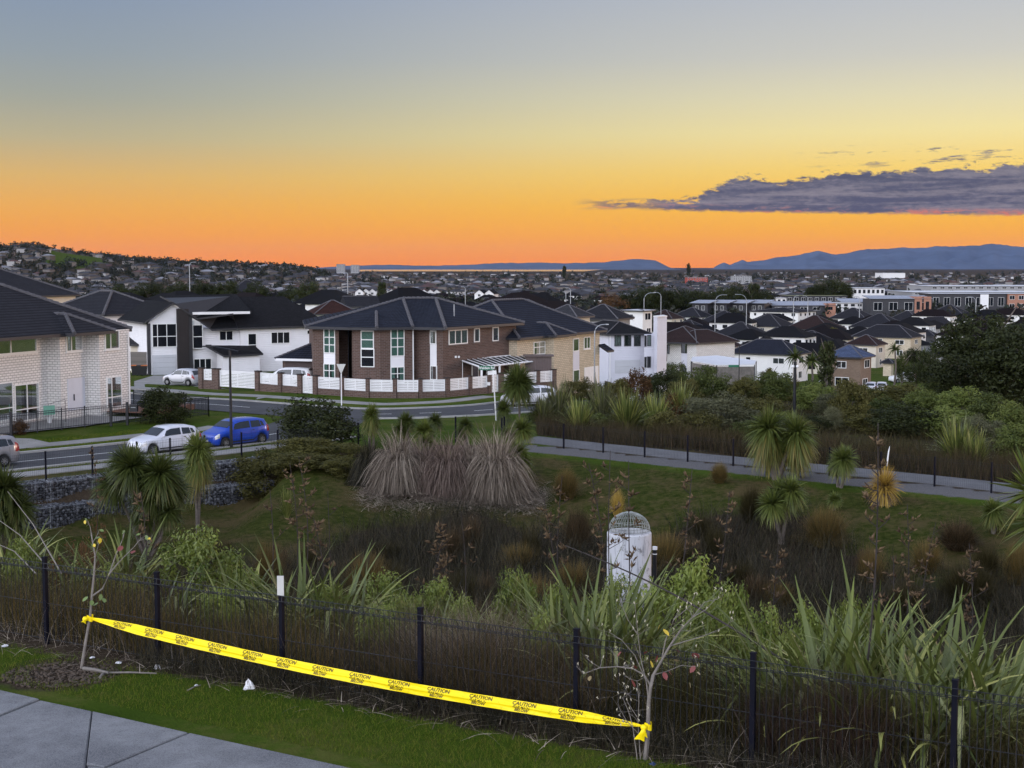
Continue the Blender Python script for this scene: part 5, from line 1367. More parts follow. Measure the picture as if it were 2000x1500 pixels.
win_simple(gh, Vector((-1.8, 0, 0.4)), Vector((1, 0, 0)), Vector((0, -1, 0)), 3.2, 1.6, 'frame_white', 'glass_dark')
for i in range(13):
    px_ = 702 + i * 12.6; p = at(px_, 584, 930 + i * 7); q = (p.x, p.y, p.z)
    if i == 0: gh.location = q
    else: dup(gh, q, rz=0.12)
    NAMED.append((p.x, p.y, 12))
for i, (px_, lab) in enumerate(((936, 'larger white gabled house, left of a pair behind the brown brick roof'), (955, 'larger white gabled house, right of a pair behind the brown brick roof'))):
    p = at(px_, 590, 900); dup(gh, (p.x, p.y, p.z), rz=-0.25, scale=1.15, label=lab, group='pair of white gabled houses')

# separate houses of the middle distance, seen as small roofs
rng = np.random.default_rng(5); rr = random.Random(5)
fm = []; fml = []
RN = {'tile_char': 'charcoal', 'tile_navy': 'blue-black', 'tile_grey': 'grey', 'tile_brown': 'brown', 'tile_red': 'red-brown'}; WN = {'plaster_white': 'white', 'plaster_cream': 'cream', 'plaster_grey': 'grey'}
for i in range(8):
    mb = MB(); w, d, h = rr.uniform(11, 16), rr.uniform(8, 10), rr.choice((2.7, 2.7, 5.2)); o = Vector((-w / 2, -d / 2, 0)); q = d / 2 + .5; rh = q * rr.uniform(.5, .62)
    mb.prism([(-w / 2, -d / 2), (w / 2, -d / 2), (w / 2, d / 2), (-w / 2, d / 2)], -3, h)
    mb.cur = 1; a, b, c, e_ = (-w / 2 - .5, -d / 2 - .5, h - .02), (w / 2 + .5, -d / 2 - .5, h - .02), (w / 2 + .5, d / 2 + .5, h - .02), (-w / 2 - .5, d / 2 + .5, h - .02); r1_, r2_ = (-w / 2 - .5 + q, 0, h + rh), (w / 2 + .5 - q, 0, h + rh)
    mb.add([a, b, c, e_, r1_, r2_], [(0, 1, 5, 4), (1, 2, 5), (2, 3, 4, 5), (3, 0, 4)])
    mb.cur = 2
    for st in range(1 if h < 4 else 2):
        for k_ in range(4): mb.obox(Vector((-w / 2, -d / 2, 0)), Vector((1, 0, 0)), Vector((0, -1, 0)), w * (k_ + .25) / 4, w * (k_ + .7) / 4, h - 1.7 - st * 2.6, h - .6 - st * 2.6, 0, 0.06)
        for k_ in range(3): mb.obox(Vector((w / 2, -d / 2, 0)), Vector((0, 1, 0)), Vector((1, 0, 0)), d * (k_ + .25) / 3, d * (k_ + .7) / 3, h - 1.7 - st * 2.6, h - .6 - st * 2.6, 0, 0.06)
    wk, rk = ('plaster_white', 'plaster_cream', 'plaster_white', 'plaster_grey', 'plaster_white', 'plaster_cream', 'plaster_white', 'plaster_white')[i], ('tile_char', 'tile_char', 'tile_navy', 'tile_grey', 'tile_grey', 'tile_brown', 'tile_red', 'tile_char')[i]
    fm.append(mb.mesh('small_house', [MT[wk], MT[rk], MT['glass_dark']])); fml.append('small %s %s house with %s hip roof in the middle distance' % ('single-storey' if h < 4 else 'two-storey', WN[wk], RN[rk]))
pts = [(a, b) for a, b, c in NAMED]; cnt = 0
PT = np.array(pts)
for tries in range(9000):
    if cnt >= 250: break
    Y = 1 / rng.uniform(1 / 1050, 1 / 275); px_ = rng.uniform(-30, 2030); x = (px_ - 1000) / F_PX * Y
    if px_ > 1280 and Y < 275: continue
    if px_ > 1480 and 580 < Y < 960: continue
    if 1180 < px_ < 1290 and Y < 720: continue
    if 1290 <= px_ < 1490 and 560 < Y < 720: continue
    if px_ < 240 and Y < 420: continue
    if np.min(np.hypot(PT[:, 0] - x, PT[:, 1] - Y)) < (15.5 if Y < 560 else 17): continue
    z = hgt(x, Y); vi = rr.randrange(8); o = obj('small_house', fm[vi], None, (x, Y, z), rz=rng.normal(-0.55, 0.2) + (1.57 if rng.random() < .3 else 0))
    tag(o, fml[vi], 'house', 'small houses of the middle distance'); PT = np.vstack([PT, (x, Y)]); cnt += 1

# trees of the valley
VT = [(1195, 570, 640, 70, 'rust0', 'reddish bare tree at the left end of the dark tree belt'), (1228, 564, 650, 60, 'dark1', 'dark tree just right of the reddish tree'), (1262, 556, 655, 60, 'dark0', 'dark tree in the belt above the pair of curved lamps, left'),
      (1290, 553, 660, 66, 'dark2', 'tall dark tree directly above the pair of curved lamps'), (1330, 558, 665, 60, 'dark1', 'dark tree in the belt right of the curved lamps'), (1368, 562, 655, 66, 'dark0', 'rounded dark tree above the dark-roofed units, left'),
      (1408, 558, 670, 60, 'dark2', 'dark tree above the dark-roofed units, centre'), (1440, 549, 690, 56, 'dark1', 'tall dark tree above the dark-roofed units, right'), (1470, 552, 690, 56, 'tall0', 'narrow dark tree at the right end of the belt'), (1492, 560, 690, 44, 'dark0', 'low dark tree closing the belt on the right'),
      (1600, 553, 860, 60, 'dark2', 'dark tree left of the wooded knoll'), (1628, 541, 860, 74, 'dark0', 'broad dark tree crowning the wooded knoll'), (1652, 552, 870, 40, 'dark1', 'small dark tree on the right of the wooded knoll'),
      (600, 546, 620, 70, 'dark0', 'broad dark tree left of the far towers'), (560, 556, 640, 60, 'dark1', 'dark tree left of the broad one, near the far towers'), (745, 549, 900, 34, 'tall0', 'dark conical tree above the white gabled row'),
      (500, 548, 640, 60, 'dark2', 'dark tree behind the cream house under the tall lamp'), (440, 545, 640, 70, 'dark0', 'dark tree right of the tall street lamp'), (395, 540, 640, 64, 'dark1', 'dark tree behind the tall street lamp'), (345, 545, 620, 74, 'dark2', 'broad dark tree left of the tall street lamp'),
      (290, 548, 600, 74, 'dark0', 'dark tree above the charcoal tiled roof'), (240, 550, 600, 60, 'dark1', 'dark tree above the large dark hip roof'), (90, 488, 2200, 30, 'dark0', 'dark tree standing on the hilltop'), (50, 491, 2180, 26, 'dark1', 'smaller dark tree on the hilltop, left'), (1345, 513, 3200, 18, 'tall1', 'thin dark poplar on the horizon, left of the gap'), (1102, 518, 3000, 14, 'tall0', 'pointed dark tree on the horizon below the blue hill')]
for px_, yt_, Y, wpx, ck, lab in VT:
    p = at(px_, yt_, Y); zg = hgt(p.x, p.y); tree('tree', lab, 'tree', p.x, p.y, max(p.z - zg, 4), wpx / F_PX * Y, ck, 'trees of the valley', low=0.08)

rr = random.Random(21); nv = 0
for tries in range(400):
    if nv >= 34: break
    Y = rr.uniform(170, 520); px_ = rr.uniform(1240, 2040); x = (px_ - 1000) / F_PX * Y
    if min(math.hypot(a - x, b - Y) - c * .45 for a, b, c in NAMED) < 3.5 or np.min(np.hypot(PT[:, 0] - x, PT[:, 1] - Y)) < 6: continue
    h = rr.uniform(2.5, 5.5); tree('garden_tree', 'small garden tree among the valley houses', 'tree', x, Y, h, h * rr.uniform(.7, 1.1), rr.choice(('dark0', 'dark1', 'olive0', 'mid0', 'dark2')), 'garden trees among the valley houses', low=.05); nv += 1

# ================================================================== STREET THINGS
MT['tyre'] = M('tyre', (0.012, 0.012, 0.013), 0.85, 0.2, 8.0)
MT['rim'] = M('rim', (0.42, 0.43, 0.45), 0.3, 0.05, 3.0, 0.8)
MT['lamp_red'] = M('lamp_red', (0.30, 0.012, 0.015), 0.2, 0.05, 3.0, 0, 0.6)
MT['lamp_clear'] = M('lamp_clear', (0.55, 0.56, 0.58), 0.12, 0.05, 3.0, 0.3, 0.7)
MT['plate'] = M('plate', (0.55, 0.55, 0.52), 0.5, 0.05, 3.0)
MT['trim_black'] = M('trim_black', (0.014, 0.014, 0.016), 0.55, 0.1, 3.0)
MT['car_glass'] = M('car_glass', (0.018, 0.022, 0.026), 0.06, 0.1, 2.0, 0.0, 0.9)
def carpaint(name, c):
    m, g, out = new_mat(name); p = principled(g, out, c, 0.32, 0.15, 0.5)
    p.inputs['Coat Weight'].default_value = 0.8; p.inputs['Coat Roughness'].default_value = 0.06
    return m
def make_car(label, L, W, H, top, paint, name='parked_car', wb=None, wr=0.30, belt=0.61, group=None, rake=1.0):
    """top: roofline points (share of length from the tail, share of height)"""
    t = thing(name, label, 'car', group=group); pm = carpaint('paint_' + label.split()[0] + '_%d' % len(bpy.data.materials), paint)
    wb = wb or L * 0.64; xf, xr = L / 2 - L * 0.19, L / 2 - L * 0.19 - wb; ar = wr * 1.16
    sx, sz = [p[0] for p in top], [p[1] for p in top]
    hw = lambda s: W / 2 * np.interp(s, [0, .03, .1, .25, .75, .92, .98, 1], [.72, .86, .95, 1, 1, .93, .80, .62])
    def sec(s):
        x = -L / 2 + s * L; zt = H * np.interp(s, sx, sz); w = float(hw(s)); zb = 0.17 + 0.10 * max(0, (s - .94) / .06) + 0.14 * max(0, (.05 - s) / .05)
        bl = H * (belt + 0.035 * (1 - s)); gg = float(np.clip((zt - bl) / (H * .22), 0, 1)); bz = min(bl, zt - 0.07)
        za = zb
        for xw in (xf, xr):
            q = ar ** 2 - (x - xw) ** 2
            if q > 0: za = max(za, wr + math.sqrt(q))
        mid = max((za + bz) * .5, za + .04) if za + .04 < bz else bz - .01
        return [Vector((x, 0, zb + .02)), Vector((x, w * .86, max(zb, za - .02))), Vector((x, w * .985, za + .03 if za > zb + .01 else zb + .10)), Vector((x, w * 1.0, max(mid, za + .035))), Vector((x, w * .965, max(bz, za + .04))),
                Vector((x, w * (.93 - .13 * gg), zt - .035 - .06 * gg)), Vector((x, w * (.76 - .08 * gg), zt - .012)), Vector((x, 0, zt + .012 * gg))]
    def surf(s, k):
        P = sec(s); i = min(int(k), 6); return P[i].lerp(P[i + 1], k - i)
    ns = 72; S_ = np.linspace(0, 1, ns); mb = MB(); rows = []
    for s in S_:
        P = sec(s); rows.append(P + [Vector((p.x, -p.y, p.z)) for p in P[1:7]][::-1])
    m_ = len(rows[0]); vs = [p for r_ in rows for p in r_]
    mb.add(vs, [(i * m_ + k, i * m_ + (k + 1) % m_, (i + 1) * m_ + (k + 1) % m_, (i + 1) * m_ + k) for i in range(ns - 1) for k in range(m_)] + [tuple(range(m_))[::-1], tuple((ns - 1) * m_ + k for k in range(m_))])
    mb.build('body', pm, t, True)
    MB().box((0, 0, .32), (L * .8, W * .78, .30)).build('underbody', MT['trim_black'], t)
    def patch(name, s0, s1, k0, k1, mat, off=.012, sides=(1, -1), n1=6, n2=4, both=False, trim=None):
        for sd_ in sides:
            mb = MB(); g_ = []
            for i in range(n1 + 1):
                for j in range(n2 + 1):
                    kk = k0 + (k1 - k0) * j / n2; f = i / n1
                    a, b = s0, s1
                    if trim: a, b = s0 + trim[0] * j / n2, s1 + trim[1] * j / n2
                    p = surf(a + (b - a) * f, kk); q = Vector((p.x, p.y * sd_, p.z)); c = Vector((p.x * .6, 0, H * .42)); q = q + (q - c).normalized() * off; g_.append(q)
            mb.add(g_, [(i * (n2 + 1) + j, (i + 1) * (n2 + 1) + j, (i + 1) * (n2 + 1) + j + 1, i * (n2 + 1) + j + 1) for i in range(n1) for j in range(n2)])
            mb.build(name, mat, t, True)
    ws = [p for p in top if p[1] > .9]; sA, sB = ws[-1][0] + .01, min(ws[-1][0] + .155, .76); sR = ws[0][0]
    def cross(name, s0, s1, mat):
        mb = MB(); g_ = []
        for i in range(7):
            s = s0 + (s1 - s0) * i / 6; P = sec(s); y6 = P[5].lerp(P[6], .55).y * .98
            for j in range(9):
                y = -y6 + 2 * y6 * j / 8; f = abs(y) / y6; z = P[7].z + (P[6].z - P[7].z) * f ** 2; g_.append(Vector((P[0].x + .004, y, z + .014)))
        mb.add(g_, [(i * 9 + j, (i + 1) * 9 + j, (i + 1) * 9 + j + 1, i * 9 + j + 1) for i in range(6) for j in range(8)]); mb.build(name, mat, t, True)
    cross('windscreen', sA, sB, MT['car_glass'])
    cross('rear_window', .035, max(sR - .01, .06), MT['car_glass'])
    md = (sA + sR) / 2 + .01
    patch('front_window', md + .012, sA + .05, 4.12, 4.92, MT['car_glass'], trim=(0, -.055))
    patch('rear_door_window', sR + .10, md - .012, 4.12, 4.92, MT['car_glass'], trim=(.02, 0))
    patch('quarter_window', sR + .03, sR + .088, 4.2, 4.85, MT['car_glass'], n1=2, n2=2, trim=(.03, .02))
    patch('headlight', .905, .972, 3.3, 4.6, MT['lamp_clear'], .008, n1=3, n2=3)
    patch('tail_light', .012, .075, 3.35, 4.5, MT['lamp_red'], .010, n1=3, n2=3)
    patch('door_handle', md - .06, md - .02, 3.72, 3.82, MT['trim_black'], .02, n1=1, n2=1)
    MB().box((L / 2 - .05, 0, .30), (.1, W * .56, .12)).build('grille', MT['trim_black'], t)
    MB().box((-L / 2 - .005, 0, .72 if H > 1.6 else .62), (.02, .46, .12)).build('number_plate', MT['plate'], t)
    MB().box((L / 2 + .012, 0, .42), (.02, .4, .11)).build('number_plate', MT['plate'], t)
    for sm in (md, sR + .09, sA + .085): patch('door_seam', sm - .0016, sm + .0016, 2.2, 4.0, MT['trim_black'], .006, n1=1, n2=5)
    patch('sill_trim', .25, .72, 2.05, 2.3, MT['trim_black'], .006, n1=6, n2=1)
    for sd_ in (1, -1):
        p = surf(sA + .06, 4.3); MB().lathe([(0, -.06), (.06, -.05), (.085, 0), (.06, .05), (0, .06)], 8, (p.x, (p.y + .07) * sd_, p.z + .02)).build('mirror', pm, t, True)
    for xw in (xf, xr):
        for sd_ in (1, -1):
            c = Vector((xw, sd_ * (W / 2 - .10), wr)); pr = [(wr * .62, -.09), (wr * .97, -.09), (wr, -.06), (wr, .06), (wr * .97, .09), (wr * .62, .09)]
            wh = thing('wheel', 'x', None); del wh['label']; wh.parent = t; wh.location = c; wh.rotation_euler = (math.pi / 2, 0, 0)
            MB().lathe(pr, 20).build('tyre', MT['tyre'], wh, True)
            mb = MB(); zz = .075 * -sd_
            mb.lathe([(wr * .64, zz * .9), (wr * .58, zz), (wr * .54, zz * .7)], 20).lathe([(0, zz * .95), (.05, zz * .9), (.06, zz * .6)], 10)
            for k in range(7):
                a = k * 2 * math.pi / 7; mb.box((math.cos(a) * wr * .33, math.sin(a) * wr * .33, zz * .75), (wr * .56, .05, .03), Matrix.Rotation(a, 3, 'Z'))
            mb.build('rim', MT['rim'], wh)
            MB().lathe([(0, zz * .35), (wr * .62, zz * .35)], 16).build('brake_disc', MT['trim_black'], wh)
    return t
HATCH = [(0, .40), (.012, .52), (.03, .62), (.06, .78), (.11, .91), (.2, .97), (.38, 1.0), (.52, .985), (.585, .93), (.72, .70), (.75, .675), (.90, .58), (.965, .50), (1, .34)]
FIT = [(0, .42), (.010, .56), (.025, .66), (.05, .82), (.085, .93), (.2, .985), (.42, 1.0), (.56, .975), (.63, .92), (.80, .665), (.82, .65), (.93, .56), (.975, .48), (1, .34)]
SUV = [(0, .45), (.008, .62), (.03, .85), (.06, .96), (.3, 1.0), (.52, .99), (.60, .94), (.72, .72), (.75, .70), (.93, .62), (.98, .52), (1, .4)]
blue = make_car('blue hatchback parked behind the white one on the side road', 3.95, 1.70, 1.53, FIT, (0.010, 0.060, 0.46), wb=2.53, group='cars parked on the side road')
white = make_car('white hatchback parked nose-left on the side road', 4.05, 1.70, 1.46, HATCH, (0.72, 0.73, 0.80), wb=2.55, group='cars parked on the side road')
silver = make_car('silver hatchback on the driveway by the white slatted gate', 3.75, 1.69, 1.51, HATCH, (0.50, 0.50, 0.53), wb=2.39)
grey = make_car('dark silver car cut by the left edge of the road', 4.4, 1.75, 1.55, SUV, (0.25, 0.25, 0.27), wb=2.6)
suv = make_car('white four-wheel drive parked behind the slatted gate', 4.8, 1.88, 1.85, SUV, (0.78, 0.78, 0.78), wb=2.75, wr=.36)
white2 = make_car('white car half hidden behind the cabbage tree on the corner', 4.2, 1.72, 1.48, HATCH, (0.74, 0.74, 0.78), wb=2.6)
def park(c, px, py, ang, z=None, Y=None):
    p = G(px, py, z) if z is not None else at(px, py, Y); zz = z if z is not None else hgt(p.x, p.y) + .03
    c.location = (p.x, p.y, zz); c.rotation_euler = (0, 0, R(ang))
LANG = math.degrees(math.atan2(*(lambda d: (d.y, d.x))(LR[34] - LR[26])))
park(blue, 459, 869, LANG + 180, z=.94); park(white, 322, 882, LANG + 180, z=.94)
park(silver, 358, 746, 152, Y=126); park(grey, -52, 914, LANG + 180, z=.94); park(suv, 560, 738, 170, Y=119); park(white2, 1034, 787, 200, Y=103.5)
for px_, py_, Y, ang, lab in ((1612, 752, 222, 60, 'white car beside the dark conifer, left of two'), (1636, 748, 226, 80, 'silver car beside the dark conifer, right of two'), (1702, 760, 214, 70, 'white car below the tan brick house, left of two'), (1722, 761, 214, 75, 'silver car below the tan brick house, right of two')):
    c = dup(white, (0, 0, 0), label=lab, group='cars parked in the valley street'); park(c, px_, py_, ang, Y=Y)
c = dup(suv, (0, 0, 0), label='white car on the grass below the cream brick house'); park(c, 1762, 724, 200, Y=250)

# lamps, signs, bollard light
def lamp_post(label, px, ybase, ytop, Y, arm, r=.07, mat='galv', head='flat', drop=0.0, group=None):
    b = at(px, ybase, Y); b.z = min(b.z, hgt(b.x, b.y)) - .1; tp = at(px, ytop, Y); t = thing('street_lamp', label, 'street lamp', tuple(b), group=group)
    H = tp.z - b.z; A = arm / F_PX * Y; k = math.copysign(1, A)
    if head == 'flat':
        MB().tube([(0, 0, 0), (0, 0, H)], [r * 1.2, r * .8], 8).build('pole', MT[mat], t)
        MB().tube([(-.45 * k, 0, H - .12), (0, 0, H - .02), (A * .55, 0, H + .12), (A * .8, 0, H + .16)], r * .7, 6).build('arm', MT[mat], t)
        MB().box((A * .86, 0, H + .16), (.7, .22, .07)).box((A * .86, 0, H + .22), (.3, .12, .06)).build('lamp_head', MT[mat], t)
    else:
        rad = abs(A) * .62; pts = [(0, 0, 0), (0, 0, H - rad)] + [(k * rad * (1 - math.cos(q)), 0, H - rad + rad * math.sin(q)) for q in np.linspace(.25, 1.45, 6)] + [(A * .85, 0, H + .02)]
        MB().tube(pts, [r * 1.2, r] + [r * .75] * 7, 6).build('pole', MT[mat], t)
        MB().box((A * .93, 0, H + .02), (abs(A) * .22, .22 * max(1, Y / 400), .09 * max(1, Y / 400))).build('lamp_head', MT[mat], t)
    return t
MT['pole_black'] = M('pole_black', (0.008, 0.009, 0.012), 0.45, 0.1, 4.0)
lamp_post('tall black street lamp with flat head beside the blue car', 452, 879, 682, 78.5, -48, .075, 'pole_black')
lamp_post('grey curved street lamp in front of the yellow house', 1161, 765, 634, 120, 26, .06, head='curve')
for px_, yt_, Y, A, lab in ((372, 512, 330, 12, 'tall thin street lamp rising above the dark trees, left'), (680, 532, 330, -6, 'thin pole lamp behind the brown brick roof, left'), (909, 560, 300, -8, 'thin pole lamp behind the brown brick roof, right'), (1114, 562, 330, -10, 'curved lamp above the yellow house roof'), (1105, 570, 345, -6, 'thin lamp beside the curved lamp above the yellow house'),
                            (1257, 572, 330, 22, 'curved street lamp, left of the facing pair'), (1290, 571, 330, -14, 'curved street lamp, right of the facing pair'), (1396, 576, 420, 22, 'curved street lamp bending right over the dark units'), (1457, 575, 420, -22, 'curved street lamp bending left over the dark units'), (1549, 578, 520, 10, 'curved lamp by the pale blue roof, left'), (1577, 578, 520, -10, 'curved lamp by the pale blue roof, right'), (1678, 579, 560, -10, 'curved lamp above the orange gabled ends'), (1905, 580, 600, -16, 'curved lamp before the black commercial block')):
    p = at(px_, yt_, Y); zg = hgt(p.x, p.y); lamp_post(lab, px_, proj((p.x, p.y, zg))[1], yt_, Y, A, .09 * Y / 330, head='curve')
t = thing('path_light', 'black path light column with white head above the shrubs', 'lamp', tuple(at(1551, 830, 92)))
Hh = at(1551, 712, 92).z - at(1551, 830, 92).z
MB().tube([(0, 0, 0), (0, 0, Hh)], .10, 8).build('column', MT['pole_black'], t); MB().lathe([(.11, 0), (.11, .18), (0, .2)], 10, (0, 0, Hh)).build('cap', MT['pole_black'], t)
for sx_ in (-.16, .14): MB().lathe([(0, -.1), (.1, -.06), (.1, .06), (0, .1)], 8, (sx_, -.08, Hh - .12)).build('lamp_globe', MT['white_paint'], t, True)
def text_mesh(s, mat, name='lettering'):
    me = TXT[s].copy(); me.name = name; me.materials.clear(); me.materials.append(MT[mat]); return me
MT['sign_green'] = M('sign_green', (0.012, 0.14, 0.075), 0.4, 0.05, 3.0)
t = thing('street_sign', 'street name sign on a leaning white pole at the corner', 'sign', (0, 0, 0))
b = at(970, 826, 92.5); tp = at(962.5, 716, 92.5)
MB().tube([b - K * .3, tp], .045, 8).build('pole', MT['white_paint'], t)
bl = at(941, 716, 92.5); br = at(962, 714, 92.5); wv = (br - bl); wl = wv.length; hb = .28
o = MB().box((0, 0, 0), (wl + .25, .02, hb)).build('name_blade', MT['sign_green'], t); o.location = (bl + br) / 2 + Vector((-.05, -.06, -.12)); o.rotation_euler = (0, 0, .06)
l = obj('lettering', text_mesh('Walden Rd', 'white_paint'), o, loc=(0, -.016, 0)); l.rotation_euler = (math.pi / 2, 0, 0)
o = MB().box((0, 0, 0), (1.0, .02, .26)).build('name_blade', MT['white_paint'], t); o.location = at(961, 728, 92.5) + Vector((0, .06, 0)); o.rotation_euler = (0, -.10, -.95); o['label'] = 'white back of the second name blade'
t = thing('give_way_sign', 'back of a triangular give way sign on a white pole', 'sign', tuple(at(667, 795, 99)))
Hs = at(665, 711, 99).z - at(667, 795, 99).z; s_w = 18 / F_PX * 99
MB().tube([(0, .03, -.2), (0, .03, Hs - .1)], .04, 8).build('pole', MT['white_paint'], t)
MB().add([(-s_w / 2, 0, Hs), (s_w / 2, 0, Hs), (0.03, 0, Hs - .66), (-.03, 0, Hs - .66), (-s_w / 2, -.02, Hs), (s_w / 2, -.02, Hs), (.03, -.02, Hs - .66), (-.03, -.02, Hs - .66)], [(0, 1, 2, 3), (7, 6, 5, 4), (0, 4, 5, 1), (1, 5, 6, 2), (2, 6, 7, 3), (3, 7, 4, 0)]).build('sign_plate', MT['plate'], t)
t = thing('street_sign', 'small green street name sign on a thin black pole near the pale canopy', 'sign', tuple(at(1443, 760, 150)))
Hs = at(1443, 672, 150).z - at(1443, 760, 150).z; MB().tube([(0, 0, -3), (0, 0, Hs)], .05, 6).build('pole', MT['pole_black'], t); q = at(1433, 715, 150) - t.location; MB().box(q, (1.1, .03, .24)).build('name_blade', MT['sign_green'], t)
# pale curved canopy over a yard
t = thing('canopy', 'pale translucent curved canopy beside the cream house', 'canopy'); mb = MB(); n_ = 10; Y = 182
q = [at(1350, 704, Y), at(1352, 697, Y + 5), at(1400, 694, Y + 6), at(1477, 704, Y + 3), at(1474, 711, Y - 1), at(1400, 712, Y - 2)]
zc = sum(p.z for p in q) / 6; vs = [Vector((p.x, p.y, p.z)) for p in q]; mb.add(vs + [p - K * .12 for p in vs], [tuple(range(6)), tuple(range(6, 12))[::-1]] + [(i, 6 + i, 6 + (i + 1) % 6, (i + 1) % 6) for i in range(6)]); mb.build('sheet', MT['metal_white'], t)
for p in q: MB().tube([p - K * .1, (p.x, p.y, p.z - 4.5)], .07, 6).build('post', MT['panel_dark'], t)
MB().add([q[0] - K * .3, q[5] - K * .3, q[5] - K * 4, q[0] - K * 4], [(0, 1, 2, 3)]).add([q[5] - K * .3, q[4] - K * .3, q[4] - K * 4, q[5] - K * 4], [(0, 1, 2, 3)]).build('screen', MT['timber_grey'], t)
# wheelie bins
MT['bin'] = M('bin', (0.014, 0.015, 0.017), 0.5, 0.1, 3.0); MT['bin_orange'] = M('bin_orange', (0.50, 0.13, 0.02), 0.5, 0.1, 3.0); MT['bin_blue'] = M('bin_blue', (0.03, 0.06, 0.16), 0.5, 0.1, 3.0)
for px_, lid, lab in ((263, 'bin_orange', 'black wheelie bin with orange lid, left of three beside the white house'), (273, 'bin', 'all-black wheelie bin, middle of three beside the white house'), (282, 'bin_orange', 'black wheelie bin with orange lid, right of three beside the white house')):
    p = at(px_, 733, 146); t = thing('wheelie_bin', lab, 'bin', (p.x, p.y, hgt(p.x, p.y)), .2, 'wheelie bins by the white house')
    mb = MB(); mb.add([(-.24, -.28, .1), (.24, -.28, .1), (.24, .22, .1), (-.24, .22, .1), (-.3, -.36, 1.05), (.3, -.36, 1.05), (.3, .32, 1.05), (-.3, .32, 1.05)], [(0, 3, 2, 1), (4, 5, 6, 7), (0, 1, 5, 4), (1, 2, 6, 5), (2, 3, 7, 6), (3, 0, 4, 7)]); mb.build('body', MT['bin'], t)
    MB().box((0, 0, 1.09), (.64, .74, .07)).build('lid', MT[lid], t)
    for s in (-1, 1): MB().tube([(s * .26, .25, .12), (s * .32, .25, .12)], .12, 10).build('wheel', MT['tyre'], t)

# ------------------------------------------------------------------ fences
def mesh_fence(label, P, h, sp, wr, pw, loops=True, pmat='navy_metal', post_h=None):
    t = thing('mesh_fence', label, 'fence')
    ph = (post_h or h) + .05
    pm = MB().box((0, 0, ph / 2 - .3), (pw, pw, ph + .6)).box((0, 0, ph + .012), (pw * 1.15, pw * 1.15, .02)).mesh('post', MT[pmat])
    for p in P: obj('post', pm, t, loc=p, rz=math.atan2(P[-1].y - P[0].y, P[-1].x - P[0].x))
    for a, b in zip(P[:-1], P[1:]):
        d = Vector((b.x - a.x, b.y - a.y, 0)); L = d.length; e = d / L; n = Vector((e.y, -e.x, 0)); k = max(2, int(round(L / sp))); mb = MB()
        for i in range(1, k):
            q = a.lerp(b, i / k)
            if loops: mb.tube([q + K * .06, q + K * (h - .10), q + K * (h - .02) + n * .03, q + K * h + n * .085, q + K * (h - .06) + n * .10, q + K * (h - .11) + n * .012], wr, 4)
            else: mb.tube([q + K * .06, q + K * h], wr, 3)
        for z, o_ in ((.08, 0), (h * .5, 0), (h - .12, 0)) + (((h - .0, .085), (h - .07, .10)) if loops else ((h, 0),)): mb.tube([a + K * z + n * o_, b + K * z + n * o_], wr, 4)
        w = mb.build('wire_panel', MT['black_metal'], t); w['kind'] = 'stuff'
    return t
near_posts = []
for k in range(-2, 9):
    p = Vector((FA[0] + FD[0] * 2.116 * k, FA[1] + FD[1] * 2.116 * k, 5.6)); near_posts.append(p)
mesh_fence('black looped-top mesh fence running along the near lawn behind the caution tape', near_posts, 1.2, .075, .0045, .056)
mesh_fence('black mesh fence along the pale path across the basin', [Vector((p.x, p.y, hgt(p.x, p.y))) for p in PF], 1.3, .09, .004, .07, loops=False)
LF = [G(-60, 960, 1.15), G(0, 951, 1.15), G(90, 941, 1.15), G(181, 930, 1.15), G(268, 919, 1.15), G(333, 911, 1.15), G(400, 904, 1.15), G(472, 898, 1.15), G(543, 892, 1.15), G(620, 884, 1.15), G(700, 876, 1.15), G(790, 868, 1.15), G(890, 862, 1.15), G(985, 862, 1.15)]
mesh_fence('black mesh fence on the gabion wall below the side road', LF, 1.35, .09, .004, .07, loops=False)
t = thing('picket_fence', 'black metal picket fence with gate in front of the cream brick house', 'fence')
FX, FY = [-120, 22, 166, 249, 408], [862, 851, 835, 829, 813.5]
pp = [G(x, float(np.interp(x, FX, FY)), 1.05) for x in (-120, -50, 22, 73, 121, 166, 217, 249, 295, 335, 372, 408)]
cb = pp[-1]; pp2 = [cb, cb + Vector((-2.0, 1.8, 0)), cb + Vector((-4.2, 3.5, 0)), cb + Vector((-6.4, 5.2, 0))]
for chain in (pp, pp2):
    for i, (a, b) in enumerate(zip(chain[:-1], chain[1:])):
        d = (b - a); L = d.length; e = d / L; mb = MB(); k = int(L / .115)
        for j in range(1, k): q = a.lerp(b, j / k); mb.box((q.x, q.y, q.z + .66), (.018, .018, 1.16))
        w = mb.build('pickets', MT['black_metal'], t); w['kind'] = 'stuff'
        for z in (.18, 1.14, 1.27): MB().tube([a + K * z, b + K * z], .02, 4).build('rail', MT['black_metal'], t)
    for i, p in enumerate(chain):
        th = .13 if chain is pp and i in (2, 6, 7) else .06
        MB().box((p.x, p.y, p.z + .68), (th, th, 1.5 if th > .1 else 1.36)).build('post', MT['black_metal'], t)
lbx = thing('letterbox', 'black letterbox fixed to the picket fence gate post', 'letterbox', tuple(pp[7] + Vector((.45, -.1, 1.05)))); MB().box((0, 0, 0), (.5, .3, .42)).build('box', MT['black_metal'], lbx); MB().box((0, -.155, .06), (.3, .01, .04)).build('slot', MT['galv'], lbx)
pf = thing('timber_fence', 'tall grey paling fence behind the wheelie bins', 'fence'); fa, fb = v2(at(256, 700, 150)), v2(at(293, 700, 149)); fe = (fb - fa).normalized()
for i in range(int((fb - fa).length / .15)): q = fa + fe * (i * .15); obj('paling', pal, pf, loc=(q.x, q.y, hgt(q.x, q.y) + .6))

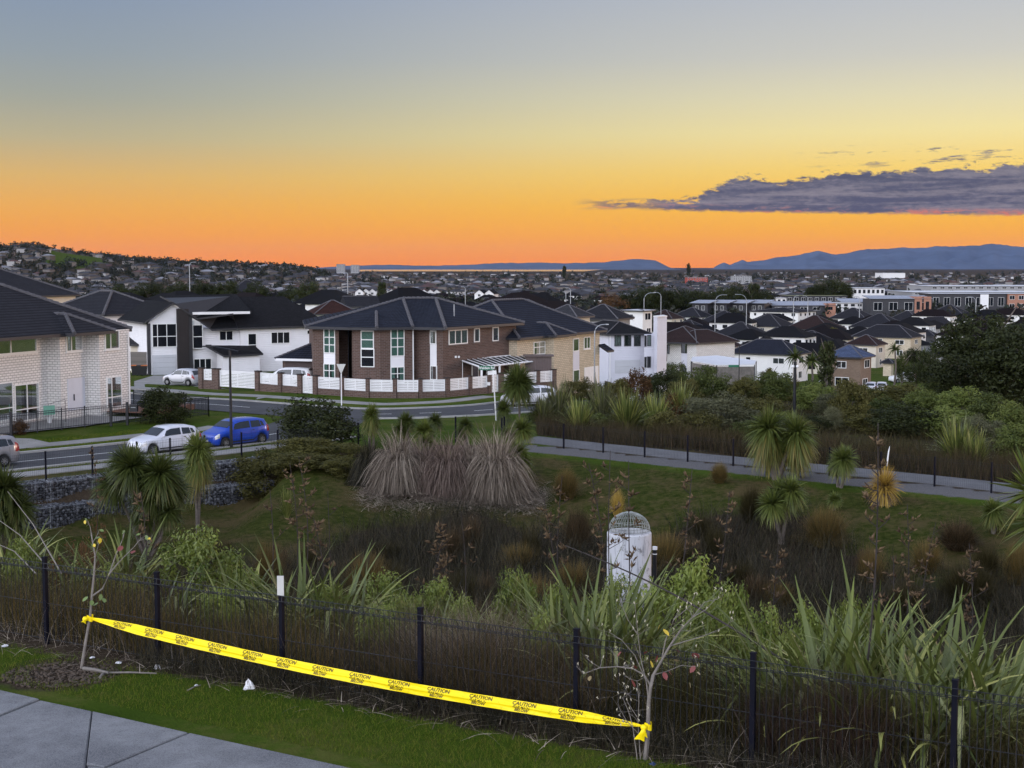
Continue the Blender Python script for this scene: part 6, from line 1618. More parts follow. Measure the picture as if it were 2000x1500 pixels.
# ------------------------------------------------------------------ gabion wall: wire baskets of broken stone
def rock_np(rng):
    v = np.array([(a, b, c) for a in (-1, 1) for b in (-1, 1) for c in (-1, 1)], float) * rng.uniform(.6, 1.1, (8, 3))
    return v
RF = np.array([(0, 1, 3, 2), (4, 6, 7, 5), (0, 4, 5, 1), (2, 3, 7, 6), (0, 2, 6, 4), (1, 5, 7, 3)])
rockm, g, out = new_mat('gabion_stone'); a_ = g.n('ShaderNodeAttribute', attribute_name='rnd'); principled(g, out, g.ramp(a_.outputs['Fac'], [(0, (0.03, 0.031, 0.036)), (.6, (0.075, 0.078, 0.088)), (1, (0.17, 0.175, 0.19))]), .85, 0, .3)
def basket_mesh(seed, L=2.0):
    rng = np.random.default_rng(seed); V, Rn = [], []
    def put(c, s):
        q = rock_np(rng) * s; a = rng.normal(size=(3, 3)); qm, _ = np.linalg.qr(a); V.append(q @ qm + c); Rn.append(np.full(8, rng.random()))
    for x in np.arange(-L / 2 + .07, L / 2 - .03, .135):
        for z in np.arange(.07, .98, .125): put(np.array((x + rng.uniform(-.03, .03), -.47 + rng.uniform(-.03, .02), z + rng.uniform(-.03, .03))), rng.uniform(.055, .085))
        for y in np.arange(-.35, .5, .16): put(np.array((x + rng.uniform(-.03, .03), y, .96 + rng.uniform(-.03, .02))), rng.uniform(.055, .085))
    n = len(V); F = (np.arange(n)[:, None, None] * 8 + RF[None]).reshape(-1, 4); me = np_mesh('stones', np.concatenate(V), F, np.concatenate(Rn)); me.materials.append(rockm); return me
bms = [basket_mesh(i) for i in range(4)]
core = MB().box((0, .03, .48), (1.96, .94, .9)).mesh('fill', M('gabion_core', (0.03, 0.03, 0.034), .95, .2, 5.0))
wf_ = MB()
for z in (0.0, 1.02):
    for y in (-.53, .5): wf_.tube([(-1, y, z), (1, y, z)], .008, 4)
for x in (-1, 1):
    for y in (-.53, .5): wf_.tube([(x, y, 0), (x, y, 1.02)], .008, 4)
    wf_.tube([(x, -.53, 1.02), (x, .5, 1.02)], .008, 4)
for x in np.arange(-.9, 1, .2): wf_.tube([(x, -.54, 0), (x, -.54, 1.03), (x, .5, 1.03)], .003, 3)
for z in np.arange(.1, 1, .2): wf_.tube([(-1, -.54, z), (1, -.54, z)], .003, 3)
wires = wf_.mesh('basket_wire', MT['galv'])
gb_ = thing('gabion_wall', 'two-tier gabion wall of grey stones in wire baskets below the road fence', 'wall')
ga_, gd_ = Vector((-25.8, 61.1, 0)), Vector((.737, .676, 0)); gn_ = Vector((gd_.y, -gd_.x, 0))
for tier in range(2):
    for i in range(9):
        c = ga_ + gd_ * (i * 2.02 + tier * .6) + gn_ * (.30 if tier else 1.50)
        ang = math.atan2(gd_.y, gd_.x); bk = obj('basket', core, gb_, loc=(c.x, c.y, 0.22 if tier else -.75), rz=ang); s = obj('stones', bms[(i + tier) % 4], bk); s['kind'] = 'stuff'; w = obj('basket_wire', wires, bk)

# ------------------------------------------------------------------ concrete stormwater riser with domed grate
MT['riser'] = None
m, g, out = new_mat('riser'); tcn = g.n('ShaderNodeTexCoord'); mp = g.n('ShaderNodeMapping'); mp.inputs['Scale'].default_value = (6, 6, .7); g.t.links.new(tcn.outputs['Object'], mp.inputs[0])
st = g.noise(mp.outputs[0], 1.2, 5.0, .65); bl_ = g.noise(tcn.outputs['Object'], 4.0, 6.0, .7)
colr = g.mix(g.mr(st, .52, .68, 0, .75), (0.56, 0.57, 0.60), (0.17, 0.18, 0.20)); colr = g.mix(g.mr(bl_, .56, .64, 0, .7), colr, (0.09, 0.085, 0.08)); principled(g, out, colr, .85, 0, .25, bl_, .4, .02)
MT['riser'] = m
ms = thing('stormwater_riser', 'white stained concrete stormwater riser with a domed wire grate', 'riser', (0, 0, 0)); p = at(1229, 1038, 46); rd = 44 / F_PX * 46; zg = hgt(p.x, p.y) - .3; ms.location = (p.x, p.y, zg); HR = p.z - zg
MB().lathe([(rd, 0), (rd, HR - .05), (rd - .03, HR), (rd - .13, HR), (rd - .15, HR - .04), (rd - .15, HR - 1.4), (0, HR - 1.4)], 40).build('pipe', MT['riser'], ms, False)
MT['dome_wire'] = M('dome_wire', (0.30, 0.32, 0.30), .6, .25, 6.0, .3)
dr_, dh = rd * .93, rd * .80
for k in range(40):
    a = k * 2 * math.pi / 40; top_q = math.pi / 2 * (0.97 if k % 2 == 0 else .78)
    MB().tube([(dr_ * math.cos(q) * math.cos(a), dr_ * math.cos(q) * math.sin(a), HR + .06 + dh * math.sin(q)) for q in np.linspace(0, top_q, 8)], .009, 4).build('bar', MT['dome_wire'], ms)
for q in (0.0, .18, .5): MB().tube([(dr_ * math.cos(q) * math.cos(a), dr_ * math.cos(q) * math.sin(a), HR + .06 + dh * math.sin(q)) for a in np.linspace(0, 2 * math.pi, 41)], .011, 4, cap=False).build('ring', MT['dome_wire'], ms)
MB().lathe([(.16, 0), (.12, .03), (0, .05)], 12, (0, 0, HR + .04 + dh)).build('crown_plate', MT['dome_wire'], ms)
p = at(1279, 1070, 47.5); zg = hgt(p.x, p.y); t = thing('marker_post', 'short black marker pipe with white cap beside the concrete riser', 'post', (p.x, p.y, zg)); h_ = p.z - zg; MB().tube([(0, 0, -.2), (0, 0, h_)], .075, 10).build('pipe', MT['pole_black'], t); MB().lathe([(.085, -.06), (.085, .04), (0, .06)], 12, (0, 0, h_)).build('cap', MT['white_paint'], t)
MB().lathe([(.079, 0), (.079, .03)], 12, (0, 0, h_ - .22)).build('band', MT['white_paint'], t)

# ================================================================== PLANTS OF THE BASIN AND THE SLOPE
LEAF['fencerush'] = Mleaf('leaf_fencerush', (0.014, 0.015, 0.008), (0.045, 0.044, 0.022), .15, c3=(.09, .065, .03))
def bank(px, s):
    a = (px - 1000) / F_PX; Y = (s + 14.42) / (.478 * a + .878); x = a * Y
    return Vector((x, Y, hgt(x, Y)))
# cabbage tree heads: spheres of sword leaves
def sword_head(seed, n, w, droop, lo=-0.75, mat='sword', old=0.25):
    rng = np.random.default_rng(seed); zz = rng.uniform(lo, 1.0, n); yaw = rng.uniform(0, 2 * math.pi, n)
    c = np.sqrt(1 - zz ** 2); L = rng.uniform(.62, 1.18, n); segs = 4; t = np.linspace(0, 1, segs + 1)[None]
    hx = L[:, None] * c[:, None] * t * .96 + .02; z = L[:, None] * (zz[:, None] * t - droop * (1.1 - zz[:, None]) * .5 * t ** 2.2)
    X, Y = np.cos(yaw)[:, None] * hx, np.sin(yaw)[:, None] * hx; ww = w * np.array([.55, 1, .95, .65, .06])[None] * .5
    ta = rng.normal(0, .5, n); wx = (-np.sin(yaw) * np.cos(ta))[:, None] * ww; wy = (np.cos(yaw) * np.cos(ta))[:, None] * ww; wz = np.sin(ta)[:, None] * ww
    V = np.stack([np.stack([X - wx, Y - wy, z - wz], -1), np.stack([X + wx, Y + wy, z + wz], -1)], 2)
    k = np.arange(n)[:, None] * (segs + 1) * 2 + np.arange(segs)[None] * 2; F = np.stack([k, k + 1, k + 3, k + 2], -1).reshape(-1, 4)
    rn = np.clip(rng.uniform(0, .6, n) + np.where(zz < -.35, rng.random(n) * old * 1.6, 0), 0, 1)
    me = np_mesh('leaf_head', V.reshape(-1, 3), F, np.repeat(rn, (segs + 1) * 2)); me.materials.append(LEAF[mat]); return me
HD = [sword_head(i, 760, .058, .62) for i in range(3)]
HDK = [sword_head(10 + i, 820, .058, .66, mat='sword_dark') for i in range(2)]
HDT = [sword_head(20 + i, 900, .05, .78, lo=-.95, old=.5) for i in range(2)]
BIGH = sword_head(31, 130, .085, .25, old=.2)
PALM = sword_head(33, 70, .12, 1.0, lo=-.3, mat='sword_dark')
def cabbage(label, heads, base, Y, kind=HD, name='cabbage_tree', cat='tree', tr=.07, seed=0, stretch=1.0, group='cabbage trees'):
    """heads: (px, py, radius px); base: px"""
    rr = random.Random(seed); b = at(base, 900, Y); zg = hgt(b.x, Y); t = thing(name, label, cat, (b.x, Y, zg), group=group)
    for i, (px, py, rp) in enumerate(heads):
        h = at(px, py, Y + rr.uniform(-.4, .4)) - Vector((b.x, Y, zg)); r_ = rp / F_PX * Y
        s = Vector((rr.uniform(-.1, .1), rr.uniform(-.1, .1), -.2)); m_ = s.lerp(h, .5) + Vector((rr.uniform(-.12, .12), rr.uniform(-.12, .12), 0))
        MB().tube([s, m_, h], [tr * 1.2, tr, tr * .7], 7).build('trunk', MT['bark'], t)
        c = obj('leaf_head', rr.choice(kind), t, loc=h, rz=rr.uniform(0, 6.28), scale=(r_, r_, r_ * stretch))
        c.rotation_euler = (rr.uniform(-.2, .2), rr.uniform(-.2, .2), rr.uniform(0, 6.28))
    return t
cabbage('bushy many-headed dark cabbage tree in front of the gabion wall', [(258, 912, 52), (222, 945, 46), (312, 925, 52), (338, 955, 42), (290, 968, 40), (245, 900, 40), (283, 1010, 36), (330, 1000, 32)], 285, 56.5, HDK, seed=1)
cabbage('single-headed cabbage tree right of the bushy one at the gabion wall', [(388, 905, 40), (387, 878, 36)], 381, 62.0, HDT, seed=2, stretch=1.25)
cabbage('dark cabbage tree at the left edge', [(8, 955, 52), (38, 990, 40), (-20, 985, 46), (15, 1020, 38)], 12, 54, HDK, seed=3)
cabbage('slim young cabbage tree between the round bush and the pampas', [(725, 812, 22), (727, 826, 20)], 728, 74, HD, seed=4, stretch=1.4)
cabbage('leftmost of the cabbage tree heads above the pampas', [(793, 824, 24), (782, 840, 20)], 795, 73, HDK, seed=5)
cabbage('bright cabbage tree head standing over the middle of the pampas', [(829, 842, 28), (832, 865, 24)], 830, 71, HD, seed=6)
cabbage('small cabbage tree head against the road, above the pampas', [(850, 822, 20)], 848, 76, HDK, seed=7)
cabbage('small cabbage tree against the roadside grass', [(909, 830, 20), (903, 842, 16)], 908, 77, HDK, seed=8)
cabbage('two-headed cabbage tree above the right end of the pampas', [(1020, 838, 30), (996, 850, 26)], 1010, 70, HD, seed=9)
cabbage('low cabbage tree tucked against the right side of the pampas', [(1012, 884, 28), (1022, 900, 22)], 1015, 68, HD, seed=10)
cabbage('cabbage tree on the corner hiding the white car', [(1012, 744, 40), (1010, 752, 38)], 1016, 90, HDK, seed=11)
cabbage('spindly cabbage tree beside the leaning sign pole', [(984, 800, 20)], 986, 88, HDK, seed=12, stretch=1.5)
cabbage('tallest cabbage tree with two shaggy heads beside the path fence', [(1500, 838, 47), (1556, 846, 44), (1504, 862, 44), (1552, 868, 40)], 1515, 66, HDT, tr=.09, seed=13, stretch=1.15)
cabbage('small cabbage tree with pale heads beside the path', [(1647, 897, 34), (1640, 905, 28)], 1640, 63.5, HD, seed=14)
cabbage('low spreading cabbage tree in front of the tall shaggy one', [(1526, 968, 44), (1545, 958, 36), (1508, 985, 36)], 1532, 57, HD, seed=15)
cabbage('tiny cabbage seedling beside the yellow dead plant', [(1630, 975, 18)], 1630, 60, HD, seed=16)
cabbage('young thin cabbage tree at the right side of the basin', [(1940, 998, 30), (1946, 1012, 24)], 1944, 55, HD, seed=17)
cabbage('close cabbage tree reaching in from the right edge', [(2022, 962, 98), (2040, 1020, 80)], 2040, 24, [BIGH], seed=18, tr=.06)
for i, (px_, py_, r_, Y, lab) in enumerate(((1552, 697, 26, 200, 'palm tree left of the dark conifer'), (1585, 705, 26, 203, 'palm tree touching the dark conifer'), (1748, 682, 18, 235, 'palm tree beside the tan brick house'), (1806, 692, 16, 250, 'palm tree at the white picket fence'))):
    p = at(px_, py_, Y); zg = hgt(p.x, Y); t = thing('palm_tree', lab, 'tree', (p.x, Y, zg), group='palms in the valley'); hh = p.z - zg; MB().tube([(0, 0, -.5), (.2, 0, hh * .5), (0, 0, hh)], [.2, .16, .12], 7).build('trunk', MT['bark'], t); rr_ = r_ / F_PX * Y; obj('fronds', PALM, t, loc=(0, 0, hh), scale=rr_, rz=i)
# the yellow dead plant with a white bud
p = at(1727, 950, 60.5); zg = hgt(p.x, 60.5); t = thing('dead_cabbage_tree', 'golden straw-coloured dead plant with a white bud on top', 'plant', (p.x, 60.5, zg)); r_ = 40 / F_PX * 60.5; hh = p.z - zg
rng = np.random.default_rng(8); n = 900; zz = rng.uniform(-.8, 1, n); yw = rng.uniform(0, 6.283, n)
me_ = sword_head(77, 900, .03, .5, lo=-.95, mat='straw'); obj('leaf_head', me_, t, loc=(0, 0, hh), scale=(r_, r_, r_ * 1.25)); obj('dead_skirt', sword_head(78, 500, .03, 1.3, lo=-.9, mat='pampas_red'), t, loc=(-.1, 0, hh - .35), scale=(r_ * .95, r_ * .95, r_ * 1.2))
MB().tube([(0, 0, -.2), (0, 0, hh)], [.09, .06], 7).build('trunk', MT['bark_pale'], t); MB().tube([(.1, 0, hh + r_), (.12, 0, hh + r_ * 1.35), (.16, 0, hh + r_ * 1.75), (.2, 0, hh + r_ * 2.0)], [.015, .035, .03, .006], 7).build('bud', MT['white_paint'], t, True)

# pampas clumps: arching dead skirts
def pampas_mesh(seed, n, mat, lean=(.1, .55)):
    rng = np.random.default_rng(seed); a = rng.uniform(0, 2 * math.pi, n); rad = np.sqrt(rng.random(n)) * .28; P = np.stack([np.cos(a) * rad, np.sin(a) * rad, rng.uniform(0, .36, n)], -1)
    k = np.where(rng.random(n) < .06, .1, .4 + .6 * rng.random(n) ** .7); V, F, rn = blades(P, rng.uniform(.75, 1.2, n), a + rng.normal(0, 1.15, n), .10 + .34 * k + .25 * rng.random(n), .12 + .22 * k, .30 + 1.0 * k, .022, 7, rng, wexp=.5, twist=1.5); V[:, 2] = np.maximum(V[:, 2], .01 + .02 * rng.random(len(V)))
    me = np_mesh('blades', V, F, rn); me.materials.append(LEAF[mat]); return me
PM = [pampas_mesh(1, 2600, 'pampas'), pampas_mesh(2, 2600, 'pampas_red'), pampas_mesh(3, 2600, 'pampas'), pampas_mesh(4, 2200, 'rush')]
for px_, top, Y, wpx, k, lab in ((778, 858, 67.5, 112, 0, 'pale dead pampas clump, left of the large three'), (878, 866, 67.2, 108, 1, 'reddish dead pampas clump, middle of the large three'), (968, 860, 67.0, 126, 2, 'widest pale pampas clump, right of the large three'), (722, 868, 68, 66, 3, 'dark brown clump leaning against the left pampas'), (830, 872, 67.8, 104, 1, 'shorter pampas clump filling the gap, left of centre'), (925, 872, 67.6, 104, 0, 'shorter pampas clump filling the gap, right of centre'), (830, 880, 69, 100, 0, 'shorter pampas clump behind the large three, left'), (925, 878, 69, 100, 1, 'shorter pampas clump behind the large three, right')):
    b = at(px_, 985, Y); zg = hgt(b.x, Y); hh = at(px_, top, Y).z - zg; t = thing('pampas_grass', lab, 'grass clump', (b.x, Y, zg), group='pampas clumps'); w = wpx / F_PX * Y
    for j, f in enumerate((1.0, .75)): obj('blades', PM[k], t, rz=px_ + j, scale=(w * .66 * f, w * .66 * f, hh * 1.32 * (1.0 - .1 * j)))
rng = np.random.default_rng(55); n = 5200; px_a = rng.uniform(700, 1070, n); Ya = 66.2 + rng.normal(0, 1.0, n); xa_ = (px_a - 1000) / F_PX * Ya; P = np.column_stack([xa_, Ya, height(xa_, Ya) + rng.uniform(.01, .22, n)])
V, F, rn = blades(P, rng.uniform(.3, 1.0, n), rng.uniform(0, 6.28, n), .92, .05, rng.uniform(.1, .4, n), .022, 4, rng, wexp=.4, twist=1.5); V[:, 2] = np.maximum(V[:, 2], height(V[:, 0], V[:, 1]) + .01); me = np_mesh('thatch', V, F, rn); me.materials.append(LEAF['pampas']); tag(obj('thatch', me), 'dead pampas thatch lying round the foot of the clumps', 'thatch', kind='stuff')
# tussocks
def tuss_mesh(seed, n, mat, spread=1.0, segs=4, w=.012):
    rng = np.random.default_rng(seed); a = rng.uniform(0, 2 * math.pi, n); rad = np.sqrt(rng.random(n)) * .25; P = np.stack([np.cos(a) * rad, np.sin(a) * rad, np.zeros(n)], -1); k = rng.random(n) ** .8
    V, F, rn = blades(P, rng.uniform(.7, 1.1, n), a + rng.normal(0, .6, n), .55 * k * spread, .35 * k * spread, .75 * k ** 2 * spread, w, segs, rng, wexp=.6); me = np_mesh('blades', V, F, rn); me.materials.append(LEAF[mat]); return me
TS = {'brown': tuss_mesh(1, 1600, 'tussock'), 'dark': tuss_mesh(2, 1600, 'tussock_dark'), 'rush': tuss_mesh(3, 1500, 'rush_brown'), 'straw': tuss_mesh(4, 900, 'straw'), 'red': tuss_mesh(5, 1500, 'rush_red')}
TL = [(1405, 950, 66, 46, 34, 'brown', 'small flat brown tussock beside the tall cabbage tree'), (1468, 1012, 60, 66, 62, 'dark', 'dark tussock left of the low cabbage tree'), (1612, 1048, 56, 110, 66, 'brown', 'largest arching olive-brown tussock below the small cabbage tree'), (1300, 1030, 55, 52, 56, 'rush', 'upright brown tussock right of the concrete riser'), (1106, 940, 66, 66, 52, 'brown', 'olive tussock nearest the path, left of the yellow tuft'),
      (1128, 1010, 58, 80, 76, 'rush', 'brown tussock below the yellow tuft'), (1206, 940, 63, 36, 46, 'straw', 'yellow tuft of dry grass above the concrete riser'), (432, 1062, 50, 110, 60, 'dark', 'dark brown tussock behind the bright leafy shrub'), (1872, 1040, 54, 110, 52, 'rush', 'orange-brown tussock in the right of the basin, upper'), (1895, 1100, 48, 160, 76, 'dark', 'big dark olive tussock in the right of the basin, lower'), (1690, 1065, 52, 60, 50, 'red', 'reddish tussock under the golden dead plant'), (1365, 1060, 50, 60, 60, 'dark', 'dark tussock right of the riser, low in the basin'), (1990, 1050, 50, 80, 70, 'brown', 'olive tussock by the right edge of the basin'), (1770, 1110, 46, 120, 70, 'dark', 'dark spreading tussock below the golden dead plant')]
for px_, base, Y, wpx, hpx, k, lab in TL:
    b = at(px_, base, Y); zg = hgt(b.x, Y); t = thing('tussock', lab, 'tussock', (b.x, Y, zg), group='tussocks in the basin'); w, h = wpx / F_PX * Y, hpx / F_PX * Y; b0 = obj('blades', TS[k], t, rz=px_, scale=(w * .72, w * .72, h * 1.15)); obj('blades', TS[k], t, rz=px_ * 2.1, scale=(w * .5, w * .5, h * 1.25))

rr = random.Random(12)
for i in range(34):
    px_ = rr.uniform(480, 1990); Y = rr.uniform(42, 60); b = at(px_, 1000, Y); zg = hgt(b.x, Y); q = rr.choice(('brown', 'dark', 'rush', 'brown', 'dark')); w, h = rr.uniform(.9, 1.9), rr.uniform(.8, 1.5)
    if rim_r(b.x, Y) < 6.5 or abs(px_ - 1229) < 60: continue
    t = thing('tussock', 'rounded tussock among the dark rushes of the basin floor', 'tussock', (b.x, Y, zg), group='tussocks among the basin rushes'); obj('blades', TS[q], t, rz=px_, scale=(w * .72, w * .72, h * 1.15))
# rush beds: past counting
def bed(name, label, mat, n, fx, L, w, seed, a=.18, b=.12, c=.05, segs=3, cat='rushes'):
    rng = np.random.default_rng(seed); P = fx(rng, n); P = np.column_stack([P, height(P[:, 0], P[:, 1])]); n = len(P); hv = .55 + .75 * (np.sin(P[:, 0] * 2.1 + np.sin(P[:, 1] * 1.7) * 1.5) * np.sin(P[:, 1] * 1.3 + 1.0 + np.sin(P[:, 0] * .8)) * .5 + .5) if cat != 'grass' else 1.0
    V, F, rn = blades(P, rng.uniform(L[0], L[1], n) * hv, rng.uniform(0, 6.28, n), rng.random(n) * a * 2, rng.random(n) * b * 2, rng.random(n) * c * 2, w, segs, rng); me = np_mesh(name, V, F, rn); me.materials.append(LEAF[mat])
    return tag(obj(name, me), label, cat, kind='stuff')
def pond(rng, n):
    x = rng.uniform(-22, 26, n * 4); s = rng.uniform(20, 44, n * 4); y = (s - (x - FA[0]) * FN[0]) / FN[1] + FA[1]
    k = pond_mask(x, y, rng.normal(0, .7, n * 4)) > .5; return np.column_stack([x, y])[k][:n]
bed('rushes', 'dense dark rushes filling the floor of the basin', 'rush', 42000, pond, (.5, 1.5), .020, 3, a=.24, b=.25)
def reeds(rng, n):
    x = rng.uniform(1.5, 34, n); y0 = np.interp(x, RIMX, RIMY); d = rng.uniform(4.6, 9.0, n) + .8 * np.sin(x * .8); return np.column_stack([x, y0 + d])
bed('reeds', 'band of brown and olive reeds along the far side of the path', 'rush_brown', 15000, reeds, (.7, 1.25), .022, 4, a=.12)
bed('reeds', 'darker olive reeds behind the path fence', 'tussock_dark', 9000, reeds, (.9, 1.7), .022, 5, a=.2)
def fence_strip(s0, s1, x0, x1):
    def f(rng, n):
        px = rng.uniform(x0, x1, n); s = rng.uniform(s0, s1, n); a = (px - 1000) / F_PX; Y = (s + 14.42) / (.478 * a + .878); cl = np.sin(px * .021 + np.sin(px * .007) * 3) * .5 + .5
        k = rng.random(n) < .35 + .65 * cl; return np.column_stack([a * Y, Y])[k]
    return f
bed('rushes', 'dark green rushes crowding behind the near fence', 'fencerush', 30000, fence_strip(.12, 2.6, -120, 2120), (.5, 1.2), .006, 6, a=.2, b=.16, segs=4)
bed('rushes', 'rust-brown rushes leaning over the near fence in the middle', 'rush_brown', 11000, fence_strip(.05, 2.2, 640, 1180), (.6, 1.3), .005, 7, a=.4, b=.35, segs=4)
bed('rushes', 'reddish rushes behind the near fence on the right', 'rush_red', 8000, fence_strip(.1, 1.3, 1460, 1760), (.5, 1.0), .006, 8, a=.2, b=.18, segs=4)
bed('rushes', 'olive-brown rushes behind the near fence, scattered', 'tussock_dark', 7000, fence_strip(.1, 1.8, 1180, 2100), (.5, 1.0), .006, 9, a=.16, b=.15, segs=4)
bed('rushes', 'brown rushes behind the near fence on the left', 'tussock', 5000, fence_strip(.1, 1.8, -60, 660), (.4, .95), .006, 10, a=.2, b=.18, segs=4)
bed('rushes', 'ragged rushes growing through the fence foot onto the lawn', 'rush', 9000, fence_strip(-.35, .15, 250, 2100), (.2, .6), .006, 11, a=.3, b=.25, segs=3)
bed('dry_grass', 'pale dry grass strands arching over the near fence', 'pampas', 2600, fence_strip(-.15, 1.6, -60, 2060), (.4, 1.0), .006, 41, a=.5, b=.4, c=.3, segs=5)
bed('dry_grass', 'tan dry grass in the middle behind the fence', 'pampas', 5000, fence_strip(.8, 3.2, 800, 1010), (.6, 1.2), .006, 42, a=.25, b=.25, c=.1, segs=4)
def slope_all(rng, n):
    px = rng.uniform(-100, 2100, n); s = rng.uniform(2.2, 23, n); a = (px - 1000) / F_PX; Y = (s + 14.42) / (.478 * a + .878); return np.column_stack([a * Y, Y])
bed('undergrowth', 'low tangled undergrowth on the near bank', 'tussock_dark', 22000, slope_all, (.35, 1.0), .012, 12, a=.3, b=.3, c=.15, segs=3, cat='undergrowth')
# lawns: grass blades
def lawn_near(rng, n):
    px = rng.uniform(-80, 1350, n); s = rng.uniform(-3.4, -.15, n); a = (px - 1000) / F_PX; Y = (s + 14.42) / (.478 * a + .878); x = a * Y
    k = (np.exp(-(((x + 6.0) / .7) ** 2 + ((Y - 18.55) / .7) ** 2)) < .45 + .3 * rng.random(n)) & (rng.random(n) < sstep(-.1, -.9, s) + .12); return np.column_stack([x, Y])[k]
def under_slabs(P):
    e = P[:, 1] - (18.1 - (P[:, 0] + 6.54) * .583); return P[e > .02]
bed('grass', 'short green lawn grass between the footpath and the fence', 'grass', 60000, lambda r, n: under_slabs(lawn_near(r, n)), (.03, .075), .006, 13, a=.35, b=.3, segs=1, cat='grass')
def lawn_far(rng, n):
    x = rng.uniform(-22, 26, n); y = rng.uniform(44, 80, n); r = rim_r(x, y); s = fence_s(x, y); k = (r > 2.6) & (s > 27); return np.column_stack([x, y])[k]
bed('grass', 'rough grass on the basin lawns', 'turf', 60000, lawn_far, (.05, .14), .018, 14, a=.5, b=.4, segs=1, cat='grass')
def berm(rng, n):
    i = rng.integers(0, 40, n); L = np.array([(p.x, p.y) for p in LR[:41]]); d = L[i + 1 if False else np.minimum(i + 1, 40)] - L[i]; t_ = rng.random(n)[:, None]; q = L[i] + d * t_; nn = np.stack([-d[:, 1], d[:, 0]], -1); nn /= np.linalg.norm(nn, axis=1, keepdims=True) + 1e-9
    o = np.where(rng.random(n) < .5, rng.uniform(HWL + .35, HWL + 1.45, n), rng.uniform(HWL + 3.1, HWL + 5.0, n)); o = np.where(rng.random(n) < .25, -rng.uniform(HWL + .35, HWL + 1.2, n), o); return q + nn * o[:, None]
bed('grass', 'mown grass verges along the side road', 'grass', 22000, berm, (.05, .10), .02, 15, a=.4, b=.3, segs=1, cat='grass')

# ------------------------------------------------------------------ flax: every leaf its own piece
def flax_leaf(seed, bend, kink, w=.025):
    """one folded sword leaf of unit length, leaning along +x"""
    rr = random.Random(seed); n = 9; vs, fs = [], []; x, z, ang = 0.0, 0.0, 0.08 + bend * .3
    pts = [(0, 0)]
    for i in range(1, n + 1):
        t = i / n; ang += bend * .22 * t + (kink if abs(t - .66) < .06 else 0); x += math.sin(ang) / n; z += math.cos(ang) / n; pts.append((x, z))
    for i, (px, pz) in enumerate(pts):
        t = i / n; ww = w * min(1.0, .55 + t * 1.4) * (1 - max(0, (t - .45) / .55) ** 1.7) + .0006; f = .35 * (1 - t * .75)
        a = math.atan2(pts[min(i + 1, n)][0] - pts[max(i - 1, 0)][0], pts[min(i + 1, n)][1] - pts[max(i - 1, 0)][1]); nx, nz = -math.cos(a), math.sin(a)
        vs += [(px + nx * ww * f, -ww, pz + nz * ww * f), (px, 0, pz), (px + nx * ww * f, ww, pz + nz * ww * f)]
    for i in range(n):
        for k in (0, 1): fs.append((i * 3 + k, i * 3 + k + 1, (i + 1) * 3 + k + 1, (i + 1) * 3 + k))
    me = np_mesh('leaf', vs, fs, np.full(len(vs), rr.random()), smooth=True); return me
FLX = []
for i in range(20):
    me_ = flax_leaf(i, random.Random(i).uniform(.05, 1.1), random.Random(i + 50).choice((0, 0, 0, 1.5, 2.0)) if i > 7 else 0, random.Random(i + 9).uniform(.013, .019)); me_.materials.append(LEAF['flax_pale' if i in (8, 15) else 'flax']); FLX.append(me_)
def flax(label, pos, h, n, seed, spread=1.0, near=True, lean=0):
    rr = random.Random(seed); t = thing('flax_bush', label, 'flax', tuple(pos), group='flax bushes')
    for i in range(n):
        k = i / n; o = obj('leaf', rr.choice(FLX if rr.random() < .6 else FLX[:8]), t, loc=(rr.gauss(0, .12), rr.gauss(0, .10), -.05), scale=h * rr.uniform(.65, 1.15))
        o.rotation_euler = (rr.gauss(0, .12), (.05 + .62 * k * rr.uniform(.6, 1.2)) * spread, rr.uniform(0, 6.283)); s = o.scale; o.scale = (s[0], s[1] * rr.uniform(.8, 1.15), s[2])
    return t
FL = [(1470, 2.2, 1.25, 26, 'low flax bush where the near fence meets the leafy shrubs'), (1545, 1.3, 1.35, 34, 'flax bush left of the big right-hand group, nearest the fence'), (1625, 1.6, 1.7, 42, 'tall flax with broad folded leaves, left of the right-hand group'), (1705, 2.4, 1.95, 42, 'tallest flax of the right-hand group, behind'), (1770, 1.2, 1.6, 42, 'broad-leaved flax in the middle of the right-hand group'), (1850, 2.2, 1.8, 40, 'stiff upright flax right of the middle of the group'), (1915, 1.2, 1.55, 38, 'flax with drooping leaf tips over the fence at right'), (1985, 1.9, 1.8, 38, 'flax bush cut by the right edge'),
      (1085, 3.6, 1.55, 34, 'flax left of the middle group, below the riser'), (1155, 3.1, 1.85, 44, 'large fan-shaped flax in front of the riser'), (1225, 3.4, 1.8, 38, 'upright flax right of the fan-shaped one'), (1030, 4.2, 1.2, 22, 'small flax left of the middle group'), (575, 4.2, 1.65, 34, 'pale-edged flax right of the bright leafy shrub'), (650, 4.0, 1.6, 32, 'flax leaning right, behind the capped fence post'), (520, 3.4, 1.25, 22, 'broken flax with bent leaves by the fence post'), (715, 5.2, 1.1, 20, 'small flax among the bright shrubs'), (835, 6.0, 1.15, 16, 'narrow yellowish flax left of centre'),
      (235, 5.6, 1.65, 32, 'broad-leaved flax behind the left young tree'), (180, 5.0, 1.35, 24, 'low flax left of the young tree'), (75, 5.2, 1.35, 26, 'flax at the left end of the near fence'), (10, 6.2, 1.5, 26, 'flax bush cut by the left edge')]
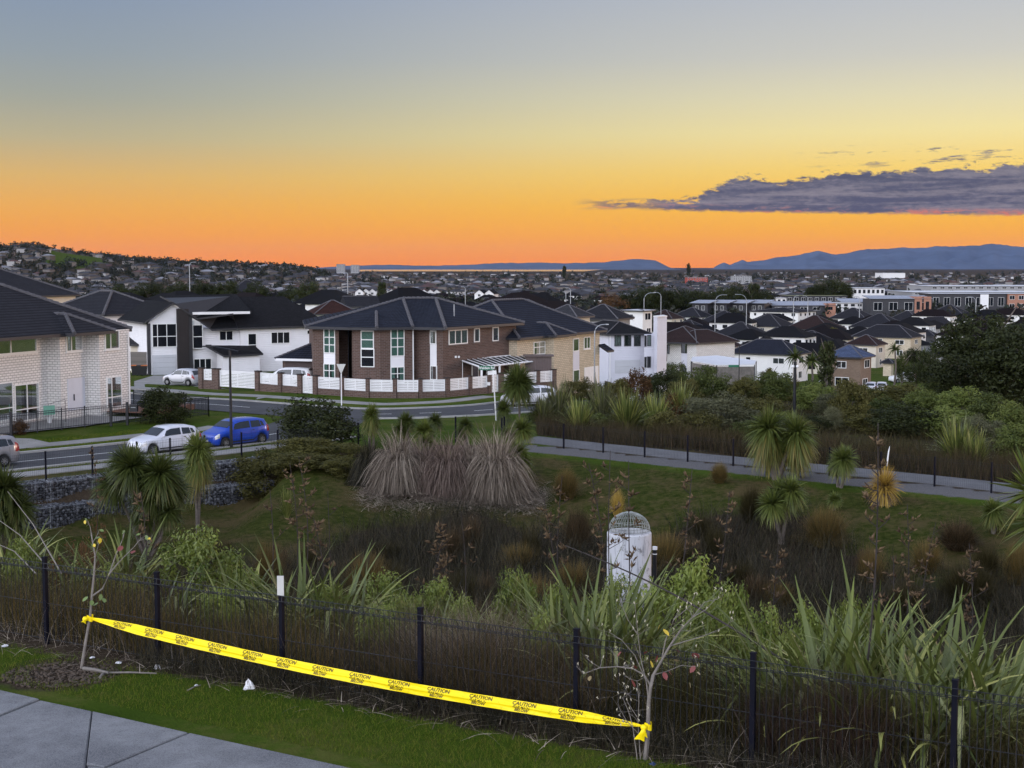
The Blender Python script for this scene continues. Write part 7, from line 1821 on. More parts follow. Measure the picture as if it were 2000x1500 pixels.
FL += [(1200, 9.0, 1.5, 24, 'flax standing right in front of the riser foot'), (1262, 8.0, 1.4, 22, 'flax at the right of the riser foot'), (1500, 1.0, 1.15, 24, 'low arching flax right of the bare tree, at the fence'), (1590, 2.6, 1.7, 26, 'flax standing behind the folded-leaved one'), (1660, .9, 1.3, 26, 'short flax at the fence below the tallest flax'), (1830, .9, 1.3, 28, 'short flax at the fence between the two right posts'), (1950, 2.8, 1.9, 26, 'upright flax behind the drooping one'), (1190, 1.6, 1.3, 22, 'low flax behind the bare tree'), (900, 4.6, 1.2, 20, 'low flax near the middle of the bank'), (770, 4.6, 1.2, 22, 'small flax behind the tape, left of centre'), (460, 4.4, 1.35, 24, 'flax behind the large bright shrub'), (130, 4.2, 1.2, 22, 'low flax beside the rusty dry shrub'), (330, 3.2, 1.0, 18, 'low flax in front of the large bright shrub'), (1330, 2.4, 1.25, 22, 'flax right of the bare tree, behind')]
for i, (px_, s, h, n, lab) in enumerate(FL): flax(lab, bank(px_, s), h * 1.18, int(n * 2.6), 100 + i, .85)
# distant flax across the basin (leaves too fine to pick apart)
def flax_mass(seed, n=150, mat='flax'):
    rng = np.random.default_rng(seed); a = rng.uniform(0, 6.283, n); k = rng.random(n); P = np.stack([np.cos(a) * .12, np.sin(a) * .12, np.zeros(n)], -1); V, F, rn = blades(P, rng.uniform(.7, 1.1, n), a, .15 + .5 * k, .25 * k, .45 * k, .05, 5, rng, wexp=.45, twist=.5); me = np_mesh('leaves', V, F, rn * .9); me.materials.append(LEAF[mat]); return me
FM = [flax_mass(i) for i in range(3)] + [flax_mass(9, mat='grey')]
for i, (px_, base, top, Y, wpx, k, lab) in enumerate(((1868, 905, 826, 72, 130, 0, 'wide flax bush behind the reeds on the right'), (1905, 910, 850, 70, 80, 1, 'smaller flax bush right of the wide one'), (1130, 850, 784, 84, 90, 2, 'arching pale flax left of the thicket'), (1225, 850, 768, 86, 110, 0, 'big arching flax in the middle of the thicket edge'), (1175, 830, 752, 90, 90, 3, 'greyish flax behind the arching ones'), (1090, 830, 752, 92, 90, 3, 'greyish flax beside the corner cabbage tree'), (1280, 850, 776, 88, 90, 1, 'flax right of the big arching one'), (1060, 840, 775, 90, 70, 3, 'twiggy grey flax at the road end of the thicket'), (1330, 830, 756, 94, 80, 2, 'flax under the rounded olive shrubs'), (560, 1005, 960, 62, 40, 1, 'small flax on the basin lawn'))):
    b = at(px_, base, Y); zg = hgt(b.x, Y); t = thing('flax_bush', lab, 'flax', (b.x, Y, zg), group='flax across the basin'); hh = max(at(px_, top, Y).z - zg, .6); w = wpx / F_PX * Y; obj('leaves', FM[k], t, rz=px_, scale=(w * .62, w * .62, hh * 1.25)); obj('leaves', FM[(k + 1) % 3], t, rz=px_ + 1, scale=(w * .5, w * .5, hh * 1.1))
# dry flax flower stalks with seed pods
podv = np.array([(0, 0, 0), (.012, 0, .03), (0, .012, .03), (-.012, 0, .03), (0, -.012, .03), (0, 0, .075)])
podf = np.array([(0, 2, 1), (0, 3, 2), (0, 4, 3), (0, 1, 4), (1, 2, 5), (2, 3, 5), (3, 4, 5), (4, 1, 5)])
def stalk(label, x0, y0, x1, y1, Y, pods=1.0, seed=0, big=1.0, top=.45):
    rr = random.Random(seed); rng = np.random.default_rng(seed); a, b = at(x0, y0, Y), at(x1, y1, Y + rr.uniform(-.4, .4)); zg = hgt(a.x, Y); a.z = min(a.z, zg) ; a.z = zg
    t = thing('flax_stalk', label, 'flax stalk', tuple(a), group='dry flax flower stalks'); d = b - a; bow = Vector((rr.uniform(-.06, .06), 0, 0)) * d.length
    pt = lambda f: d * f + bow * math.sin(math.pi * f)
    mb = MB(); mb.tube([pt(f) for f in np.linspace(0, 1, 9)], list(np.linspace(.016, .006, 9)), 5); V, F, o = [], [], 0
    for i in range(int(11 * pods)):
        f = 1 - top + top * (i + rr.random()) / int(11 * pods + 1); p = pt(f); an = rr.uniform(0, 6.28); dr = Vector((math.cos(an), math.sin(an) * .6, rr.uniform(.3, 1.0))); L = rr.uniform(.12, .32) * (1.2 - f * .7) * big; q = p + dr * L
        mb.tube([p, p + dr * L * .6 + K * -.01, q], [.006, .005, .004], 4)
        for j in range(rr.randint(4, 8)):
            c = p.lerp(q, rr.uniform(.45, 1.05)); m = np.array(Matrix.Rotation(rr.gauss(0, .7), 3, 'X') @ Matrix.Rotation(rr.gauss(0, .7), 3, 'Y')); V.append((podv * rr.uniform(.8, 1.7) * big) @ m.T + np.array(c)); F.append(podf + o); o += 6
    mb.build('stem', MT['bark_dark'], t)
    if V:
        V = np.concatenate(V); me = np_mesh('seed_pods', V, np.concatenate(F), np.repeat(rng.random(len(V) // 6), 6)); me.materials.append(LEAF['pod']); po = obj('seed_pods', me, t); po['kind'] = 'stuff'
    return t
SK = [(523, 1085, 527, 955, 30, .5, 'thin dry stalk left of the bright lawn'), (570, 1090, 566, 905, 31, 1.2, 'pair of dark podded stalks, left one'), (585, 1095, 583, 890, 31, 1.3, 'pair of dark podded stalks, right one'), (645, 1080, 640, 960, 32, .2, 'bare dry stalk on the lawn edge'), (835, 1160, 872, 1035, 25, 2.2, 'short thick stalk crowded with grey pods'), (905, 1100, 900, 1000, 33, .4, 'thin stalk in the middle of the dark rushes'), (1085, 1130, 1062, 975, 29, .9, 'leaning podded stalk left of the riser'), (1110, 1150, 1098, 930, 28, 1.0, 'tall podded stalk left of the riser'), (1165, 1160, 1150, 905, 27, 2.0, 'bushiest podded stalk just left of the riser'), (1200, 1170, 1192, 880, 26, .7, 'tall thin stalk crossing the riser on its left'), (1240, 1210, 1228, 900, 24, .9, 'dark stalk crossing the middle of the riser'),
      (1310, 1190, 1352, 915, 27, 1.3, 'stalk leaning right beside the riser'), (1375, 1150, 1425, 960, 29, 1.2, 'drooping podded stalk right of the riser'), (1672, 1400, 1715, 826, 16, 1.4, 'tallest dark stalk rising through the right-hand flax'), (1760, 1210, 1772, 985, 27, 1.3, 'grey podded stalk below the golden plant'), (1815, 1200, 1828, 1020, 28, 1.2, 'dark podded stalk right of the golden plant'), (1500, 1190, 1520, 1065, 25, 1.2, 'reddish podded stalk above the low flax'), (1885, 1230, 1893, 1060, 24, 1.3, 'brown podded stalk in the lower right'), (1735, 1210, 1745, 1085, 25, .8, 'short stalk in front of the dark tussock'), (640, 1120, 612, 1010, 27, 1.3, 'curving stalk above the leaning flax'), (285, 1080, 275, 960, 27, .9, 'dark stalk among the left flax'), (184, 925, 180, 868, 50, 1.3, 'dark podded stalk at the road fence, left')]
for i, (x0, y0, x1, y1, Y, pd, lab) in enumerate(SK): stalk(lab, x0, y0, x1, y1, Y, pd, i, 1.25 if Y > 20 else .9, .55)
mb = MB(); a, b = at(1105, 1066, 21), at(1545, 1300, 16.5); tt = thing('fallen_stalk', 'long dead stalk lying slantwise across the middle flax', 'flax stalk', (0, 0, 0)); mb.tube([a.lerp(b, f) + K * .12 * math.sin(f * 3.1) for f in np.linspace(0, 1, 10)], list(np.linspace(.008, .016, 10)), 5); mb.build('stem', MT['bark_dark'], tt)
for i, (x0, y0, x1, y1) in enumerate(((0, 1010, 95, 1110), (25, 960, 120, 1120), (0, 1060, 70, 1120))):
    a, b = at(x0 - 10, y0, 24), at(x1, y1, 21.5); tt = thing('fallen_stalk', 'bleached dry stalk leaning over the left fence corner, %s' % ('uppermost', 'middle', 'lowest')[i], 'flax stalk', (0, 0, 0), group='bleached stalks at the left'); MB().tube([a, a.lerp(b, .5) + K * .1, b], [.005, .008, .012], 5).build('stem', MT['bark_pale'], tt)

# ------------------------------------------------------------------ leafy shrubs on the bank
for i in range(3):
    crown_mesh('gloss%d' % i, 'glossy', 80 + i, nclump=46, per=95, leaf=.048, rad=(1, 1, .85), clump=.27, aspect=.42, up=.5)
crown_mesh('redry', 'rust', 90, nclump=22, per=60, leaf=.05, rad=(1, 1, .9), clump=.3, aspect=.3)
def shrub_px(label, x0, x1, top, base, Y, ck, name='shrub', cat='shrub', group=None, low=-.12, wide=1.12):
    pxc = (x0 + x1) / 2; p = at(pxc, top, Y); zg = hgt(p.x, Y); zb = at(pxc, base, Y).z; h = max(p.z - zg, .4); return tree(name, label, cat, p.x, Y, h, (x1 - x0) / F_PX * Y * wide, ck, group, low, zoff=0.0)
SH = [(298, 468, 1022, 1150, 27, 'gloss0', 'large bright leafy shrub behind the left of the near fence'), (690, 800, 1112, 1220, 24, 'gloss1', 'bright leafy shrub left of the thick podded stalk'), (800, 890, 1118, 1220, 24, 'gloss2', 'bright leafy shrub behind the thick podded stalk'), (965, 1055, 1100, 1200, 25, 'gloss0', 'small bright leafy shrub left of the riser'), (1050, 1130, 1130, 1220, 24, 'gloss1', 'light shrub under the leaning stalks'), (1250, 1420, 1070, 1230, 25, 'gloss2', 'broad leafy shrub hiding the foot of the riser'), (1385, 1470, 1125, 1240, 23, 'gloss0', 'small leafy shrub right of the broad one'), (1440, 1530, 1170, 1260, 21, 'gloss1', 'pale leafy shrub behind the low flax'), (1540, 1640, 1160, 1250, 22, 'gloss2', 'leafy shrub behind the tall folded flax'), (905, 985, 1190, 1260, 20, 'gloss1', 'low leafy shrub at the middle of the near fence'), (80, 190, 1050, 1140, 27, 'redry', 'rusty dry shrub left of the young tree'), (150, 215, 1010, 1060, 32, 'redry', 'small rusty dry shrub below the gabion wall')]
SH += [(1168, 1262, 1112, 1200, 30, 'gloss1', 'leafy shrub crowding the foot of the riser'), (690, 780, 1175, 1260, 19.5, 'gloss1', 'low bright shrub pressed against the fence behind the tape'), (1010, 1100, 1185, 1275, 18.8, 'gloss2', 'low leafy shrub at the fence left of the bare tree'), (380, 470, 1140, 1215, 21.5, 'gloss0', 'low leafy shrub at the fence below the large bright one'), (1690, 1790, 1200, 1290, 17.5, 'gloss1', 'leafy shrub among the right-hand flax'), (0, 90, 1045, 1120, 27, 'gloss1', 'leafy shrub at the left edge behind the fence'), (180, 280, 1095, 1170, 24, 'gloss2', 'low leafy shrub behind the left young tree'), (440, 530, 1105, 1190, 24, 'gloss1', 'leafy shrub between the large bright one and the flax'), (600, 690, 1130, 1215, 23, 'gloss0', 'light leafy shrub behind the leaning flax'), (740, 830, 1150, 1235, 21, 'gloss0', 'low bright shrub at the fence, left of centre'), (860, 940, 1150, 1230, 22, 'gloss2', 'bright shrub at the fence near centre'), (1120, 1200, 1150, 1240, 22, 'gloss0', 'bright shrub among the middle flax'), (1330, 1430, 1150, 1250, 21, 'gloss1', 'leafy shrub in front of the broad one'), (1620, 1720, 1150, 1240, 22, 'gloss0', 'leafy shrub behind the tallest flax'), (1480, 1570, 1215, 1300, 18.5, 'gloss2', 'low leafy shrub at the fence right of the bare tree')]
for x0, x1, tp, bs, Y, ck, lab in SH: shrub_px(lab, x0, x1, tp, bs, Y, ck, group='shrubs on the near bank')
SH2 = [(536, 698, 768, 880, 77, 'dark1', 'dark rounded bush standing at the road junction'), (520, 650, 852, 920, 72, 'olive0', 'low olive mound below the junction bush, left'), (610, 720, 858, 915, 73, 'olive1', 'low olive mound below the junction bush, right'), (530, 665, 884, 945, 70, 'olive2', 'clipped-looking low hedge mound above the gabion end'), (625, 725, 890, 945, 69, 'olive0', 'low hedge mound beside the dark pampas clump'), (455, 580, 876, 925, 70.5, 'olive1', 'creeping shrub spilling over the gabion top'), (272, 372, 752, 812, 91, 'dark2', 'reddish-topped garden shrub behind the picket fence corner'), (20, 55, 815, 838, 84.5, 'rust0', 'small reddish shrub behind the picket fence, left')]
for x0, x1, tp, bs, Y, ck, lab in SH2: shrub_px(lab, x0, x1, tp, bs, Y, ck)
TH = [(1215, 1275, 715, 104, 'rust0', 'reddish shrub at the left end of the thicket'), (1255, 1335, 718, 108, 'dark0', 'dark shrub below the pale cream house'), (1300, 1370, 738, 100, 'olive2', 'olive shrub in front of the pale canopy, left'), (1345, 1425, 712, 110, 'mid0', 'tall green shrub in front of the pale canopy'), (1335, 1470, 762, 88, 'grey0', 'big round grey-green shrub, largest of the thicket'), (1420, 1490, 735, 104, 'olive0', 'olive shrub under the thin black sign pole'), (1465, 1550, 722, 106, 'mid1', 'green shrub left of the path light'), (1440, 1530, 770, 92, 'olive1', 'rounded olive shrub behind the tall cabbage tree, left'), (1550, 1640, 745, 98, 'light0', 'light green shrub right of the path light'), (1590, 1660, 760, 94, 'grey1', 'grey shrub behind the small cabbage tree'), (1625, 1705, 738, 90, 'olive2', 'upright olive shrub shaped like a column'), (1600, 1650, 790, 86, 'grey2', 'low silvery shrub behind the path'), (1690, 1760, 770, 94, 'mid2', 'green shrub right of the upright olive one'), (1700, 1830, 785, 84, 'dark1', 'wide dark shrub behind the golden dead plant'), (1760, 1850, 757, 96, 'light1', 'light rounded shrub below the parked cars'), (1830, 1930, 752, 92, 'light2', 'light rounded shrub under the big dark tree'), (1780, 1900, 790, 84, 'light0', 'pale rounded shrub above the wide flax'), (1890, 1990, 765, 86, 'mid0', 'green rounded shrub at the right, upper'), (1930, 2040, 778, 80, 'light1', 'pale rounded shrub at the right edge, upper'), (1860, 1960, 805, 78, 'grey0', 'grey-flecked shrub behind the wide flax'), (1940, 2050, 825, 74, 'light2', 'pale rounded shrub at the right edge, lower'), (1550, 1600, 755, 100, 'dark2', 'dark shrub behind the path light'), (1425, 1500, 730, 114, 'mid2', 'green shrub in front of the navy-roofed house, left'), (1495, 1565, 738, 116, 'olive2', 'olive shrub in front of the navy-roofed house, right'), (1560, 1630, 742, 116, 'mid0', 'green shrub below the dark conifer'), (1730, 1810, 748, 114, 'light2', 'light shrub beside the street below the white car'), (1795, 1850, 740, 118, 'mid1', 'green shrub at the left foot of the big dark trees'), (1150, 1215, 745, 116, 'dark2', 'dark shrub at the foot of the lilac house'), (1395, 1440, 745, 112, 'dark0', 'dark shrub between canopy and sign pole'), (1180, 1240, 738, 100, 'olive0', 'thin olive shrub by the yellow house'), (1100, 1160, 735, 106, 'olive1', 'thin olive shrub under the grey curved lamp'), (1700, 1800, 745, 104, 'olive1', 'olive shrub along the street below the tan house'), (1640, 1720, 750, 106, 'mid1', 'green shrub hiding the foot of the tan house'), (1460, 1530, 745, 118, 'dark1', 'dark shrub far back behind the green one'), (1290, 1350, 765, 94, 'rust0', 'brownish shrub left of the big grey one')]
for x0, x1, tp, Y, ck, lab in TH: shrub_px(lab, x0, x1, tp, 860, Y, ck, group='shrubs of the thicket')
rr = random.Random(77)
for i in range(46):
    px_ = 1060 + i * 21.5 + rr.uniform(-8, 8); Y = rr.uniform(82, 108); ck = rr.choice(('olive0', 'olive1', 'olive2', 'mid0', 'mid1', 'grey1', 'dark1', 'light0') if px_ < 1700 else ('light0', 'light1', 'light2', 'mid1', 'mid2', 'olive0'))
    tp = np.interp(px_, [1060, 1200, 1400, 1700, 2050], [798, 790, 800, 800, 815]) + (100 - Y) * .9 + rr.uniform(-12, 12); w = rr.uniform(60, 95)
    shrub_px('one of the low close-set shrubs filling the thicket behind the reeds', px_ - w / 2, px_ + w / 2, tp, 860, Y, ck, group='low filler shrubs of the thicket', low=-.25, wide=1.15)
def thick(rng, n):
    x = rng.uniform(2, 45, n); y0 = np.interp(x, RIMX, RIMY); y = y0 + rng.uniform(7, 40, n); k = (y < 118) & (dist_line(x, y, XR) > 5); return np.column_stack([x, y])[k]
bed('undergrowth', 'long rough grass under the thicket shrubs', 'tussock_dark', 16000, thick, (.4, 1.1), .035, 31, a=.3, b=.3, c=.15, segs=3, cat='undergrowth')
for x0, x1, tp, Y, ck, lab, w in ((1822, 2050, 606, 112, 'bigtree', 'big dark spreading tree at the right edge', -.08), (1900, 2140, 632, 100, 'bigtree', 'second big dark tree overlapping the right edge', -.1), (1815, 1935, 690, 106, 'dark2', 'dark lower tree left of the big spreading tree', -.1), (1588, 1645, 664, 208, 'tall0', 'dark conifer beside the slate-blue roof', 1), (1745, 1780, 690, 240, 'mid0', 'small green tree beside the white parked car', 1), (1790, 1840, 680, 200, 'dark0', 'dark tree left of the big spreading tree', 1)):
    p = at((x0 + x1) / 2, tp, Y); tree('tree', lab, 'tree', p.x, Y, p.z - hgt(p.x, Y), (x1 - x0) / F_PX * Y * (1.15 if w < 0 else 1), ck, low=w if w < 0 else .12)

# ================================================================== THE NEAR LAWN: young trees, caution tape, litter
def limb(mb, pts, r0, r1, n=6):
    pts = [Vector(p) for p in pts]; mb.tube(pts, list(np.linspace(r0, r1, len(pts))), n)
def pxline(pts, Y, base, dy=None): return [at(x, y, Y + (dy[i] if dy else 0)) - base for i, (x, y) in enumerate(pts)]
leaf_v = np.array([(0, 0, 0), (.25, -.28, .03), (.65, -.30, .04), (1, 0, 0), (.65, .30, .04), (.25, .28, .03)])
leaf_f = [(0, 1, 2, 3), (0, 3, 4, 5)]
MT['leaf_yellow'] = M('leaf_yellow', (0.62, 0.46, 0.05), .5, .15, 20.0); MT['leaf_green'] = M('leaf_green', (0.14, 0.20, 0.06), .5, .2, 20.0); MT['leaf_red'] = M('leaf_red', (0.20, 0.055, 0.05), .6, .2, 20.0); MT['leaf_buff'] = M('leaf_buff', (0.52, 0.42, 0.24), .6, .2, 20.0); MT['bud'] = M('bud', (0.50, 0.46, 0.34), .6, .15, 20.0)
LM = {k: None for k in ('leaf_yellow', 'leaf_green', 'leaf_red', 'leaf_buff')}
for k in LM:
    me = bpy.data.meshes.new('leaf'); me.from_pydata([tuple(v) for v in leaf_v], [], leaf_f); me.materials.append(MT[k]); LM[k] = me
def put_leaf(parent, p, size, kind, rr):
    o = obj('leaf', LM[kind], parent, loc=p, scale=size); o.rotation_euler = (rr.uniform(-.9, .9), rr.uniform(.2, 1.4), rr.uniform(0, 6.28)); return o
def twigs(mb, p, d, L, r, depth, rr, tips):
    q = p + d * L; m = p.lerp(q, .5) + Vector((rr.gauss(0, .05), rr.gauss(0, .05), rr.gauss(0, .03))) * L
    mb.tube([p, m, q], [r, r * .8, r * .55], 5)
    if depth == 0: tips.append(q); return
    for i in range(rr.randint(2, 3)):
        nd = (d + Vector((rr.gauss(0, .5), rr.gauss(0, .5), rr.gauss(.15, .3)))).normalized(); s = p.lerp(q, rr.uniform(.45, 1.0)); twigs(mb, s, nd, L * rr.uniform(.5, .8), r * .55, depth - 1, rr, tips)
# left young tree
YL = 18.75; b = at(157, 1322, YL); b.z = 5.6; tl = thing('young_tree', 'leaning young tree, left one, with tape tied round its trunk', 'tree', tuple(b)); rr = random.Random(3)
trunk_l = pxline([(157, 1328), (160, 1300), (168, 1250), (176, 1205), (180, 1160), (184, 1120), (186, 1085), (181, 1060), (178, 1040)], YL, b)
mb = MB(); limb(mb, trunk_l, .024, .008, 8); mb.build('trunk', MT['bark_pale'], tl, True)
mb = MB(); tips = []
limb(mb, pxline([(179, 1165), (200, 1150), (214, 1120), (226, 1085), (236, 1062)], YL, b), .014, .006); limb(mb, pxline([(214, 1120), (232, 1098), (250, 1080), (262, 1068)], YL, b), .010, .004)
for s_, dr in ((trunk_l[6], (-.2, 0, 1)), (trunk_l[6], (.3, .1, 1)), (trunk_l[8], (-.25, 0, 1)), (trunk_l[7], (.5, -.1, .8)), (at(236, 1062, YL) - b, (.3, .2, 1)), (at(262, 1068, YL) - b, (.6, .2, .7))): twigs(mb, Vector(s_), Vector(dr).normalized(), .16, .006, 1, rr, tips)
mb.build('branches', MT['bark_pale'], tl)
for x, y in ((172, 1165), (180, 1172), (198, 1160), (203, 1168), (192, 1178), (176, 1185)): put_leaf(tl, at(x, y, YL - .03) - b, .10, 'leaf_green', rr)
for i, t_ in enumerate(tips): put_leaf(tl, t_, rr.uniform(.05, .09), 'leaf_yellow' if i % 4 == 0 else 'leaf_green', rr)
for x, y in ((262, 1075), (240, 1066)): put_leaf(tl, at(x, y, YL) - b, .11, 'leaf_red', rr)
# right young tree
YR = 15.25; b2 = at(1256, 1500, YR); b2.z = 5.55; t2 = thing('young_tree', 'bare multi-branched young tree, right one, with tape knotted round its trunk', 'tree', tuple(b2)); rr = random.Random(9)
mb = MB(); tk = pxline([(1256, 1520), (1259, 1490), (1265, 1440), (1266, 1410), (1267, 1370), (1270, 1345), (1276, 1318)], YR, b2); limb(mb, tk, .030, .018, 9); mb.build('trunk', MT['bark_pale'], t2, True)
br = [([(1276, 1318), (1292, 1290), (1308, 1262), (1328, 1232), (1352, 1206), (1380, 1190)], .022, .006), ([(1270, 1338), (1258, 1318), (1236, 1306), (1206, 1302), (1172, 1304), (1140, 1316)], .016, .005), ([(1267, 1370), (1262, 1330), (1252, 1290), (1246, 1240), (1240, 1180)], .012, .004), ([(1292, 1290), (1300, 1250), (1316, 1210), (1350, 1182)], .012, .004), ([(1308, 1262), (1340, 1252), (1380, 1240), (1420, 1222)], .010, .003), ([(1276, 1318), (1300, 1312), (1330, 1300), (1362, 1302)], .009, .003), ([(1352, 1206), (1376, 1176), (1402, 1170)], .007, .003), ([(1246, 1240), (1226, 1210), (1210, 1170)], .008, .003), ([(1262, 1330), (1240, 1280), (1214, 1250), (1190, 1235)], .009, .003),
      ([(1250, 1525), (1243, 1470), (1236, 1420), (1228, 1390), (1216, 1362)], .011, .004), ([(1254, 1525), (1250, 1470), (1246, 1410), (1248, 1370), (1244, 1330)], .012, .004), ([(1246, 1432), (1224, 1408), (1208, 1380), (1196, 1362)], .006, .002), ([(1244, 1400), (1226, 1372), (1222, 1345)], .006, .002)]
tips = []
mb = MB()
for k, (pts, r0, r1) in enumerate(br):
    dy = [rr.uniform(-.15, .15) * i / len(pts) for i in range(len(pts))]; P = pxline(pts, YR, b2, dy); limb(mb, P, r0 * .72, r1 * .75, 6); tips.append(P[-1])
    for q in P[2:]:
        for j in range(2): twigs(mb, q, Vector((rr.gauss(0, .8), rr.gauss(0, .6), rr.uniform(.1, .9))).normalized(), rr.uniform(.08, .2), r1 * .6, 1, rr, tips)
mb.build('branches', MT['bark_pale'], t2)
mb = MB()
for t_ in tips[::2]: mb.tube([t_, t_ + Vector((rr.gauss(0, .01), 0, .016)), t_ + Vector((rr.gauss(0, .01), 0, .034))], [.003, .007, .001], 5)
bd = mb.build('buds', MT['bud'], t2); bd['kind'] = 'stuff'
for x, y, kd, sz in ((1296, 1228, 'leaf_yellow', .11), (1290, 1218, 'leaf_yellow', .08), (1271, 1290, 'leaf_yellow', .10), (1321, 1288, 'leaf_buff', .09), (1152, 1320, 'leaf_buff', .08), (1347, 1332, 'leaf_buff', .07), (1363, 1312, 'leaf_buff', .07), (1284, 1280, 'leaf_red', .09), (1235, 1328, 'leaf_red', .11), (1296, 1312, 'leaf_red', .10), (1306, 1312, 'leaf_red', .09), (1214, 1272, 'leaf_red', .08), (1264, 1272, 'leaf_red', .07), (1352, 1276, 'leaf_red', .12), (1358, 1300, 'leaf_red', .10), (1240, 1300, 'leaf_red', .08), (1320, 1268, 'leaf_red', .08)): put_leaf(t2, at(x, y, YR + rr.uniform(-.1, .1)) - b2, sz, kd, rr)
# caution tape: one long twisted ribbon
MT['tape'] = M('tape', (0.96, 0.74, 0.008), .38, .05, 3.0, 0, .22); MT['tape_ink'] = M('tape_ink', (0.05, 0.03, 0.008), .5, .1, 5.0)
ta, tb = at(176, 1207, YL), at(1256, 1418, YR)
tp = thing('caution_tape', 'yellow caution tape strung between the two young trees', 'tape', (0, 0, 0))
NS = 160; Wd = .132; rows = []
dirv = (tb - ta); hdir = Vector((dirv.x, dirv.y, 0)).normalized(); hn = Vector((hdir.y, -hdir.x, 0))
def tape_pt(f, v):
    """f along, v across (-.5 .. .5)"""
    c = ta.lerp(tb, f) - K * (.10 * math.sin(math.pi * f)); end = min(1.0, f / .10, (1 - f) / .09); wd = Wd * (.12 + .88 * end ** .7)
    tilt = .55 - .50 * f + .12 * math.sin(f * 17); up = (K * math.cos(tilt) - hn * math.sin(tilt) * 1.0)
    fold = .020 * math.exp(-((v - .02) / .09) ** 2) + .006 * math.sin(f * 46 + v * 7) * (.6 - abs(v)) + .002 * math.sin(f * 121 + v * 13)
    return c + up * (v * wd) + hn * fold
NV = 10; mb = MB(); vs = [tape_pt(i / NS, j / NV - .5) for i in range(NS + 1) for j in range(NV + 1)]
mb.add(vs, [(i * (NV + 1) + j, (i + 1) * (NV + 1) + j, (i + 1) * (NV + 1) + j + 1, i * (NV + 1) + j + 1) for i in range(NS) for j in range(NV)]); mb.build('ribbon', MT['tape'], tp, True)
TL_ = dirv.length
def tape_print(f0):
    for txt, sz, v0, dxo in (('CAUTION', .058, .26, .03), ('GAS MAIN', .040, -.03, 0.0), ('BELOW', .044, -.29, 0.0)):
        me = text_mesh(txt, 'tape_ink')
        for v in me.vertices:
            f = f0 + (v.co.x * 1.15 + dxo) / TL_; q = tape_pt(min(max(f, 0), 1), v0 + v.co.y / Wd); v.co = q + hn * .004
        me.materials.clear(); me.materials.append(MT['tape_ink']); obj('lettering', me, tp)
for px_ in (228, 290, 350, 414, 482, 548, 619, 692, 768, 846, 928, 1013, 1103, 1190):
    # solve the place along the tape for this print
    fs = np.linspace(0, 1, 400); xs = [proj(tape_pt(f, 0))[0] for f in fs]; tape_print(float(np.interp(px_ + 4, xs, fs)))
def knot(c, s, seed, tails):
    rr = random.Random(seed); k = thing('tape_knot', 'x', None); del k['label']; k.parent = tp; k.location = c
    mb = MB(); n = 14
    for i in range(n):
        a0, a1 = 2 * math.pi * i / n, 2 * math.pi * (i + 1) / n
        mb.add([(math.cos(a) * .042 * s, math.sin(a) * .042 * s, z + .012 * math.sin(a * 2)) for a, z in ((a0, -.035), (a1, -.035), (a1, .035), (a0, .035))], [(0, 1, 2, 3)])
    mb.build('wrap', MT['tape'], k, True)
    mb = MB(); mb.lathe([(0, -.035), (.03, -.025), (.042, 0), (.028, .026), (0, .034)], 9, (-.05 * s, -.045, 0)); mb.build('bulge', MT['tape'], k, True)
    for dx_, dz_, w in tails:
        mb = MB(); g_ = []
        for i in range(7):
            f = i / 6; g_ += [Vector((-.05 * s + dx_ * f - w * .5 * (.4 + f), -.05 - .02 * math.sin(f * 5), dz_ * f)), Vector((-.05 * s + dx_ * f, -.075 - .02 * math.sin(f * 4), dz_ * f + .01)), Vector((-.05 * s + dx_ * f + w * .5 * (.4 + f), -.05, dz_ * f - .02 * f))]
        mb.add(g_, [(i * 3 + j, (i + 1) * 3 + j, (i + 1) * 3 + j + 1, i * 3 + j + 1) for i in range(6) for j in (0, 1)]); mb.build('tail', MT['tape'], k, True)
knot(ta + Vector((0, 0, 0)), 1.0, 1, [(-.03, -.05, .05)]); knot(tb + Vector((.055, 0, 0)), 1.0, 2, [(-.05, -.14, .08), (.0, -.10, .06)])
# litter and sticks
MT['litter'] = M('litter', (0.72, 0.72, 0.74), .5, .1, 12.0)
def crumple(label, px, py, size, seed, tall=1.0, mat='litter'):
    p = ground(px, py, 9, 40); rng = np.random.default_rng(seed); bm = bmesh.new(); bmesh.ops.create_icosphere(bm, subdivisions=2, radius=1)
    for v in bm.verts: v.co *= rng.uniform(.45, 1.1); v.co.z = max(v.co.z, -.15) * tall; k = 1 - .55 * max(0, v.co.z / tall if tall else 0); v.co.x *= k; v.co.y *= k
    me = bpy.data.meshes.new('scrap'); bm.to_mesh(me); bm.free(); me.materials.append(MT[mat]); o = obj('litter', me, None, (p.x, p.y, p.z + .01), seed, size); return tag(o, label, 'litter', 'litter along the fence')
crumple('white crumpled plastic bag standing at the lawn edge', 487, 1345, .085, 1, 1.6); crumple('white plastic cup lying by the sticks', 307, 1307, .055, 2, 1.2); crumple('scrap of white plastic wrapper behind the left tree', 180, 1287, .05, 3, .4); crumple('crumpled pale foil near the fence foot', 232, 1297, .06, 4, .35); crumple('clear plastic scrap at the far left fence foot', 10, 1263, .06, 5, .5); crumple('tiny white scrap on the lawn below the bag', 383, 1340, .03, 6, .4); crumple('blue scrap at the foot of the right young tree', 1275, 1494, .05, 7, .5, 'bin_blue')
rr = random.Random(4)
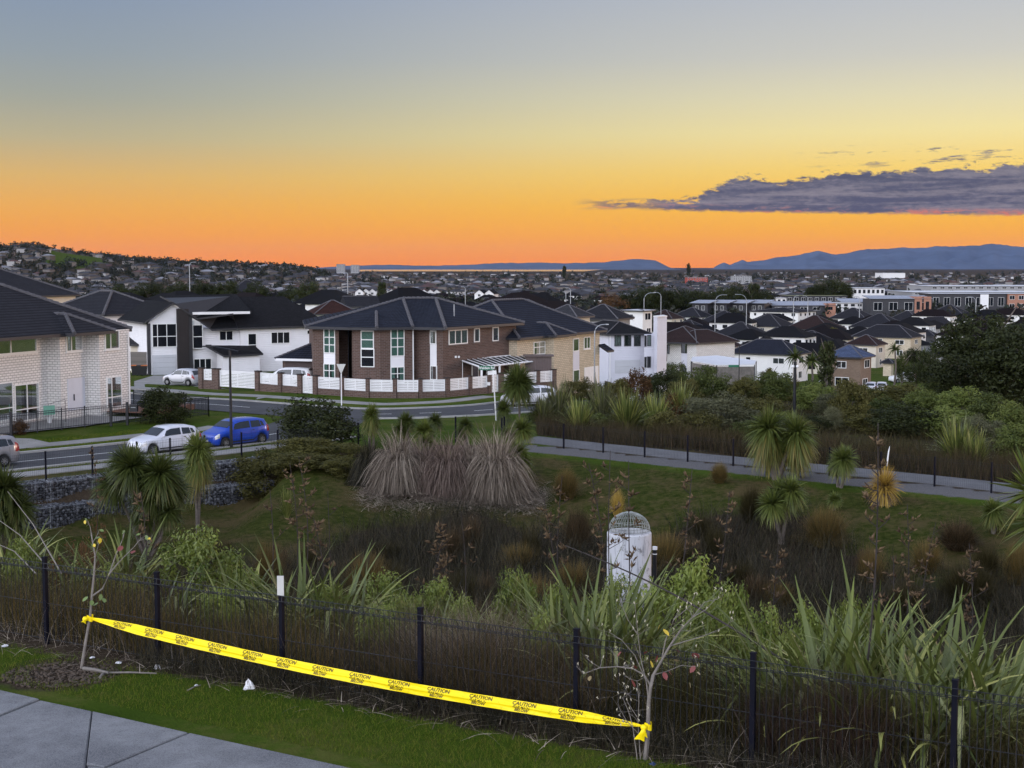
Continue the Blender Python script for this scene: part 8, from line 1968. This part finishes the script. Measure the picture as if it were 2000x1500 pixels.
for x0, y0, x1, y1, lab, r_ in ((163, 1311, 212, 1321, 'grey timber edging piece beside the left tree', .028), (205, 1318, 306, 1320, 'thin pale stick lying right of the timber edging', .014), (195, 1328, 206, 1318, 'short dark stick in the bare soil patch', .02), (366, 1352, 392, 1342, 'pale bent twig on the lawn', .01), (312, 1311, 338, 1306, 'flat pale stick beside the plastic cup', .012), (455, 1302, 505, 1296, 'grey branch lying in the dark rushes', .016)):
    a, b = ground(x0, y0, 9, 40), ground(x1, y1, 9, 40); o = MB().tube([a + K * (r_ + .01), a.lerp(b, .5) + K * (r_ + .02), b + K * (r_ + .01)], [r_, r_ * .9, r_ * .7], 6).build('stick', MT['timber_grey'] if r_ > .015 else MT['bark_pale']); tag(o, lab, 'stick')
# soil clods in the bare patch
rng = np.random.default_rng(2); V, F, Rn = [], [], []
for i in range(900):
    a_ = rng.uniform(0, 6.28); q = np.sqrt(rng.random()) * .75; x, y = -6.0 + math.cos(a_) * q * 1.0, 18.5 + math.sin(a_) * q * .8
    v = rock_np(rng) * rng.uniform(.004, .017) * np.array((1.4, 1.4, .8)) + np.array((x, y, 5.61)); F.append(RF + len(V) * 8); V.append(v)
me = np_mesh('soil_clods', np.concatenate(V), np.concatenate(F)); me.materials.append(M('clod', (0.075, 0.055, 0.04), .95, .4, 8.0)); tag(obj('soil_clods', me), 'bare dark soil with clods round the left young tree', 'soil', kind='stuff')
# dead flax leaves lying on the ground along the fence
rng = np.random.default_rng(21); n = 900; px = rng.uniform(-60, 2060, n); s = rng.uniform(-.7, .9, n); a_ = (px - 1000) / F_PX; Y = (s + 14.42) / (.478 * a_ + .878); x = a_ * Y; P = np.column_stack([x, Y, height(x, Y) + rng.uniform(.01, .12, n)])
V, F, rn = blades(P, rng.uniform(.15, .6, n), rng.uniform(0, 6.28, n), .96, .02, rng.uniform(.1, .3, n), .012, 3, rng, wexp=.4); V[:, 2] = np.maximum(V[:, 2], height(V[:, 0], V[:, 1]) + .008); me = np_mesh('dead_leaves', V, F, rn); me.materials.append(LEAF['pampas']); tag(obj('dead_leaves', me), 'dry dead leaves and twigs strewn along the fence foot', 'leaf litter', kind='stuff')
# post cap board: pale plank tied to one fence post
p = near_posts[4]; o = MB().box((0, 0, 0), (.085, .02, .26)).build('plank', MT['plate']); o.location = p + Vector((.0, -.055, 1.32)); tag(o, 'pale upright plank end fixed on top of a near fence post', 'plank')

# ------------------------------------------------------------------ the air: a thin even haze round everything
hz, g, out = new_mat('haze')
pv = g.n('ShaderNodeVolumePrincipled')
pv.inputs['Color'].default_value = (0.36, 0.52, 1.0, 1)
pv.inputs['Density'].default_value = 0.55e-5
pv.inputs['Anisotropy'].default_value = 0.0
g.t.links.new(pv.outputs[0], out.inputs['Volume'])
mb = MB(); mb.box((0, 13000, 215), (36000, 33000, 470)); tag(mb.build('haze', hz), 'thin evening haze over the plain', 'haze', kind='stuff')
